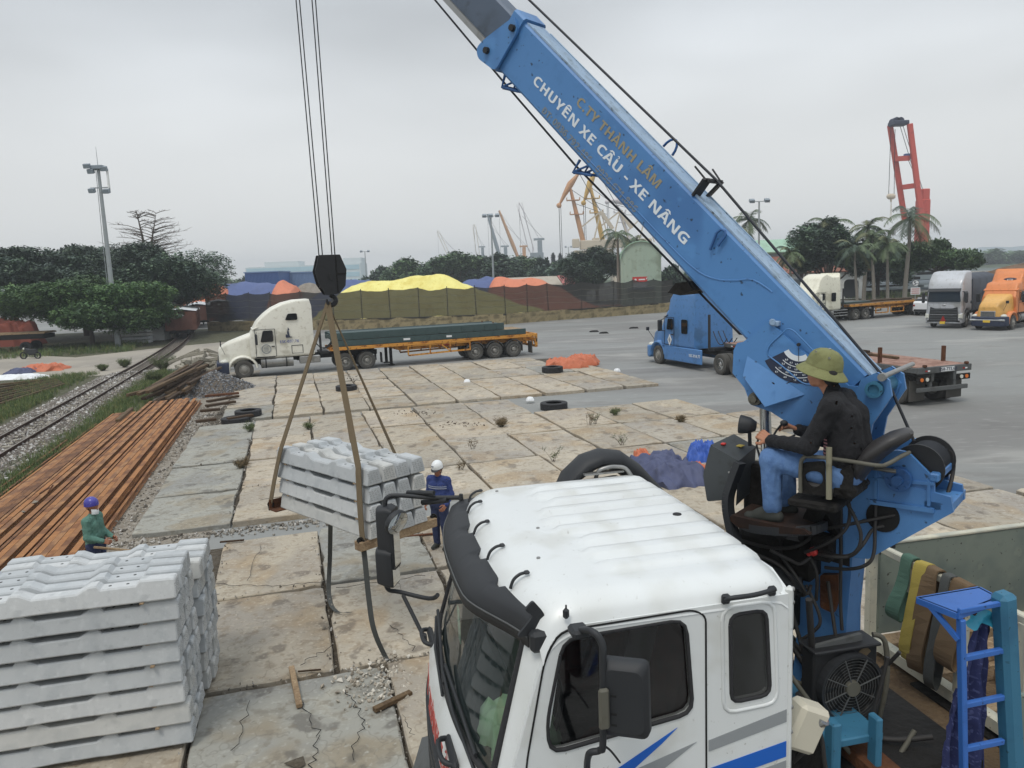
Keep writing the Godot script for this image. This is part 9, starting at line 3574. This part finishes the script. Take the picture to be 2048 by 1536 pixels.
func hand_bones(w: Vector3,d: Vector3,n: Vector3,thumb: float,curl: float) -> Array:
	# w wrist,d along the hand,n out of the back of the hand; thumb is the side (+1 or -1)
	d=d.normalized()
	n=(n - d*n.dot(d)).normalized()
	var s:=d.cross(n).normalized()*thumb
	var o:=[]
	var len:=[0.072,0.080,0.074,0.058]
	for i in 4:
		var k:=0.030 - i*0.020
		var kn:=w+d*0.092+s*k - d*absf(k)*0.12
		o.append([w+d*0.015+s*k*0.7,kn,0.015,0.0125])
		var dir:=(d*cos(curl*0.6) - n*sin(curl*0.6)+s*k*0.6).normalized()
		var p:=kn
		for j in 3:
			var l: float=len[i]*[0.48,0.30,0.24][j]
			var q:=p+dir*l
			o.append([p,q,0.0098 - 0.001*j,0.0092 - 0.001*j])
			p=q
			dir=(dir - n.rotated(s,0.0)*0.0).rotated(d.cross(n).normalized(),-curl*0.55).normalized()
	var t0:=w+d*0.028+s*0.026
	var t1:=t0+(d*0.6+s*0.75 - n*0.2).normalized()*0.042
	var t2:=t1+(d*0.85+s*0.25 - n*(0.3+curl*0.25)).normalized()*0.032
	var t3:=t2+(d*0.9 - s*0.1 - n*(0.3+curl*0.4)).normalized()*0.026
	o.append([t0,t1,0.015,0.0115]); o.append([t1,t2,0.0115,0.0105]); o.append([t2,t3,0.0105,0.009])
	return o
func person_parts(t: Node3D,J: Dictionary,top: Material,legs: Material,skin: Material,seat: float):
	# J holds the joints; body (one skin mesh),shirt and trousers over it
	var lz: Vector3=J.left
	var b:=MB.new()
	var bones:=[[J.neck,J.head - (J.up as Vector3)*0.07,0.052,0.05],[J.pelvis,J.chest,0.07,0.075],[J.chest,J.neck,0.06,0.05]]
	for s in ["l","r"]:
		bones.append([J["sh_"+s],J["el_"+s],0.034,0.03]); bones.append([J["el_"+s],J["wr_"+s],0.032,0.026])
		bones.append([J["hip_"+s],J["kn_"+s],0.06,0.045]); bones.append([J["kn_"+s],J["an_"+s],0.045,0.036])
		bones.append([J.chest+(J["sh_"+s] - J.chest)*0.3,J["sh_"+s],0.04,0.034])
	sdf_body(bones,0.013,0.03,0.0,1.0,1,b)
	sdf_body(head_bones(J.head,J.face,J.up)+[[J.head - (J.up as Vector3)*0.06,J.neck,0.05,0.05]],0.0045,0.022,0.0,1.0,1,b)
	for s in ["l","r"]:
		sdf_body(hand_bones(J["wr_"+s],J["hd_"+s],J["hn_"+s],J["th_"+s],J["cu_"+s])+[[J["wr_"+s],J["wr_"+s].lerp(J["el_"+s],0.25),0.025,0.03]],0.0035,0.007,0.0,1.0,1,b)
	obj("body",b,skin,t)
	bones=[]
	for q in [-1.0,1.0]:
		bones.append([J.pelvis+lz*q*0.075+(J.up as Vector3)*0.02,J.waist+lz*q*0.075,0.115,0.112])
		bones.append([J.waist+lz*q*0.075,J.chest+lz*q*0.085,0.115,0.118])
		bones.append([J.chest+lz*q*0.08,J.chest.lerp(J.neck,0.6)+lz*q*0.05,0.11,0.075])
	bones.append([J.neck - (J.neck - J.chest).normalized()*0.03,J.neck+(J.head - J.neck).normalized()*0.012,0.064,0.06])
	for s in ["l","r"]:
		bones.append([J.chest.lerp(J["sh_"+s],0.55)+(J.neck - J.chest)*0.35,J["sh_"+s],0.075,0.072])
		bones.append([J["sh_"+s],J["el_"+s],0.074,0.058])
		bones.append([J["el_"+s],J["el_"+s].lerp(J["wr_"+s],J.get("sleeve",0.93)),0.060,0.045])
	obj("shirt",sdf_body(bones,0.010,0.035,0.007,13.0,7),top,t)
	bones=[]
	bones.append([J.hip_l,J.hip_r,0.125,0.125])
	for s in ["l","r"]:
		bones.append([J["hip_"+s],J["kn_"+s],0.108,0.078])
		bones.append([J["kn_"+s],J["kn_"+s].lerp(J["an_"+s],0.94),0.080,0.066])
	obj("trousers",sdf_body(bones,0.010,0.03,0.006,12.0,9),legs,t)
	for s in ["l","r"]:
		var an: Vector3=J["an_"+s]
		var toe: Vector3=J["to_"+s]
		var dd:=(toe - an)
		dd -= (J.up as Vector3)*dd.dot(J.up)
		var so:=sdf_body([[an - dd.normalized()*0.045 - (J.up as Vector3)*0.045,toe,0.042,0.036],[an,an - (J.up as Vector3)*0.05,0.045,0.045],[an,toe.lerp(an,0.4),0.042,0.036]],0.009,0.02)
		obj("shoe",so,M.shoe,t)
func face_details(t: Node3D,J: Dictionary):
	var up: Vector3=J.up
	var f: Vector3=J.face
	f=(f - up*f.dot(up)).normalized()
	var s:=f.cross(up).normalized()
	var b:=MB.new()
	for q in [-0.032,0.032]: b.ball(J.head+f*0.083+up*-0.002+s*q,Vector3(0.012,0.006,0.012),8,6)
	obj("eyes",b,M.hair,t)
	b=MB.new()
	b.bar(J.head+f*0.098 - up*0.062 - s*0.022,J.head+f*0.098 - up*0.062+s*0.022,0.006,0.006)
	obj("mouth",b,mat("lips",S(122,70,62),0.7),t)
func helmet(t: Node3D,c: Vector3,f: Vector3,up: Vector3,m: Material,peak: bool,called:="helmet") -> Node3D:
	f=(f - up*f.dot(up)).normalized()
	var s:=f.cross(up).normalized()
	var b:=MB.new()
	var rows:=[]
	for j in 9:
		var ph:=PI/2*j/8.0
		var row:=[]
		for i in 25:
			var a:=TAU*i/24
			var r:=sin(ph)
			var y:=cos(ph)*0.118
			if j==8: y=-0.03 - 0.02*(0.5 - 0.5*cos(a))
			row.append(c+f*cos(a)*r*0.128+s*sin(a)*r*0.108+up*(y+0.03) - f*0.01)
		rows.append(row)
	b.grid(rows,3)
	var h:=obj(called,b,m,t)
	if peak:
		b=MB.new()
		rows=[]
		for j in 4:
			var row:=[]
			for i in 13:
				var a:=lerpf(-1.15,1.15,i/12.0)
				var k:=j/3.0*0.055*cos(a*1.1)
				row.append(c+f*(cos(a)*0.118+k)+s*sin(a)*0.108+up*(0.005 - k*0.35))
			rows.append(row)
		b.grid(rows,3)
		obj("helmet_peak",b,M.black_plastic,h)
		b=MB.new()
		var rim:=[]
		for i in 25:
			var a:=TAU*i/24
			rim.append(c+f*cos(a)*0.128+s*sin(a)*0.108+up*(-0.0 - 0.02*(0.5 - 0.5*cos(a))) - f*0.01)
		b.tube(rim,0.007,5,false)
		obj("helmet_rim",b,M.black_plastic,h)
	b=MB.new()
	for q in [-1,1]:
		b.tube([c+s*q*0.1+f*0.0 - up*0.0,c+s*q*0.085+f*0.01 - up*0.08,c+f*0.055 - up*0.122+s*q*0.01],0.006,4)
	obj("chin_strap",b,M.black_plastic,h)
	return h
func standing(called: String,label: String,at: Vector3,face: Vector3,tall: float) -> Array:
	# joints of a standing person; z local is forward,x local to the person's left
	face.y=0
	face=face.normalized()
	var B:=Basis(Vector3.UP.cross(face),Vector3.UP,face).scaled(Vector3.ONE)
	var t:=thing(called,label,"person",at,B)
	var k:=tall/1.70
	var J:={"left": Vector3(1,0,0),"up": Vector3.UP,"face": Vector3(0,0,1),"pelvis": Vector3(0,0.92,-0.01),"waist": Vector3(0,1.08,0),"chest": Vector3(0,1.27,-0.01),"neck": Vector3(0,1.43,-0.015),"head": Vector3(0,1.585,0.01)}
	for q in [["l",1.0],["r",-1.0]]:
		var s: float=q[1]
		J["sh_"+q[0]]=Vector3(s*0.185,1.375,-0.015)
		J["el_"+q[0]]=Vector3(s*0.25,1.10,-0.03)
		J["wr_"+q[0]]=Vector3(s*0.22,0.92,0.14)
		J["hd_"+q[0]]=Vector3(-s*0.2,-0.5,0.8)
		J["hn_"+q[0]]=Vector3(s*0.9,0.3,0.1)
		J["th_"+q[0]]=s
		J["cu_"+q[0]]=0.7
		J["hip_"+q[0]]=Vector3(s*0.085,0.9,0)
		J["kn_"+q[0]]=Vector3(s*0.10,0.49,0.02)
		J["an_"+q[0]]=Vector3(s*0.11,0.085,-0.01)
		J["to_"+q[0]]=Vector3(s*0.125,0.035,0.14)
	for key in J:
		if J[key] is Vector3 and key.length()>=4 and not key in ["left","face"] and not key.begins_with("hd_") and not key.begins_with("hn_"): J[key]=J[key]*k
	return [t,J]
func build_people():
	rng.seed=900
	build_operator()
	# worker in blue behind the slung pack
	var at:=at_x(884,14.2,0.0)
	var r:=standing("person","person in blue work shirt and white safety helmet beside the slung sleepers",at,Vector3(-0.42,0,0.9),1.68)
	var t: Node3D=r[0]
	var J: Dictionary=r[1]
	J.face=Vector3(0.1,-0.3,1)
	J.up=Vector3(0,1,0.24).normalized()
	var keep: Vector3=J.up
	person_parts(t,J,M.work_blue,M.navy_cloth,M.skin_tan,0)
	J.up=keep
	face_details(t,J)
	helmet(t,J.head+J.up*0.035,J.face,J.up,M.helmet_white,true)
	var b:=MB.new()
	for q in [0.0,1.0]:
		var ring:=[]
		for i in 25:
			var a:=PI*(i/24.0) - PI
			ring.append(Vector3(cos(a)*0.222,J.chest.y - 0.035+q*0.035,-sin(a)*0.142 - 0.01))
		if q==0.0: b.X=Transform3D()
		for i in 24: b.bar(ring[i],ring[i+1],0.004,0.016)
	obj("reflective_band",b,mat("band_grey",S(150,158,176),0.5),t)
	b=MB.new()
	b.box(J.head+J.up*0.085+Vector3(-0.03,0,0.112),Vector3(0.05,0.014,0.006),0,Basis(Vector3.RIGHT,-0.5))
	obj("helmet_marking",b,M.lettering_dark,t)
	# worker in green by the rails
	at=at_x(204,12.9,-0.1)
	r=standing("person","person in green shirt and purple helmet with face mask beside the rusty rails",at,Vector3(0.97,0,0.0),1.69)
	t=r[0]
	J=r[1]
	J.face=Vector3(-0.28,-0.18,1)
	J.el_r=Vector3(-0.24,1.09,0.0); J.wr_r=Vector3(-0.17,1.0,0.23); J.hd_r=Vector3(0.15,-0.25,1); J.hn_r=Vector3(-0.9,0.3,0); J.cu_r=1.3
	J.el_l=Vector3(0.25,1.1,-0.02); J.wr_l=Vector3(0.12,0.97,0.24); J.hd_l=Vector3(-0.3,-0.1,1); J.cu_l=1.2
	person_parts(t,J,M.work_green,M.navy_cloth,M.skin_tan,0)
	face_details(t,J)
	var hm:=helmet(t,J.head+J.up*0.035,J.face,J.up,M.helmet_purple,false)
	var f: Vector3=J.face.normalized()
	var s:=f.cross(Vector3.UP).normalized()
	b=MB.new()
	var rows:=[]
	for j in 5:
		var row:=[]
		for i in 9:
			var a:=lerpf(-0.3,0.95,i/8.0)
			var ph:=lerpf(0.25,1.25,j/4.0)
			row.append(J.head+Vector3(0,0.065,0) - f*0.01+f*cos(a)*sin(ph)*0.131 - s*sin(a)*sin(ph)*-0.111+Vector3(0,cos(ph)*0.121,0))
		rows.append(row)
	b.grid(rows,3)
	obj("helmet_panel",b,mat("helmet_lilac",S(176,172,208),0.3),hm)
	b=MB.new()
	rows=[]
	for j in 6:
		var row:=[]
		for i in 9:
			var a:=lerpf(-1.2,1.2,i/8.0)
			var y:=lerpf(-0.105,-0.015,j/5.0)
			row.append(J.head+f*(cos(a)*0.108+0.008*sin(PI*j/5.0))+s*sin(a)*0.075+Vector3(0,y,0))
		rows.append(row)
	b.grid(rows,3)
	obj("face_mask",b,M.mask_white,t)
	var a0: Vector3=t.transform*(J.wr_r+Vector3(0.02,-0.02,0.07))
	plank("wooden_bar","short wooden bar held by the worker in green","stick",a0 - (t.basis*Vector3(0.1,0.05,0.2)),a0+t.basis*Vector3(-0.05,-0.16,0.42),0.035,0.035,M.wood)
func build_operator():
	var t:=thing("person","person in black shirt and jeans with olive sun helmet on the crane seat","person",crane_at,crane_b)
	var zc:=0.5
	var J:={"left": Vector3(0,0,1),"up": Vector3(0.10,1,0).normalized(),"face": Vector3(-1,-0.12,-0.05),
		"pelvis": K(1692,935,zc),"waist": K(1700,893,zc),"chest": K(1692,835,zc),"neck": K(1664,783,zc),"head": K(1648,741,zc)}
	J.sh_l=K(1680,808,zc)+Vector3(0,0,0.18); J.sh_r=K(1672,806,zc)+Vector3(0,0,-0.18)
	J.el_l=K(1616,893,0.74); J.wr_l=K(1541,881,0.64)
	J.el_r=K(1648,876,0.28); J.wr_r=K(1597,860,0.34)
	J.hd_l=K(1512,862,0.60) - J.wr_l; J.hn_l=Vector3(0.1,0.55,0.8); J.th_l=-1.0; J.cu_l=1.1
	J.hd_r=K(1568,846,0.38) - J.wr_r; J.hn_r=Vector3(0.1,0.9,-0.2); J.th_r=1.0; J.cu_r=1.2
	J.hip_l=K(1690,944,zc)+Vector3(0,0,0.085); J.hip_r=K(1690,944,zc)+Vector3(0,0,-0.085)
	J.kn_l=K(1543,918,0.64); J.an_l=K(1545,1018,0.64); J.to_l=K(1498,1031,0.64)
	J.kn_r=K(1568,912,0.36); J.an_r=K(1575,1005,0.36); J.to_r=K(1530,1020,0.36)
	J.sleeve=0.97
	person_parts(t,J,M.black_cloth,M.denim,M.skin,1)
	face_details(t,J)
	var hb: Vector3=J.head
	var b:=sdf_body([[hb+Vector3(0.055,-0.02,-0.05),hb+Vector3(0.055,-0.02,0.05),0.055,0.055],[hb+Vector3(0.06,-0.06,-0.03),hb+Vector3(0.06,-0.06,0.03),0.042,0.042]],0.006,0.02)
	obj("hair",b,M.hair,t)
	# sun helmet
	var hc:=K(1648,733,zc)
	var up:=Vector3(0.30,1,0).normalized()
	var T:=Transform3D(Basis(Vector3(0,0,1),Vector3(up.y,-up.x,0),up),hc)
	T.basis=Basis(Vector3(up.y,-up.x,0),Vector3(0,0,-1),up)
	b=MB.new()
	var prof:=[[0.001,0.128],[0.03,0.126],[0.062,0.116],[0.09,0.095],[0.106,0.065],[0.114,0.03],[0.118,0.004]]
	var rows:=[]
	for q in prof:
		var row:=[]
		for i in 33:
			var a:=TAU*i/32
			row.append(T*Vector3(q[0]*cos(a)*1.08,q[0]*sin(a)*0.96,q[1]))
		rows.append(row)
	b.grid(rows,3,true)
	var he:=obj("sun_helmet",b,M.pith_green,t)
	b=MB.new()
	rows=[]
	for q in [[0.117,0.006],[0.124,-0.002],[0.147,-0.024],[0.170,-0.046],[0.1725,-0.052],[0.167,-0.051],[0.142,-0.032],[0.112,-0.006]]:
		var row:=[]
		for i in 33:
			var a:=TAU*i/32
			row.append(T*Vector3(q[0]*cos(a)*1.04,q[0]*sin(a)*0.96,q[1] - 0.004*absf(sin(a))))
		rows.append(row)
	b.grid(rows,3,true)
	obj("helmet_brim",b,M.pith_green,he)
	b=MB.new()
	for q in [[1632,703],[1659,716]]:
		var e:=K(q[0],q[1],zc+0.09)
		b.lathe([Vector2(0.004,0),Vector2(0.0075,0),Vector2(0.0075,0.006),Vector2(0.004,0.006)],Transform3D(Basis(),e),10,-1)
	b.ball(T*Vector3(0,0,0.128),Vector3(0.012,0.008,0.012),8,6)
	obj("helmet_eyelets",b,M.steel,he)
	# striped shirt that shows under the open jacket,and the watch
	var im:=Image.create(8,64,false,Image.FORMAT_RGB8)
	for y in 64:
		for x in 8: im.set_pixel(x,y,S(190,136,138) if (y/16) % 2==0 else S(34,30,38))
	var sm:=mat("striped_cloth",Color.WHITE,0.9,0,ImageTexture.create_from_image(im),22.0)
	b=sdf_body([[K(1662,858,0.60),K(1664,905,0.60),0.045,0.055],[K(1668,905,0.60),K(1672,930,0.58),0.06,0.06]],0.008,0.02)
	obj("striped_shirt",b,sm,t)
	b=MB.new()
	var wr: Vector3=J.wr_l
	var wd: Vector3=(J.el_l - J.wr_l).normalized()
	b.cyl(wr+wd*0.012,wr+wd*0.04,0.034,0.036,16)
	obj("wrist_watch",b,M.plate_white,t)
	b=MB.new()
	b.tube([K(1545,1000,0.64),K(1545,1012,0.64)],0.055,12)
	obj("sock",b,M.black_cloth,t)
